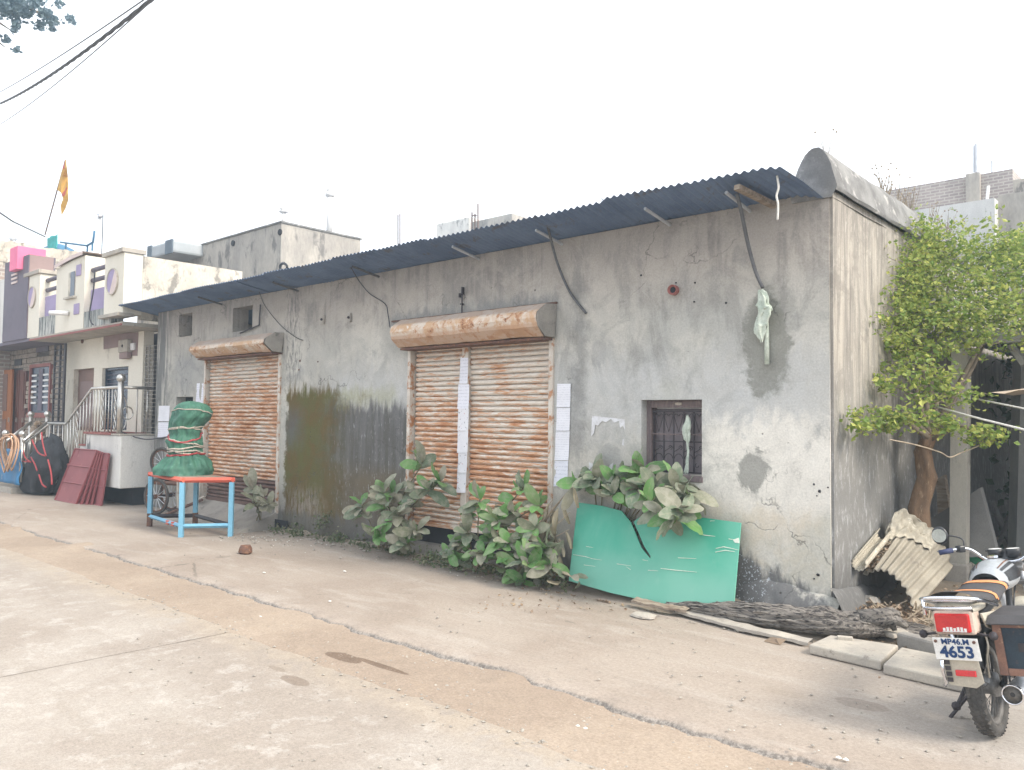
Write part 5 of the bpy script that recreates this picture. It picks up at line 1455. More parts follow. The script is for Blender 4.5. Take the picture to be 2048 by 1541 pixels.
# stones, litter and crumbs
def rock(c, r, name='stone', mat='pebble', par=None, seed=0):
    c = Vector(c)
    mb = MB().ball((0, 0, 0), 1, 10)
    mb.v = [c + Vector((v.x * r[0], v.y * r[1], v.z * r[2])) * (1 + .35 * nz(v.x * 1.5 + seed, v.y * 1.5, v.z * 1.5)) for v in mb.v]
    return mb.build(name, M[mat], par)
p = on_z(491, 1108); tag(rock((p.x, p.y, .045), (.11, .08, .07), seed=3, mat='iron_rust'), 'fist-sized brown stone lying alone on the pavement before the small shutter', 'stone')
p = on_z(1287, 1235); tag(rock((p.x, p.y, .015), (.12, .08, .025), seed=8, mat='cement_lt'), 'flat pale stone beside the split plank below the green board', 'stone')
p = on_z(1548, 1287); tag(MB().slab([(p.x - .07, p.y - .02, .004), (p.x + .06, p.y - .03, .004), (p.x + .08, p.y + .02, .03), (p.x + .02, p.y + .0, .035), (p.x - .04, p.y + .02, .025)], (0, .015, .008)).build('scrap', M['litter']), 'small torn yellow-brown scrap on the pavement in front of the log', 'scrap')
pb = MB(); ck = MB()
def crumbs(n, fpx, fs, m):
    for _ in range(n):
        x, y, z = fpx(); s = fs()
        k = len(m.v); bl = MB().ball((0, 0, 0), 1, 5)
        ra = random.random() * 9
        m.add([Vector((x, y, z + s * .3)) + Vector((v.x * s * 1.2, v.y * s, v.z * s * .6)) * (1 + .4 * nz(v.x * 2 + ra, v.y * 2, v.z)) for v in bl.v], bl.f)
def edge_pt():
    x = random.uniform(-14, -1.2); return x, edge_y(x) - abs(random.gauss(0, .05)) , -.05
crumbs(700, edge_pt, lambda: random.choice((.006, .008, .01, .016)), pb)
def dirt_pt():
    x = random.uniform(-9, -1.2); return x, random.uniform(-3.4, -2.6), -.048
crumbs(1300, dirt_pt, lambda: random.choice((.003, .004, .005, .006, .009, .013)), pb)
def wall_pt():
    x = random.uniform(-10.8, -5); return x, -.15 - abs(random.gauss(0, .18)), .008
crumbs(260, wall_pt, lambda: random.uniform(.006, .02), pb)
def ramp_pt():
    return random.gauss(-10.1, .5), random.gauss(-.75, .22), .006
crumbs(70, ramp_pt, lambda: random.uniform(.006, .022), pb)
def any_pt():
    p = on_z(random.uniform(250, 2000), random.uniform(1100, 1530)); return p.x, min(p.y, -.6), (-.048 if p.y < -2.6 else .006)
crumbs(900, any_pt, lambda: random.choice((.003, .003, .004, .005, .007, .011)), pb)
pb.build('pebbles', M['pebble'], kind='stuff')
crumbs(45, ramp_pt, lambda: random.uniform(.004, .012), ck); crumbs(30, any_pt, lambda: random.uniform(.003, .007), ck)
for px, py in ((524, 1225), (1686, 1522 - 0), (1165, 1440), (1687, 1205), (690, 1145), (663, 1206), (527, 1147)):
    p = on_z(px, py); q = p.copy(); crumbs(2, lambda: (q.x + random.gauss(0, .02), q.y, (-.046 if q.y < -2.6 else .006)), lambda: .014, ck)
ck.build('white_crumbs', M['chalk'], kind='stuff')

# green board, torn, leaning behind the log
B0, B1 = on_y(1137, 1160, -.36), on_y(1467, 1216, -.33)
T0 = on_y(1155, 1005, -.10); nB = (B1 - B0).cross(T0 - B0).normalized()
if nB.y > 0: nB = -nB
outl = [(1137, 1162), (1155, 1005), (1205, 1012), (1243, 1022), (1262, 1045), (1273, 1072), (1283, 1096), (1300, 1117), (1301, 1113), (1288, 1093), (1278, 1069), (1267, 1044), (1285, 1030), (1330, 1032), (1395, 1034), (1482, 1046), (1478, 1090), (1467, 1217), (1438, 1222), (1300, 1204), (1220, 1186)]
def on_board(px, py, up=0.0): return on_plane(px, py, B0, nB) + nB * up
GBD = MB().slab([on_board(a, b) for a, b in outl], -nB * .016).build('board', M['teal_board'], bevel=.003)
tag(GBD, 'large torn teal-green board leaning against the wall behind the log', 'board')
for seg in (((1146, 1110), (1172, 1114), (1182, 1117)), ((1183, 1118), (1203, 1121)), ((1234, 1128), (1262, 1132)), ((1297, 1141), (1316, 1143)), ((1322, 1138), (1352, 1141), (1394, 1145)), ((1430, 1105), (1450, 1101), (1470, 1104)), ((1432, 1097), (1448, 1094), (1478, 1101)),
            ((1398, 1069), (1412, 1071), (1430, 1073)), ((1458, 1078), (1476, 1081)), ((1172, 1093), (1186, 1095)), ((1262, 1140), (1252, 1134)), ((1356, 1116), (1392, 1118)), ((1168, 1131), (1190, 1133)), ((1286, 1120), (1296, 1122)), ((1420, 1043), (1430, 1042))):
    P = [on_board(a + random.uniform(-1, 1), b + random.uniform(-.6, .6), .002) for a, b in seg]
    MB().tube(P, [.0028] + [.0038] * (len(P) - 2) + [.0016] if len(P) > 2 else [.003, .0015], 4).build('scratch', M['chip'], GBD)
MB().slab([on_board(a, b, .001) for a, b in ((1466, 1080), (1478, 1076), (1479, 1087), (1470, 1086))], nB * .002).build('chipped_corner', M['chip'], GBD)

# weathered log
LP = [on_y(1335, 1216, -.34), on_y(1400, 1232, -.36), on_y(1470, 1243, -.37), on_y(1560, 1252, -.36), on_y(1650, 1256, -.32), on_y(1720, 1252, -.24), on_y(1775, 1240, -.10)]
LR = [.03, .055, .082, .10, .108, .10, .06]
def logf(i, j):
    t = i * (len(LP) - 1); k = min(len(LP) - 2, int(t)); u = t - k; u2 = u * u * (3 - 2 * u)
    c = LP[k].lerp(LP[k + 1], u); r = LR[k] * (1 - u2) + LR[k + 1] * u2
    a = 2 * PI * j
    ridge = .18 * abs(math.sin(a * 5.5 + 3 * nz(i * 3, 1) + 2 * i)) + .12 * nz(math.cos(a) * 2.4, math.sin(a) * 2.4, i * 7) + .10 * nz(math.cos(a) * 7, math.sin(a) * 7, i * 16)
    r *= .9 + ridge
    return (c.x + .25 * r * math.sin(a * 3) * .2, c.y + 1.25 * r * math.cos(a), max(.012, .02 + c.z * .25 + r * .82 + r * .9 * math.sin(a)))
LG = MB().grid(120, 60, logf).build('log', M['bark'], smooth=True)
tag(LG, 'gnarled grey log lying along the foot of the wall before the corner', 'log')
lb = MB()
for k in range(90):
    i = random.uniform(.05, .95); j = random.uniform(.02, .6); a = Vector(logf(i, j)); b = Vector(logf(min(1, i + random.uniform(.04, .12)), j + random.uniform(-.015, .015)))
    w = random.uniform(.004, .012)
    lb.tube([a, a.lerp(b, .5) + Vector((0, -.004, .010)), b], [w * .4, w, w * .3], 4)
lb.build('bark_strips', M['bark'], LG, kind='stuff')
# roots / stump end
for tgt in ((1815, 1255), (1800, 1228), (1790, 1262)):
    e = on_y(*tgt, -.12); MB().tube([LP[5] + Vector((0, 0, .05)), LP[6].lerp(e, .5) + Vector((0, 0, .03)), e], [.075, .045, .018], 8).build('root_stub', M['bark'], LG, smooth=True)

# split planks edging the bed
PG = 'split planks along the foot of the wall'
def plank(pts, y, w, th, label, mat='plank'):
    """pts: sight points of the front edge on the ground"""
    P = [on_z(a, b, z) for a, b, z in pts]
    def f(i, j):
        t = i * (len(P) - 1); k = min(len(P) - 2, int(t)); c = P[k].lerp(P[k + 1], t - k)
        q = [(0, 0), (0, th), (w, th + .012), (w, 0)][int(round(j * 3))]
        return (c.x, c.y + q[0] + .012 * nz(i * 9, 2), c.z + q[1] + .010 * nz(i * 11, j * 2 + y))
    o = MB().grid(40, 3, f).build('plank', M[mat]); tag(o, label, 'plank', PG)
plank([(1128, 1168, .02), (1250, 1192, .02), (1370, 1226, .015)], 1.0, .09, .03, 'reddish split plank lying on the pavement below the teal board', 'iron_rust')
plank([(1100, 1158, .05), (1230, 1182, .05), (1372, 1218, .04)], 2.0, .10, .02, 'pale plank propped under the lower edge of the teal board', 'plank')
plank([(1350, 1226, .02), (1480, 1262, .02), (1616, 1292, .015)], 3.0, .10, .024, 'long thin pale plank running in front of the log', 'cement_lt')
plank([(1262, 1205, .05), (1318, 1218, .05), (1372, 1226, .05)], 4.0, .09, .02, 'short splintered board end sticking out by the start of the log', 'plank')

# paving flags at the right
FG = 'loose concrete paving flags beside the motorcycle'
def flag_(pp, z, th, label):
    P = [on_z(a, b, z) for a, b in pp]
    o = MB().slab([(p.x, p.y, z) for p in P], (0, 0, -th)).build('paving_flag', M['cement_lt'], bevel=.012); tag(o, label, 'paving flag', FG)
flag_([(1618, 1289), (1762, 1322), (1797, 1290), (1660, 1270)], .075, .07, 'paving flag with one corner by the log end, left of the joint')
flag_([(1766, 1328), (1935, 1366), (1960, 1325), (1802, 1294)], .072, .07, 'paving flag right of the joint, running behind the motorcycle wheel')
flag_([(1765, 1262), (1788, 1269), (1818, 1262), (1800, 1254)], .10, .04, 'small broken paving piece on the soil at the end of the log')
o = MB().box(on_z(1690, 1277, .085), (.11, .05, .03), Euler((0, 0, .4))).build('brick', M['cement_lt'], bevel=.006); tag(o, 'small pale brick chip on the left paving flag', 'brick')
a, b = on_z(1800, 1268, .12), on_z(1910, 1296, .12)
o = MB().box((a + b) / 2 - Vector((0, 0, .05)), ((b - a).length, .10, .14), Euler((0, 0, math.atan2((b - a).y, (b - a).x)))).build('kerb', M['cement'], bevel=.02); tag(o, 'rounded cement kerb stone behind the paving flags', 'kerb')

# ================================================================== broad-leaved plants: every leaf its own part
def leaf_mesh(name, mat, L=1.0, W=.46, droop=.25, fold=.18, tip=.5, n=7):
    vs, fs = [], []
    for i in range(n + 1):
        t = i / n; w = W / 2 * math.sin(PI * min(1, t ** 1.2 * .93 + .03)) ** .62
        if i == n: w = .05
        if i == 0: w = .03
        y = L * t; z = -droop * t * t + .05 * math.sin(PI * t)
        ru = .02 * math.sin(i * 2.3)
        vs += [(-w, y, z + fold * w + ru), (0, y, z), (w, y, z + fold * w - ru)]
    for i in range(n):
        a = 3 * i; fs += [(a, a + 1, a + 4, a + 3), (a + 1, a + 2, a + 5, a + 4)]
    me = bpy.data.meshes.new(name); me.from_pydata(vs, [], fs); me.update()
    me.polygons.foreach_set('use_smooth', [True] * len(fs)); me.materials.append(mat); return me
LV = {k: [leaf_mesh('leaf', M[k], 1, w, d, f) for w, d, f in ((.46, .14, .14), (.52, .26, .06), (.42, .05, .2), (.48, .36, .10))] for k in ('leaf_fresh', 'leaf_dust', 'leaf_bluish')}
LV['leaf_dead'] = [leaf_mesh('leaf', M['leaf_dead'], 1, w, d, f) for w, d, f in ((.26, .5, 1.1), (.30, .7, .9), (.2, .3, 1.4))]
def put_leaf(root, kind, base, dirv, length, roll=0.0):
    me = random.choice(LV[kind]); o = bpy.data.objects.new('leaf', me); COL.objects.link(o); o.parent = root
    y = dirv.normalized(); nr = Vector((random.gauss(.25, .55), random.gauss(-.6, .45), random.gauss(.6, .45)))
    z = nr - y * nr.dot(y)
    z = z.normalized() if z.length > .1 else y.orthogonal().normalized(); x = y.cross(z)
    m = Matrix((x, y, z)).transposed() @ Matrix.Rotation(roll, 3, 'Y')
    o.matrix_local = Matrix.Translation(base - wloc(root)) @ m.to_4x4() @ Matrix.Scale(length, 4)
    return o
def shrub(base, tips, label, kinds, group, size=.22, per=7, stem='stem', bend=.15, over=None):
    root = thing('shrub', label, 'plant', base, group)
    for (t, up) in tips:
        b = Vector(base) + Vector((random.uniform(-.08, .08), random.uniform(-.03, .03), 0)); mid = b.lerp(t, .5) + Vector((0, -.02, bend * .5))
        if over: mid = Vector((b.x + (t.x - b.x) * .75, -.02, max(over, t.z + .03)))
        rope([b, mid, t], .007, 5, 5).build('stem', M[stem], root, smooth=True)
        a0 = random.random() * 6
        ax = (t - mid).normalized()
        for k in range(per):
            a = a0 + k * 2.4 + random.uniform(-.3, .3)
            el = R_(random.uniform(-25, 25) if k > 2 else random.uniform(35, 70)) + up * .2
            d = Vector((math.cos(a) * math.cos(el), math.sin(a) * math.cos(el) - .35, math.sin(el)))
            put_leaf(root, random.choice(kinds), t - ax * (.10 * (k / per)), d, size * random.uniform(.5, 1.15), random.uniform(-.5, .5))
        for k in range(4):                        # leaves along the stem
            q = mid.lerp(t, random.uniform(.1, .7)); q.y -= .03; a = random.random() * 6.3
            put_leaf(root, random.choice(kinds), q, Vector((math.cos(a), math.sin(a) * .6 - .4, random.uniform(-.35, .3))), size * random.uniform(.7, 1.0), random.uniform(-.5, .5))
    return root
SGp = 'broad-leaved shrubs along the foot of the warehouse'
T = lambda px, py, y, up=0: (on_y(px, py, y), up)
shrub((-8.05, -.22, .05), [T(845, 928, -.3, 2), T(768, 985, -.4), T(722, 1008, -.35), T(800, 1028, -.5), T(862, 978, -.3), T(835, 1062, -.45), T(762, 1068, -.5), T(882, 962, -.2), T(790, 990, -.3), T(815, 1088, -.45)],
      'bushy dusty-green shrub at the left edge of the big shutter', ['leaf_dust', 'leaf_bluish', 'leaf_fresh', 'leaf_dust'], SGp, .255, 10)
shrub((-6.35, -.25, .08), [T(1050, 972, -.3, 2), T(960, 998, -.4), T(1000, 1042, -.5), T(1080, 1010, -.35), T(935, 1060, -.45), T(1022, 1085, -.55), T(1072, 1058, -.5), T(895, 1108, -.45), T(968, 1108, -.55), T(1100, 1098, -.5), T(1030, 1022, -.4), T(985, 1075, -.4), T(1075, 1110, -.55), T(1105, 1135, -.55), T(1060, 1130, -.6), T(920, 1085, -.5), T(1050, 1165, -.5)],
      'largest bright green shrub in front of the right half of the big shutter', ['leaf_fresh', 'leaf_fresh', 'leaf_bluish', 'leaf_dust'], SGp, .235, 10)
shrub((-4.75, -.10, .2), [T(1192, 962, -.16, 1), T(1282, 953, -.14, 2), T(1352, 975, -.18, 1), T(1372, 992, -.34), T(1232, 970, -.18), T(1312, 978, -.25), T(1328, 1030, -.46, -2), T(1275, 978, -.28, -1), T(1352, 1042, -.5, -2), T(1162, 972, -.16), T(1225, 990, -.3), T(1300, 1010, -.42), T(1365, 1025, -.45), T(1255, 965, -.2)],
      'grey-green shrub spilling over the top of the teal board', ['leaf_bluish', 'leaf_dust', 'leaf_bluish', 'leaf_fresh'], SGp, .27, 9, over=1.0)
shrub((-10.95, -.25, .12), [T(508, 975, -.35, 1), T(530, 990, -.35), T(512, 1005, -.4), T(540, 1008, -.35)],
      'small dusty plant at the lower right corner of the small shutter', ['leaf_dust'], SGp, .25, 4)
# withered plant
WR = thing('shrub', 'withered dry plant with hanging dead leaves left of the teal board', 'plant', (-5.55, -.3, .1), SGp)
for px, py in ((1150, 968), (1135, 985), (1120, 1005), (1140, 1025), (1110, 1050), (1128, 1080), (1095, 1110), (1085, 1130), (1105, 1000), (1120, 1110), (1138, 1060)):
    t = on_y(px, py, -.32); b = Vector((-5.62 + random.uniform(-.12, .12), -.32, .1))
    MB().tube([b, b.lerp(t, .5) + Vector((-.05, -.03, .05)), t], [.01, .008, .004], 5).build('stem', M['stem_dry'], WR, smooth=True)
    for k in range(7):
        q = b.lerp(t, random.uniform(.4, 1)); put_leaf(WR, random.choice(('leaf_dead', 'leaf_dead', 'leaf_dust')), q, Vector((random.uniform(-.7, .7), random.uniform(-.6, .1), -1)), random.uniform(.13, .24), random.uniform(-1, 1))
for k in range(16):
    p = on_y(random.uniform(1060, 1160), random.uniform(1120, 1165), -.5); p.z = max(.04, min(.2, p.z))
    put_leaf(WR, random.choice(('leaf_dust', 'leaf_dead', 'leaf_dust')), p, Vector((random.uniform(-1, 1), random.uniform(-1, .4), random.uniform(-.2, .3))), random.uniform(.12, .2), random.uniform(-.8, .8))
# weeds
wd_ = MB()
def weed(x, y, z, n, s, h):
    for _ in range(n):
        leaf_quad(wd_, Vector((x + random.gauss(0, s), y + random.gauss(0, s * .6), z + abs(random.gauss(0, h)))), random.uniform(.025, .055))
for _ in range(130): weed(random.uniform(-10.7, -5.2), -.12 - abs(random.gauss(0, .1)), .02, 7, .05, .05)
for px, py in ((640, 1050), (650, 1042), (590, 1070), (680, 1075), (720, 1085)):
    p = on_y(px, py, -.12); weed(p.x, p.y, max(.02, p.z - .05), 50, .06, .08)
for px, py in ((860, 1120), (880, 1130), (905, 1135), (940, 1145), (850, 1085), (900, 1090), (1010, 1160), (1075, 1150), (1120, 1150)):
    p = on_y(px, py, -.4); weed(p.x, p.y, .02, 60, .1, .08)
wd_.build('weeds', M['leaf_weed'], kind='stuff')

# ================================================================== right side: tree, posts, scrap
TR = thing('tree', 'leafy green tree with a twisted brown trunk beside the warehouse side wall', 'tree', (-2.27, 1.68, .12))
tk = [Vector((-2.27, 1.68, .12)), on_y(1837, 1015, 1.66), on_y(1856, 955, 1.66), on_y(1845, 905, 1.66), on_y(1860, 868, 1.64)]
def trunkf(i, j):
    t = i * (len(tk) - 1); k = min(len(tk) - 2, int(t)); c = tk[k].lerp(tk[k + 1], t - k); a = 2 * PI * j
    r = (.098 - .03 * i + .02 * max(0, .12 - i) * 6) * (1 + .16 * math.sin(3 * a + i * 7) + .18 * nz(math.cos(a) * 2, math.sin(a) * 2, i * 5))
    return (c.x + r * math.cos(a), c.y + r * math.sin(a), c.z)
MB().grid(40, 20, trunkf).build('trunk', M['trunk'], TR, smooth=True)
fork = tk[-1]
limbs = [((1800, 840), 1.2), ((1770, 760), 1.5), ((1850, 720), 1.7), ((1930, 760), 1.9), ((1990, 870), 1.5), ((1720, 855), .9), ((1900, 560), 2.4), ((1990, 640), 2.6), ((1800, 560), 2.2), ((2060, 560), 2.6)]
for (q, y) in limbs:
    e = on_y(*q, y); m_ = fork.lerp(e, .5) + Vector((random.uniform(-.1, .1), 0, .08))
    MB().tube([fork - Vector((0, 0, .05)), m_, e], [.035, .02, .007], 6).build('limb', M['twig'], TR, smooth=True)
leaves = MB(); tw = MB()
def spray(px, py, y, n, sx, sz, sy, s):
    c = on_y(px, py, y)
    for _ in range(n):
        p = c + Vector((random.gauss(0, sx), random.gauss(0, sy), random.gauss(0, sz)))
        if p.x < XR + .06 and p.y > 0: p.x = XR + .06 + random.random() * .1
        a = random.random() * 6.3
        tip = p + Vector((math.cos(a) * .1, math.sin(a) * .1, random.uniform(-.04, .06)))
        if random.random() < .35: tw.tube([p, tip], .0025, 3, False)
        for k in range(5): leaf_quad(leaves, p.lerp(tip, random.random()) + Vector((random.gauss(0, .035), random.gauss(0, .035), random.gauss(0, .025))), s * random.choice((.55, .75, .95, 1.15)), flat=.35)
# dense upper crown in overlapping clumps
for px, py, y, n in ((1790, 510, 2.3, 60), (1840, 500, 2.6, 80), (1900, 505, 2.8, 90), (1960, 505, 2.9, 100), (2020, 500, 3.0, 110), (2080, 520, 2.9, 110), (1775, 560, 1.9, 60), (1830, 555, 2.2, 90), (1890, 560, 2.4, 100), (1950, 560, 2.5, 100), (2010, 565, 2.6, 100), (2070, 575, 2.6, 110),
                    (1790, 610, 1.7, 60), (1850, 610, 2.0, 80), (1910, 615, 2.1, 80), (1970, 615, 2.2, 85), (2030, 620, 2.3, 85), (2090, 640, 2.2, 90), (1770, 655, 1.5, 40), (1830, 660, 1.7, 55), (1890, 660, 1.9, 60), (1950, 660, 2.0, 60), (2010, 660, 2.0, 60), (2035, 480, 3.4, 60), (1760, 530, 2.0, 28), (1758, 590, 1.7, 22)):
    spray(px + random.uniform(-10, 10), py + random.uniform(-8, 8), y, int(n * 1.35), .17, .13, .28, .05)
# looser low sprays
for px, py, y, n in ((1745, 655, 1.3, 9), (1770, 690, 1.3, 16), (1800, 700, 1.4, 20), (1840, 720, 1.4, 20), (1880, 700, 1.6, 22), (1765, 735, 1.2, 8), (1815, 735, 1.2, 10), (1770, 775, 1.0, 18), (1800, 770, 1.0, 10), (1840, 760, 1.1, 26), (1880, 755, 1.2, 22), (1860, 790, 1.1, 22), (1900, 790, 1.2, 20),
                    (1698, 848, .18, 14), (1712, 842, .3, 12), (1730, 830, .7, 18), (1760, 850, .7, 26), (1790, 840, .8, 26), (1820, 830, .8, 24), (1870, 840, 1.0, 22), (1900, 850, 1.0, 22), (1930, 800, 1.4, 16), (1945, 870, 1.3, 14), (1980, 870, 1.4, 18), (1995, 880, 1.4, 10), (1900, 650, 1.8, 20), (1960, 690, 1.8, 16)):
    spray(px, py, y, n, .065, .045, .08, .058)
leaves.build('foliage', M['leaf_tree'], TR, kind='stuff'); tw.build('twigs', M['twig'], TR, kind='stuff')
tag(rope([on_x(1780, 880, -2.0), on_x(1830, 890, -2.0), on_y(1880, 905, .95), on_y(1900, 915, 1.0), on_y(1925, 905, 1.2), on_y(1990, 880, 1.4)], .006, 5).build('creeper', M['stem_dry'], smooth=True), 'bare looping vine crossing in front of the pale post', 'vine')

# cement posts with a cross beam
PGr = 'cement posts of the open shed'
pa, pt_ = on_z(1917, 1158, .17), None
xP = pa.x; yP = pa.y
zP = on_y(1935, 690, yP).z
PO = MB()
def post(i, j):
    q = [(-.075, -.07), (.075, -.07), (.075, .07), (-.075, .07), (-.075, -.07)][int(round(j * 4))]
    return (xP + q[0] + .055 * i, yP + q[1], -.05 + (zP + .05) * i)
PO.grid(10, 4, post); o = PO.build('post', M['post'], bevel=0); tag(o, 'pale cement post standing in front of the tree, nearer of two', 'post', PGr)
MB().bx(xP - .11, xP + .11, yP - .10, yP + .10, -.05, .33).build('post_base', M['cement'], o, bevel=.02)
p2 = on_z(2034, 1120, .15)
o = MB().tube([(p2.x, p2.y, -.05), (p2.x + .1, p2.y + .0, on_y(2040, 690, p2.y).z)], .105, 4).build('post', M['post_dark']); tag(o, 'shaded grey post behind the motorcycle, farther of two', 'post', PGr)
bz = zP + .06
SH = thing('shed', 'dark open shed with a tin roof behind the tree at right', 'shed', (-.5, 5, 0))
MB().bx(XR + .02, 2.6, yP - .06, yP + .06, zP, zP + .13).build('cross_beam', M['post_dark'], SH)
MB().tube([on_y(2048, 730, yP + .2), on_y(2020, 690, yP + .2)], .04, 5).build('brace', M['post_dark'], SH)
MB().grid(70, 8, lambda i, j: (XR + .05 + 5.2 * i, yP + .1 + 5.2 * j, zP + .16 + .05 * j + .02 * math.cos(i * 5.2 / .15 * PI))).build('roof', M['zinc_under'], SH, smooth=True)
MB().bx(XR + .02, 2.7, 9.2, 9.4, 0, zP + .3).build('rear_wall', M['brick_hazed'], SH)
MB().bx(1.9, 2.05, yP + .3, 9.19, 0, zP + .1).build('side_wall', M['brick_hazed'], SH)
# creepers growing inside the shed
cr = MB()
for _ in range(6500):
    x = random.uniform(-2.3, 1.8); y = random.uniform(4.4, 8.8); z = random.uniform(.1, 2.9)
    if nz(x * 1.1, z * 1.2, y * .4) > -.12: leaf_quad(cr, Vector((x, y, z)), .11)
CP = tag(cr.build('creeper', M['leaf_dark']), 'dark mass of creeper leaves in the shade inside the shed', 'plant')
TT = thing('trestle', 'crossed grey poles leaning in the shed beside the farther post', 'trestle', on_z(1985, 1110, .15))
for a, b, yy in (((1990, 1025), (2025, 1100), 4.6), ((2018, 1040), (1990, 1105), 4.5), ((1985, 1000), (2030, 1110), 4.8)):
    MB().tube([on_y(*a, yy), on_y(*b, yy)], .025, 6).build('pole', M['grey_sheet'], TT)
# taut white cords
RG = 'white cords strung across the shed front'
tag(MB().tube([on_y(1868, 813, 1.2), on_y(1960, 838, .9), on_y(2090, 870, .3)], .009, 6).build('cord', M['rope_white'], smooth=True), 'lower white cord tied to the tree and running out right', 'cord', RG)
tag(MB().tube([on_y(1945, 797, 1.6), on_y(2090, 826, 1.0)], .008, 6).build('cord', M['rope_white'], smooth=True), 'upper white cord running right from the pale post', 'cord', RG)
aw = on_y(2040, 780, 2.0)
AW = thing('awning', 'edge of a tan cloth awning at the right border above the cords', 'awning', (aw.x + .5, 2.0, aw.z - .2))
MB().grid(12, 10, lambda i, j: (aw.x - .16 + 1.3 * i, 1.6 + 1.0 * j, aw.z - .035 + .10 * math.sin(PI * min(1, i * 1.2) * .5) - .03 * abs(math.sin(i * 16)) * (j < .05))).build('cloth', M['tan_cloth'], AW, smooth=True)
MB().tube([(aw.x + .55, 2.1, .1), (aw.x + .55, 2.1, aw.z + .02)], .02, 6).build('pole', M['galv'], AW)

# arched corrugated sheet over rubbish
NEAR = [on_x(1728, 1150, -2.44), on_x(1748, 1141, -2.34), on_x(1772, 1142, -2.24), on_x(1797, 1160, -2.14), on_x(1817, 1188, -2.06), on_x(1831, 1226, -2.0)]
FAR = [on_x(1778, 1066, -2.40), on_x(1806, 1056, -2.31), on_x(1840, 1060, -2.22), on_x(1872, 1078, -2.12), on_x(1895, 1105, -2.03), on_x(1905, 1140, -1.97)]
def poly(P, t):
    t *= len(P) - 1; k = min(len(P) - 2, int(t)); u = t - k
    a, b, c, d = P[max(0, k - 1)], P[k], P[k + 1], P[min(len(P) - 1, k + 2)]
    return .5 * ((2 * b) + (c - a) * u + (2 * a - 5 * b + 4 * c - d) * u * u + (3 * b - a - 3 * c + d) * u ** 3)
def arch(i, j, lift=0.0):
    p = poly(NEAR, i).lerp(poly(FAR, i), j)
    q = poly(NEAR, min(1, i + .03)).lerp(poly(FAR, min(1, i + .03)), j) - poly(NEAR, max(0, i - .03)).lerp(poly(FAR, max(0, i - .03)), j)
    n = q.cross(poly(FAR, i) - poly(NEAR, i)).normalized()
    if n.z < 0 and i < .6: n = -n
    if i >= .6 and n.x < 0: n = -n
    return p + n * (.013 * math.cos(i * 2 * PI * 9.5) + lift)
o = MB().grid(114, 12, arch).build('corrugated_sheet', M['asbestos'], smooth=True)
o.modifiers.new('t', 'SOLIDIFY').thickness = .007
tag(o, 'bent cream corrugated sheet arched over rubbish at the wall corner', 'roofing sheet')
def rollf(i, j):
    a = 2 * PI * j * .72 + 2.2; c = Vector((-2.42, .42, .50)).lerp(Vector((-2.40, 1.02, .70)), i); r = .06 + .006 * math.cos(a * 12)
    return (c.x + r * math.cos(a), c.y, c.z + r * math.sin(a))
o = MB().grid(14, 40, rollf).build('roofing_scrap', M['sack'], smooth=True); o.modifiers.new('t', 'SOLIDIFY').thickness = .006
tag(o, 'curled brown strip of old roofing lying along the top of the arched sheet', 'roofing scrap')
def sackf(i, j):
    a = Vector(arch(.02 + .66 * i, .68 + .40 * j)); w = nz(i * 3.2, j * 3.2, 3) + .6 * nz(i * 7, j * 7, 8) + .3 * abs(nz(i * 13, j * 13, 1))
    ed_ = min(i, 1 - i, j, 1 - j) * 4
    return a + Vector((.03 * w, -.06 * w * (1 - j) + .02, .03 + .08 * max(0, w) * min(1, ed_) + .14 * math.exp(-((i - .2) ** 2 + (j - .6) ** 2) * 14)))
o = MB().grid(40, 40, sackf).build('sack', M['sack'], smooth=True); o.modifiers.new('t', 'SOLIDIFY').thickness = .004
tag(o, 'crumpled dusty plastic sheet draped over the arched corrugated sheet', 'plastic sheet')
gp = [on_y(1850, 1045, 2.4), on_y(1960, 976, 2.5), on_y(1995, 1112, 2.3), on_y(1850, 1120, 2.3)]
o = MB().slab(gp, (0.02, .03, .01)).build('sheet', M['grey_sheet']); tag(o, 'flat dull grey sheet leaning behind the pale post', 'sheet')
o = MB().slab([on_y(1872, 960, 2.9), on_y(1888, 950, 2.9), on_y(1905, 1070, 2.8), on_y(1878, 1075, 2.8)], (.02, .03, 0)).build('board', M['plank']); tag(o, 'brown board standing on end behind the tree trunk', 'board')

# rubbish and dead leaves
lt = MB()
def lpt(x, y, z, s): 
    leaf_quad(lt, Vector((x, y, z)), s, flat=.8)
def soil_z(x, y):
    r = max(0, min(1, (y + .5) / 1.6)); fade = max(0, min(1, (1.2 - x) / 2.0 + .4)); return -.02 + .17 * r * fade
for _ in range(900):
    x = random.gauss(-1.85, .3); y = random.gauss(.55, .4); lpt(x, y - .25, max(.02, soil_z(x, y - .25)) + random.uniform(.0, .03), random.uniform(.015, .04))
for _ in range(500):
    x = random.uniform(-2.4, -.2); y = random.uniform(-.3, 3); lpt(x, y, max(.02, soil_z(x, y)) + random.uniform(.01, .03), random.uniform(.02, .05))
for _ in range(260):
    x = random.gauss(-2.15, .12); y = random.gauss(.3, .15); lpt(x, y, .12 + random.uniform(0, .06), random.uniform(.03, .06))
for _ in range(160):
    p = Vector(arch(random.uniform(.02, .2), random.uniform(0, .6))); lpt(p.x, p.y, p.z + random.uniform(.0, .05), random.uniform(.025, .05))
for _ in range(120):
    p = on_z(random.uniform(950, 1350), random.uniform(1150, 1230)); lpt(p.x, min(p.y, -.5), .012, random.uniform(.015, .05))
lt.build('leaf_litter', M['litter'], kind='stuff')
def heap(i, j):
    a = 2 * PI * i; r = .42 * j; h = (1 - j * j)
    return (-2.12 + r * math.cos(a) * 1.1, .22 + .8 * r * math.sin(a), .03 + .09 * h + .07 * nz(math.cos(a) * r * 9, math.sin(a) * r * 9, 3) * (1 - j * .6))
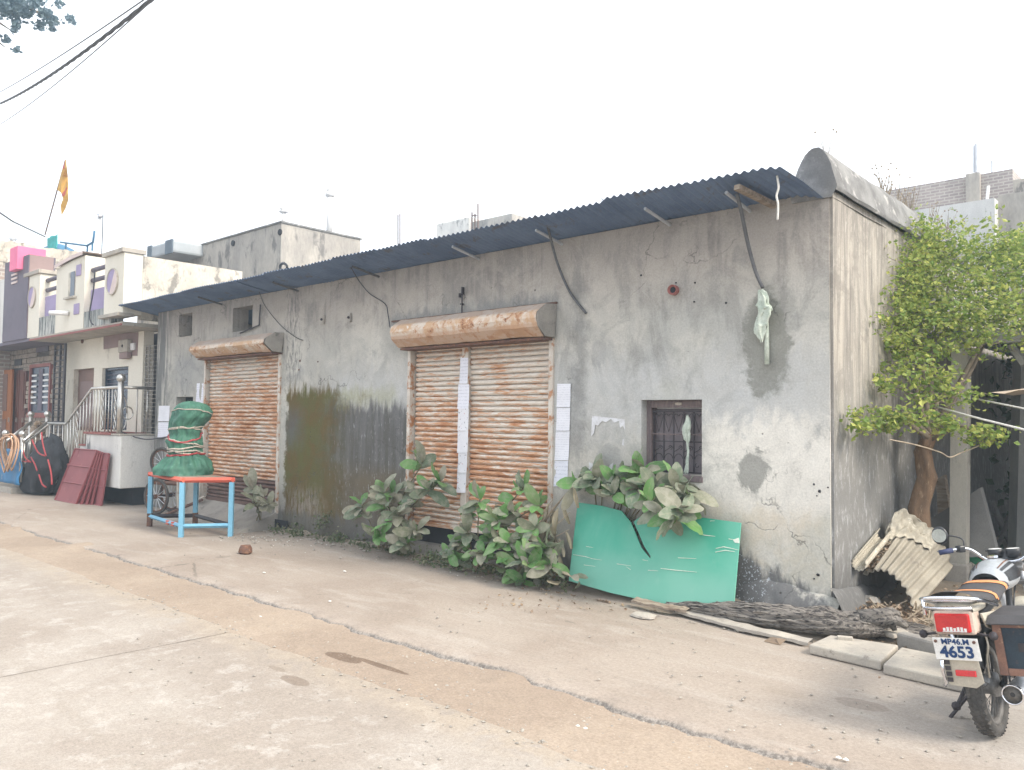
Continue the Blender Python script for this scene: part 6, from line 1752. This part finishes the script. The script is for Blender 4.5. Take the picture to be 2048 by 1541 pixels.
o = MB().grid(48, 16, heap).build('rubbish_heap', M['bark'], smooth=True); o['kind'] = 'stuff'
for k, (px, py, s, lb_) in enumerate(((1715, 1215, .10, 'grey rubble lump nearest the wall corner'), (1740, 1205, .085, 'broken cement lump under the mouth of the arched sheet'), (1700, 1195, .07, 'small cement chunk resting against the side wall'))):
    p = on_z(px, py, .1); tag(rock((max(p.x, XR + .1), min(p.y, .6), .15), (s, s * .8, s * .7), 'rubble', 'cement', seed=20 + k), lb_, 'rubble', 'cement rubble by the corner')
rs = MB()
for k in range(26):
    x, y = random.gauss(-1.95, .16), random.gauss(.35, .18); a = random.random() * 6; rs.tube([(x, y, .14), (x + .14 * math.cos(a), y + .12 * math.sin(a), .16 + random.uniform(0, .12))], .006, 4)
rs.build('twig_litter', M['stem_dry'], kind='stuff')

# ================================================================== motorcycle (built along +x, then set on its side stand)
MCM = Matrix.Translation((-1.005, -1.63, .012)) @ Matrix.Rotation(R_(88.4), 4, 'Z') @ Matrix.Rotation(R_(-8.8), 4, 'X') @ Matrix.Scale(.885, 4)
MC = thing('motorcycle', 'grey commuter motorcycle seen from behind with a red tail lamp and white number plate', 'motorcycle')
def wheel(cx, yaw=0.0):
    n = 40
    pr = [(.238, -.042), (.262, -.05), (.283, -.044), (.297, -.024), (.302, 0), (.297, .024), (.283, .044), (.262, .05), (.238, .042), (.232, 0)]
    w = MB().lathe(pr, (cx, 0, .302), n, 'y', closed=True).build('wheel', M['tyre'], MC, smooth=True)
    tr = MB()
    for k in range(46):
        a = 2 * PI * k / 46
        for s, da in ((-.030, 0), (0, PI / 46), (.030, 0)):
            r = .301 if s == 0 else .293
            c = Vector((cx + r * math.cos(a + da), s, .302 + r * math.sin(a + da)))
            tr.box(c, (.012, .020, .026), Matrix.Rotation(-(a + da), 3, 'Y') @ Matrix.Rotation(.5 * (1 if s > 0 else -1 if s < 0 else 0), 3, 'X'))
    tr.build('tread', M['tyre'], w)
    MB().lathe([(.205, -.026), (.232, -.034), (.236, -.024), (.215, 0), (.236, .024), (.232, .034), (.205, .026)], (cx, 0, .302), n, 'y', closed=True).build('rim', M['rim_dusty'], w, smooth=True)
    MB().lathe([(.02, -.07), (.07, -.062), (.075, -.03), (.06, -.02), (.06, .03), (.08, .035), (.08, .06), (.02, .068)], (cx, 0, .302), 18, 'y').build('hub', M['engine'], w, smooth=True)
    sp = MB()
    for k in range(28):
        a = 2 * PI * k / 28; s = .03 if k % 2 else -.03; a2 = a + (.35 if k % 4 < 2 else -.35)
        sp.tube([(cx + .06 * math.cos(a2), s, .302 + .06 * math.sin(a2)), (cx + .215 * math.cos(a), s * .2, .302 + .215 * math.sin(a))], .0026, 4, False)
    sp.build('spokes', M['rim_dusty'], w)
    return w
wheel(0); wheel(1.235)
def arcsheet(cx, r, a0, a1, w, name, mat, n=16, edge=.03):
    def f(i, j):
        a = a0 + (a1 - a0) * i; q = (j - .5) * 2; rr = r - edge * abs(q) ** 3
        return (cx + rr * math.cos(a), w * q, .302 + rr * math.sin(a))
    o = MB().grid(n, 10, f).build(name, mat, MC, smooth=True); o.modifiers.new('t', 'SOLIDIFY').thickness = .004; return o
arcsheet(0, .355, R_(35), R_(152), .085, 'rear_mudguard', M['bike_black'])
arcsheet(1.235, .345, R_(20), R_(165), .07, 'front_mudguard', M['bike_cream'])
# tail: plate bracket, flap, lamp, cowl
fl = MB().slab([(-.43, -.095, .535), (-.43, .095, .535), (-.405, .10, .40), (-.395, .085, .375), (-.39, -.05, .365), (-.40, -.098, .40)], (.006, 0, .002))
FLP = fl.build('mud_flap', M['bike_cream'], MC, bevel=.003)
rf = MB().box((-.422, -.015, .455), (.014, .11, .034), Euler((0, R_(8), 0))).build('reflector', M['lens_red'], FLP, bevel=.004)
MB().tube([(-.44, .10, .53), (-.43, .108, .46), (-.405, .105, .39), (-.40, .12, .37)], .011, 6).build('flap_stay', M['chrome'], MC, smooth=True)
for k in range(4): MB().box((-.430 + .004 * k, .076, .515 - .034 * k), (.006, .03, .024)).build('flap_slot', M['iron'], FLP)
PL = MB().slab([(-.455, -.122, .535), (-.455, .122, .535), (-.475, .122, .665), (-.475, -.122, .665)], (.004, 0, .0006)).build('number_plate', M['plate_white'], MC, bevel=.002)
nrm = Vector((-.13, 0, -.02)).normalized()
def plate_text(body, size, cz, bold, sq):
    vs, fs = text_mesh(body, size, .0008, bold, sq)
    up = Vector((-.02, 0, .13)).normalized(); rt = Vector((0, -1, 0)); c = Vector((-.465, 0, .60)) + up * cz - Vector((.0035, 0, 0))
    mb = MB().add([c + rt * v.x + up * v.y - Vector((1, 0, 0)) * v.z for v in vs], fs); return mb
plate_text('MP46.M', .046, .043, .0012, 1.0).build('lettering', M['plate_blue'], PL)
plate_text('4653', .094, -.020, .003, .98).build('lettering', M['plate_blue'], PL)
for y in (-.103, .103): MB().lathe([(.009, -.004), (.009, .004)], (-.480, y, .645), 8, 'x').build('bolt', M['iron_rust'], PL)
LMP = MB().bx(-.44, -.30, -.112, .112, .675, .815).build('tail_lamp', M['beige_plastic'], MC, bevel=.018)
MB().bx(-.456, -.425, -.092, .098, .692, .80).build('lamp_lens', M['lens_red'], LMP, bevel=.01)
sw = MB()
for k in range(7): sw.box((-.457, .050 - .019 * k, .711 + .002 * math.sin(k * 2)), (.004, .013, .016 + .006 * (k % 3)))
sw.box((-.457, -.005, .699), (.004, .13, .004)); sw.build('lamp_script', M['plate_white'], LMP)
def cowl(i, j):
    x = -.43 + .22 * i; a = PI * (j * 1.3 - .15); w = .118 + .012 * i; h = .045
    return (x, w * math.cos(a), .815 + .035 * i * 0 + h * math.sin(a) * (1 - .35 * (1 - i) ** 3))
MB().grid(14, 14, cowl).build('tail_cowl', M['bike_cream'], MC, smooth=True)
for s in (-1, 1):
    MB().slab([(-.36, s * .125, .79), (.16, s * .145, .74), (.34, s * .145, .62), (.22, s * .15, .52), (.02, s * .145, .60), (-.3, s * .13, .70)], (0, s * .014, 0)).build('side_panel', M['bike_cream'], MC, bevel=.006)
def seat(i, j):
    x = -.40 + .88 * i; a = PI * j; w = .125 + .012 * math.sin(PI * i) - .03 * max(0, i - .75) * 4 * .4
    z = .855 - .035 * math.sin(PI * min(1, i * 1.15)) ** 2 + .03 * (1 - i) * (i < .5) - .02
    return (x, w * math.cos(a), z + .055 * math.sin(a) ** .6)
SE = MB().grid(20, 14, seat).build('seat', M['seat_cover'], MC, smooth=True)
for (a, b) in ((.40, .47), (.74, .82)):
    MB().grid(4, 14, lambda i, j, a=a, b=b: Vector(seat(a + (b - a) * i + .10 * abs(j - .5), j)) + Vector((0, 0, .004)) + Vector((0, .004 * math.cos(PI * j), 0))).build('seat_stripe', M['orange'], SE, smooth=True)
GRB = rope([(-.10, .16, .80), (-.30, .165, .85), (-.46, .15, .885), (-.52, .07, .90), (-.52, -.07, .90), (-.46, -.15, .885), (-.30, -.165, .85), (-.10, -.16, .80)], .013, 8, 5).build('grab_rail', M['chrome'], MC, smooth=True)
MB().tube([(-.50, .13, .84), (-.52, 0, .84), (-.50, -.13, .84)], .011, 6).tube([(-.42, .12, .87), (-.42, -.12, .87)], .009, 6).tube([(-.50, .13, .80), (-.50, .13, .89)], .01, 6).build('carrier_bar', M['chrome'], MC, smooth=True)
def tank(i, j):
    x = .38 + .52 * i; a = 2 * PI * j
    w = .145 * math.sin(PI * (.14 + .80 * i)) ** .6; h = .125 * math.sin(PI * (.12 + .80 * i)) ** .6
    return (x, w * math.cos(a), .86 + .02 * i + h * math.sin(a) * (1 if math.sin(a) > 0 else .7))
TKK = MB().grid(22, 24, tank).build('tank', M['bike_grey'], MC, smooth=True)
for s in (0, 1):
    for q0, q1, mk in ((.0, .10, 'bike_black'), (.12, .145, 'bike_black'), (.16, .17, 'iron_rust')):
        MB().grid(8, 4, lambda i, j: Vector(tank(.15 + .55 * i, (.5 - (q0 + (q1 - q0) * j) if s else q0 + (q1 - q0) * j))) * 1.0 + Vector((0, (-.003 if s else .003), .002))).build('tank_decal', M[mk], TKK, smooth=True)
MB().lathe([(.035, 0), (.035, .016), (.02, .02)], (.66, 0, 1.0), 14).build('filler_cap', M['chrome'], TKK)
# frame, engine, shocks
fr = MB().tube([(.93, 0, .86), (.60, 0, .74), (.15, 0, .70), (-.30, 0, .76)], .024, 8).tube([(.93, 0, .82), (.78, 0, .40), (.62, 0, .28), (.2, 0, .30)], .022, 8).tube([(.12, .0, .70), (.16, 0, .32)], .022, 8)
for s in (-1, 1): fr.tube([(0, s * .085, .302), (.30, s * .085, .34)], .018, 6).tube([(.3, s * .1, .28), (.3, s * .28, .27)], .012, 6)
fr.build('frame', M['bike_black'], MC, smooth=True)
for s in (-1, 1):
    sh_ = MB().tube([(.01, s * .12, .32), (-.03, s * .125, .48), (-.07, s * .13, .70)], [.014, .022, .022], 10).build('shock_absorber', M['chrome'], MC, smooth=True)
    MB().tube([(-.03 - .04 * t, s * (.125 + .005 * t) + .027 * math.cos(t * 55), .44 + .2 * t + 0) for t in [k / 60 for k in range(61)]], .005, 4).build('spring', M['bike_black'], sh_)
en = MB().bx(.30, .62, -.12, .12, .27, .45)
ENG = en.build('engine', M['engine'], MC, bevel=.04)
MB().lathe([(.085, -.15), (.10, -.13), (.10, .13), (.085, .15)], (.38, 0, .36), 18, 'y').build('crankcase', M['engine'], ENG, smooth=True)
for k in range(6): MB().box((.60 + .03 * k * .6, 0, .47 + .02 * k), (.14, .16, .007), Euler((0, R_(-35), 0))).build('fin', M['engine'], ENG)
MB().lathe([(.04, 0), (.036, .1)], (.66, 0, .47), 10).build('cylinder_head', M['engine'], ENG)
ch = MB().slab([(-.07, .10, .36), (.32, .10, .40), (.32, .10, .30), (-.07, .10, .24)], (0, .02, 0)).build('chain_cover', M['bike_black'], MC, bevel=.008)
MF = MB().lathe([(.012, -.36), (.03, -.34), (.052, -.30), (.055, .2), (.045, .32), (.022, .42)], (.16, -.185, .30), 18, 'x')
MFO = MF.build('exhaust', M['galv'], MC, smooth=True)
MB().lathe([(.0505, -.005), (.060, -.005), (.060, .014), (.0505, .014)], (-.215, -.185, .30), 18, 'x', closed=True).build('exhaust_rim', M['chrome'], MFO, smooth=True)
MB().lathe([(.052, 0), (.02, .012), (.018, .05)], (-.208, -.185, .30), 18, 'x').build('exhaust_end', M['cement'], MFO, smooth=True)
MB().lathe([(.014, 0), (.0, .0)], (-.2115, -.185, .30), 10, 'x', cap=False).build('exhaust_hole', M['bike_black'], MFO)
rope([(.55, -.185, .30), (.68, -.15, .28), (.74, -.06, .36), (.70, 0, .46)], .02, 8).build('exhaust_pipe', M['chrome'], MC, smooth=True)
for s in (-1, 1):
    MB().tube([(.24, s * .10, .30), (.24, s * .26, .29)], .012, 6).build('footpeg', M['bike_black'], MC)
MB().tube([(.22, .12, .24), (.16, .30, .03)], .012, 6).box((.16, .31, .025), (.06, .05, .012)).build('side_stand', M['iron'], MC)
MB().tube([(.10, .135, .28), (.02, .19, .16)], .014, 6).ball((.0, .20, .15), .03, 8).build('pillion_peg', M['iron'], MC)
# front end
for s in (-1, 1):
    MB().tube([(1.235, s * .085, .302), (.985, s * .085, .86)], [.026, .018], 10).build('fork_leg', M['galv'], MC, smooth=True)
MB().box((.965, 0, .90), (.07, .22, .03), Euler((0, R_(-24), 0))).box((1.0, 0, .80), (.07, .22, .03), Euler((0, R_(-24), 0))).build('fork_crown', M['engine'], MC, bevel=.006)
HBm = rope([(.80, .37, 1.03), (.88, .26, 1.045), (.93, .20, 1.03), (.955, .09, .945), (.955, -.09, .945), (.93, -.20, 1.03), (.88, -.26, 1.045), (.80, -.37, 1.03)], .0125, 8, 5).build('handlebar', M['chrome'], MC, smooth=True)
for s in (-1, 1):
    MB().tube([(.795, s * .378, 1.03), (.845, s * .30, 1.04)], .019, 10).build('grip', M['grip_blue'], HBm, smooth=True)
    MB().box((.875, s * .255, 1.045), (.05, .06, .05), Euler((0, 0, R_(-40) * s))).build('switch_block', M['bike_black'], HBm, bevel=.01)
    MB().tube([(.885, s * .26, 1.05), (.93, s * .36, 1.035), (.89, s * .42, 1.03)], .006, 6).build('lever', M['engine'], HBm, smooth=True)
    tz = 1.15 if s > 0 else 1.16
    rope([(.885, s * .23, 1.06), (.90, s * .235, 1.11), (.89, s * .28, 1.135), (.87, s * .345, tz)], .0055, 6, 4).build('mirror_stalk', M['bike_black'], MC, smooth=True)
    mr = MB().ball((.865, s * .375, tz), (.022, .058, .068), 14).build('mirror', M['bike_black'], MC, smooth=True)
    MB().lathe([(.0, -.0), (.05, .001)], (.842, s * .375, tz), 16, 'x', cap=False).build('mirror_glass', M['glass_mirror'], mr, smooth=True)
HL = MB().ball((1.06, 0, .92), (.10, .10, .10), 16).build('headlamp', M['bike_black'], MC, smooth=True)
for s, mk in ((-.055, 'bike_black'), (.06, 'bike_black')):
    c = MB().lathe([(.048, -.03), (.052, .02), (.046, .025)], (1.0, s, 1.0), 16).build('instrument', M[mk], MC, smooth=True)
    MB().lathe([(.043, .0), (.0, .001)], (1.0, s, 1.0265), 16, cap=False).build('dial', M['plate_white'], c)
for s in (-1, 1):
    MB().tube([(1.03, s * .09, .86), (1.03, s * .19, .87)], .009, 6).ball((1.03, s * .215, .87), (.04, .03, .03), 10).build('indicator', M['orange'], MC, smooth=True)
    MB().tube([(-.40, s * .10, .68), (-.40, s * .17, .67)], .008, 6).ball((-.40, s * .19, .67), (.03, .026, .026), 8).build('indicator', M['iron'], MC, smooth=True)
rope([(.92, .1, 1.02), (1.06, .12, 1.0), (1.02, .03, .8), (.85, .02, .6)], .006, 5).build('control_cable', M['bike_black'], MC, smooth=True)
rope([(.90, -.15, 1.03), (1.08, -.14, 1.02), (1.04, -.03, .8), (.85, -.02, .6)], .006, 5).build('control_cable', M['bike_black'], MC, smooth=True)
rope([(-.30, -.12, .67), (-.33, -.135, .60), (-.30, -.11, .52), (-.25, -.09, .40)], .006, 5).build('wiring', M['bike_cream'], MC, smooth=True)
MC.matrix_world = MCM

BX = thing('tool_box', 'rusty steel box with a dark panel hung on the right side of the motorcycle', 'box')
x0, x1, y0, y1, z0, z1 = -.33, .07, -.45, -.17, .435, .74
def plate(a, b, c, d, e, f, n, m, bv=.004): MB().bx(a, b, c, d, e, f).build(n, M[m], BX, bevel=bv)
bd = MB().bx(x0 + .012, x1 - .012, y0 + .012, y1 - .012, z0 + .012, z1 - .012).build('body', M['box_dark'], BX)
for yy in (y0, y1 - .045): plate(x0, x0 + .02, yy, yy + .045, z0, z1, 'frame_post', 'box_rust')
plate(x0, x0 + .019, y0 + .046, y1 - .046, z0, z0 + .04, 'frame_rail', 'box_rust'); plate(x0, x0 + .019, y0 + .046, y1 - .046, z1 - .035, z1, 'frame_rail', 'box_rust')
for xx in (x0 + .021, x1 - .03): plate(xx, xx + .03, y1 - .006, y1 + .004, z0, z1, 'frame_post', 'box_rust')
plate(x0 + .052, x1 - .031, y1 - .006, y1 + .003, z0, z0 + .03, 'frame_rail', 'box_rust')
MB().slab([(x0 - .025, y0 - .015, z1 - .015), (x0 - .025, y1 + .02, z1 - .015), (x0 + .06, y1 + .02, z1 + .02), (x1 + .02, y1 + .02, z1 + .02), (x1 + .02, y0 - .015, z1 + .02), (x0 + .06, y0 - .015, z1 + .02)], (0, 0, .006)).build('lid', M['seat_cover'], BX)
MB().tube([(x1, y1 + .0, z1 - .05), (x1, -.10, z1 - .02)], .01, 6).tube([(x0 + .1, y1 + .0, z1 - .05), (x0 + .1, -.10, z1 - .02)], .01, 6).tube([(-.13, y1, z0 + .04), (-.05, -.12, .34)], .01, 6).build('bracket', M['iron'], BX)
MB().box((-.345, -.31, .60), (.02, .03, .045)).build('hasp', M['iron'], BX)
BX.matrix_world = MCM

# discarded dark fairing behind the handlebar
FR = thing('fairing', 'discarded black-rimmed plastic fairing with green scraps behind the handlebar', 'fairing', (-1.35, .9, .1))
c0 = on_z(1965, 1150, .18)
def tray(i, j):
    a = 2 * PI * i; r = [1.0, 1.04, .96, .8, .0][int(round(j * 4))]; z = [.0, .09, .10, .04, .02][int(round(j * 4))]
    return (c0.x + .30 * r * math.cos(a) * (1 + .15 * math.cos(a)), c0.y + .22 * r * math.sin(a), .17 + z + .13 * r * math.sin(a) * .6)
MB().grid(32, 4, tray).build('shell', M['bike_black'], FR, smooth=True)
MB().slab([on_y(1932, 1118, c0.y - .1), on_y(1955, 1122, c0.y - .1), on_y(1980, 1140, c0.y - .1), on_y(1960, 1140, c0.y - .1), on_y(1936, 1130, c0.y - .1)], (0, .02, .03)).build('green_insert', M['green_scrap'], FR)
MB().slab([on_y(1940, 1126, c0.y - .14), on_y(1972, 1146, c0.y - .14), on_y(1990, 1156, c0.y - .14), on_y(1945, 1148, c0.y - .14)], (0, .02, .01)).build('white_insert', M['bike_cream'], FR)
MB().slab([on_y(1952, 1110, c0.y), on_y(1975, 1096, c0.y), on_y(1981, 1116, c0.y)], (.02, .05, .02)).build('visor_piece', M['bike_cream'], FR)
for o in bpy.data.objects:
    if o.type == 'MESH' and not o.data.materials: o.data.materials.append(M['cement'])

# ================================================================== hazy air round the whole place (the sky lies outside)
hm = bpy.data.materials.new('hazy_air'); hm.use_nodes = True
ht = hm.node_tree; ht.nodes.clear()
ho = ht.nodes.new('ShaderNodeOutputMaterial'); pv = ht.nodes.new('ShaderNodeVolumePrincipled')
pv.inputs['Color'].default_value = (.72, .88, 1.0, 1); pv.inputs['Density'].default_value = HAZE
pv.inputs['Anisotropy'].default_value = .2
ht.links.new(pv.outputs[0], ho.inputs['Volume'])
hz = MB().bx(-152, 152, -152, 152, -1.2, 14.0).build('haze', hm, kind='stuff')
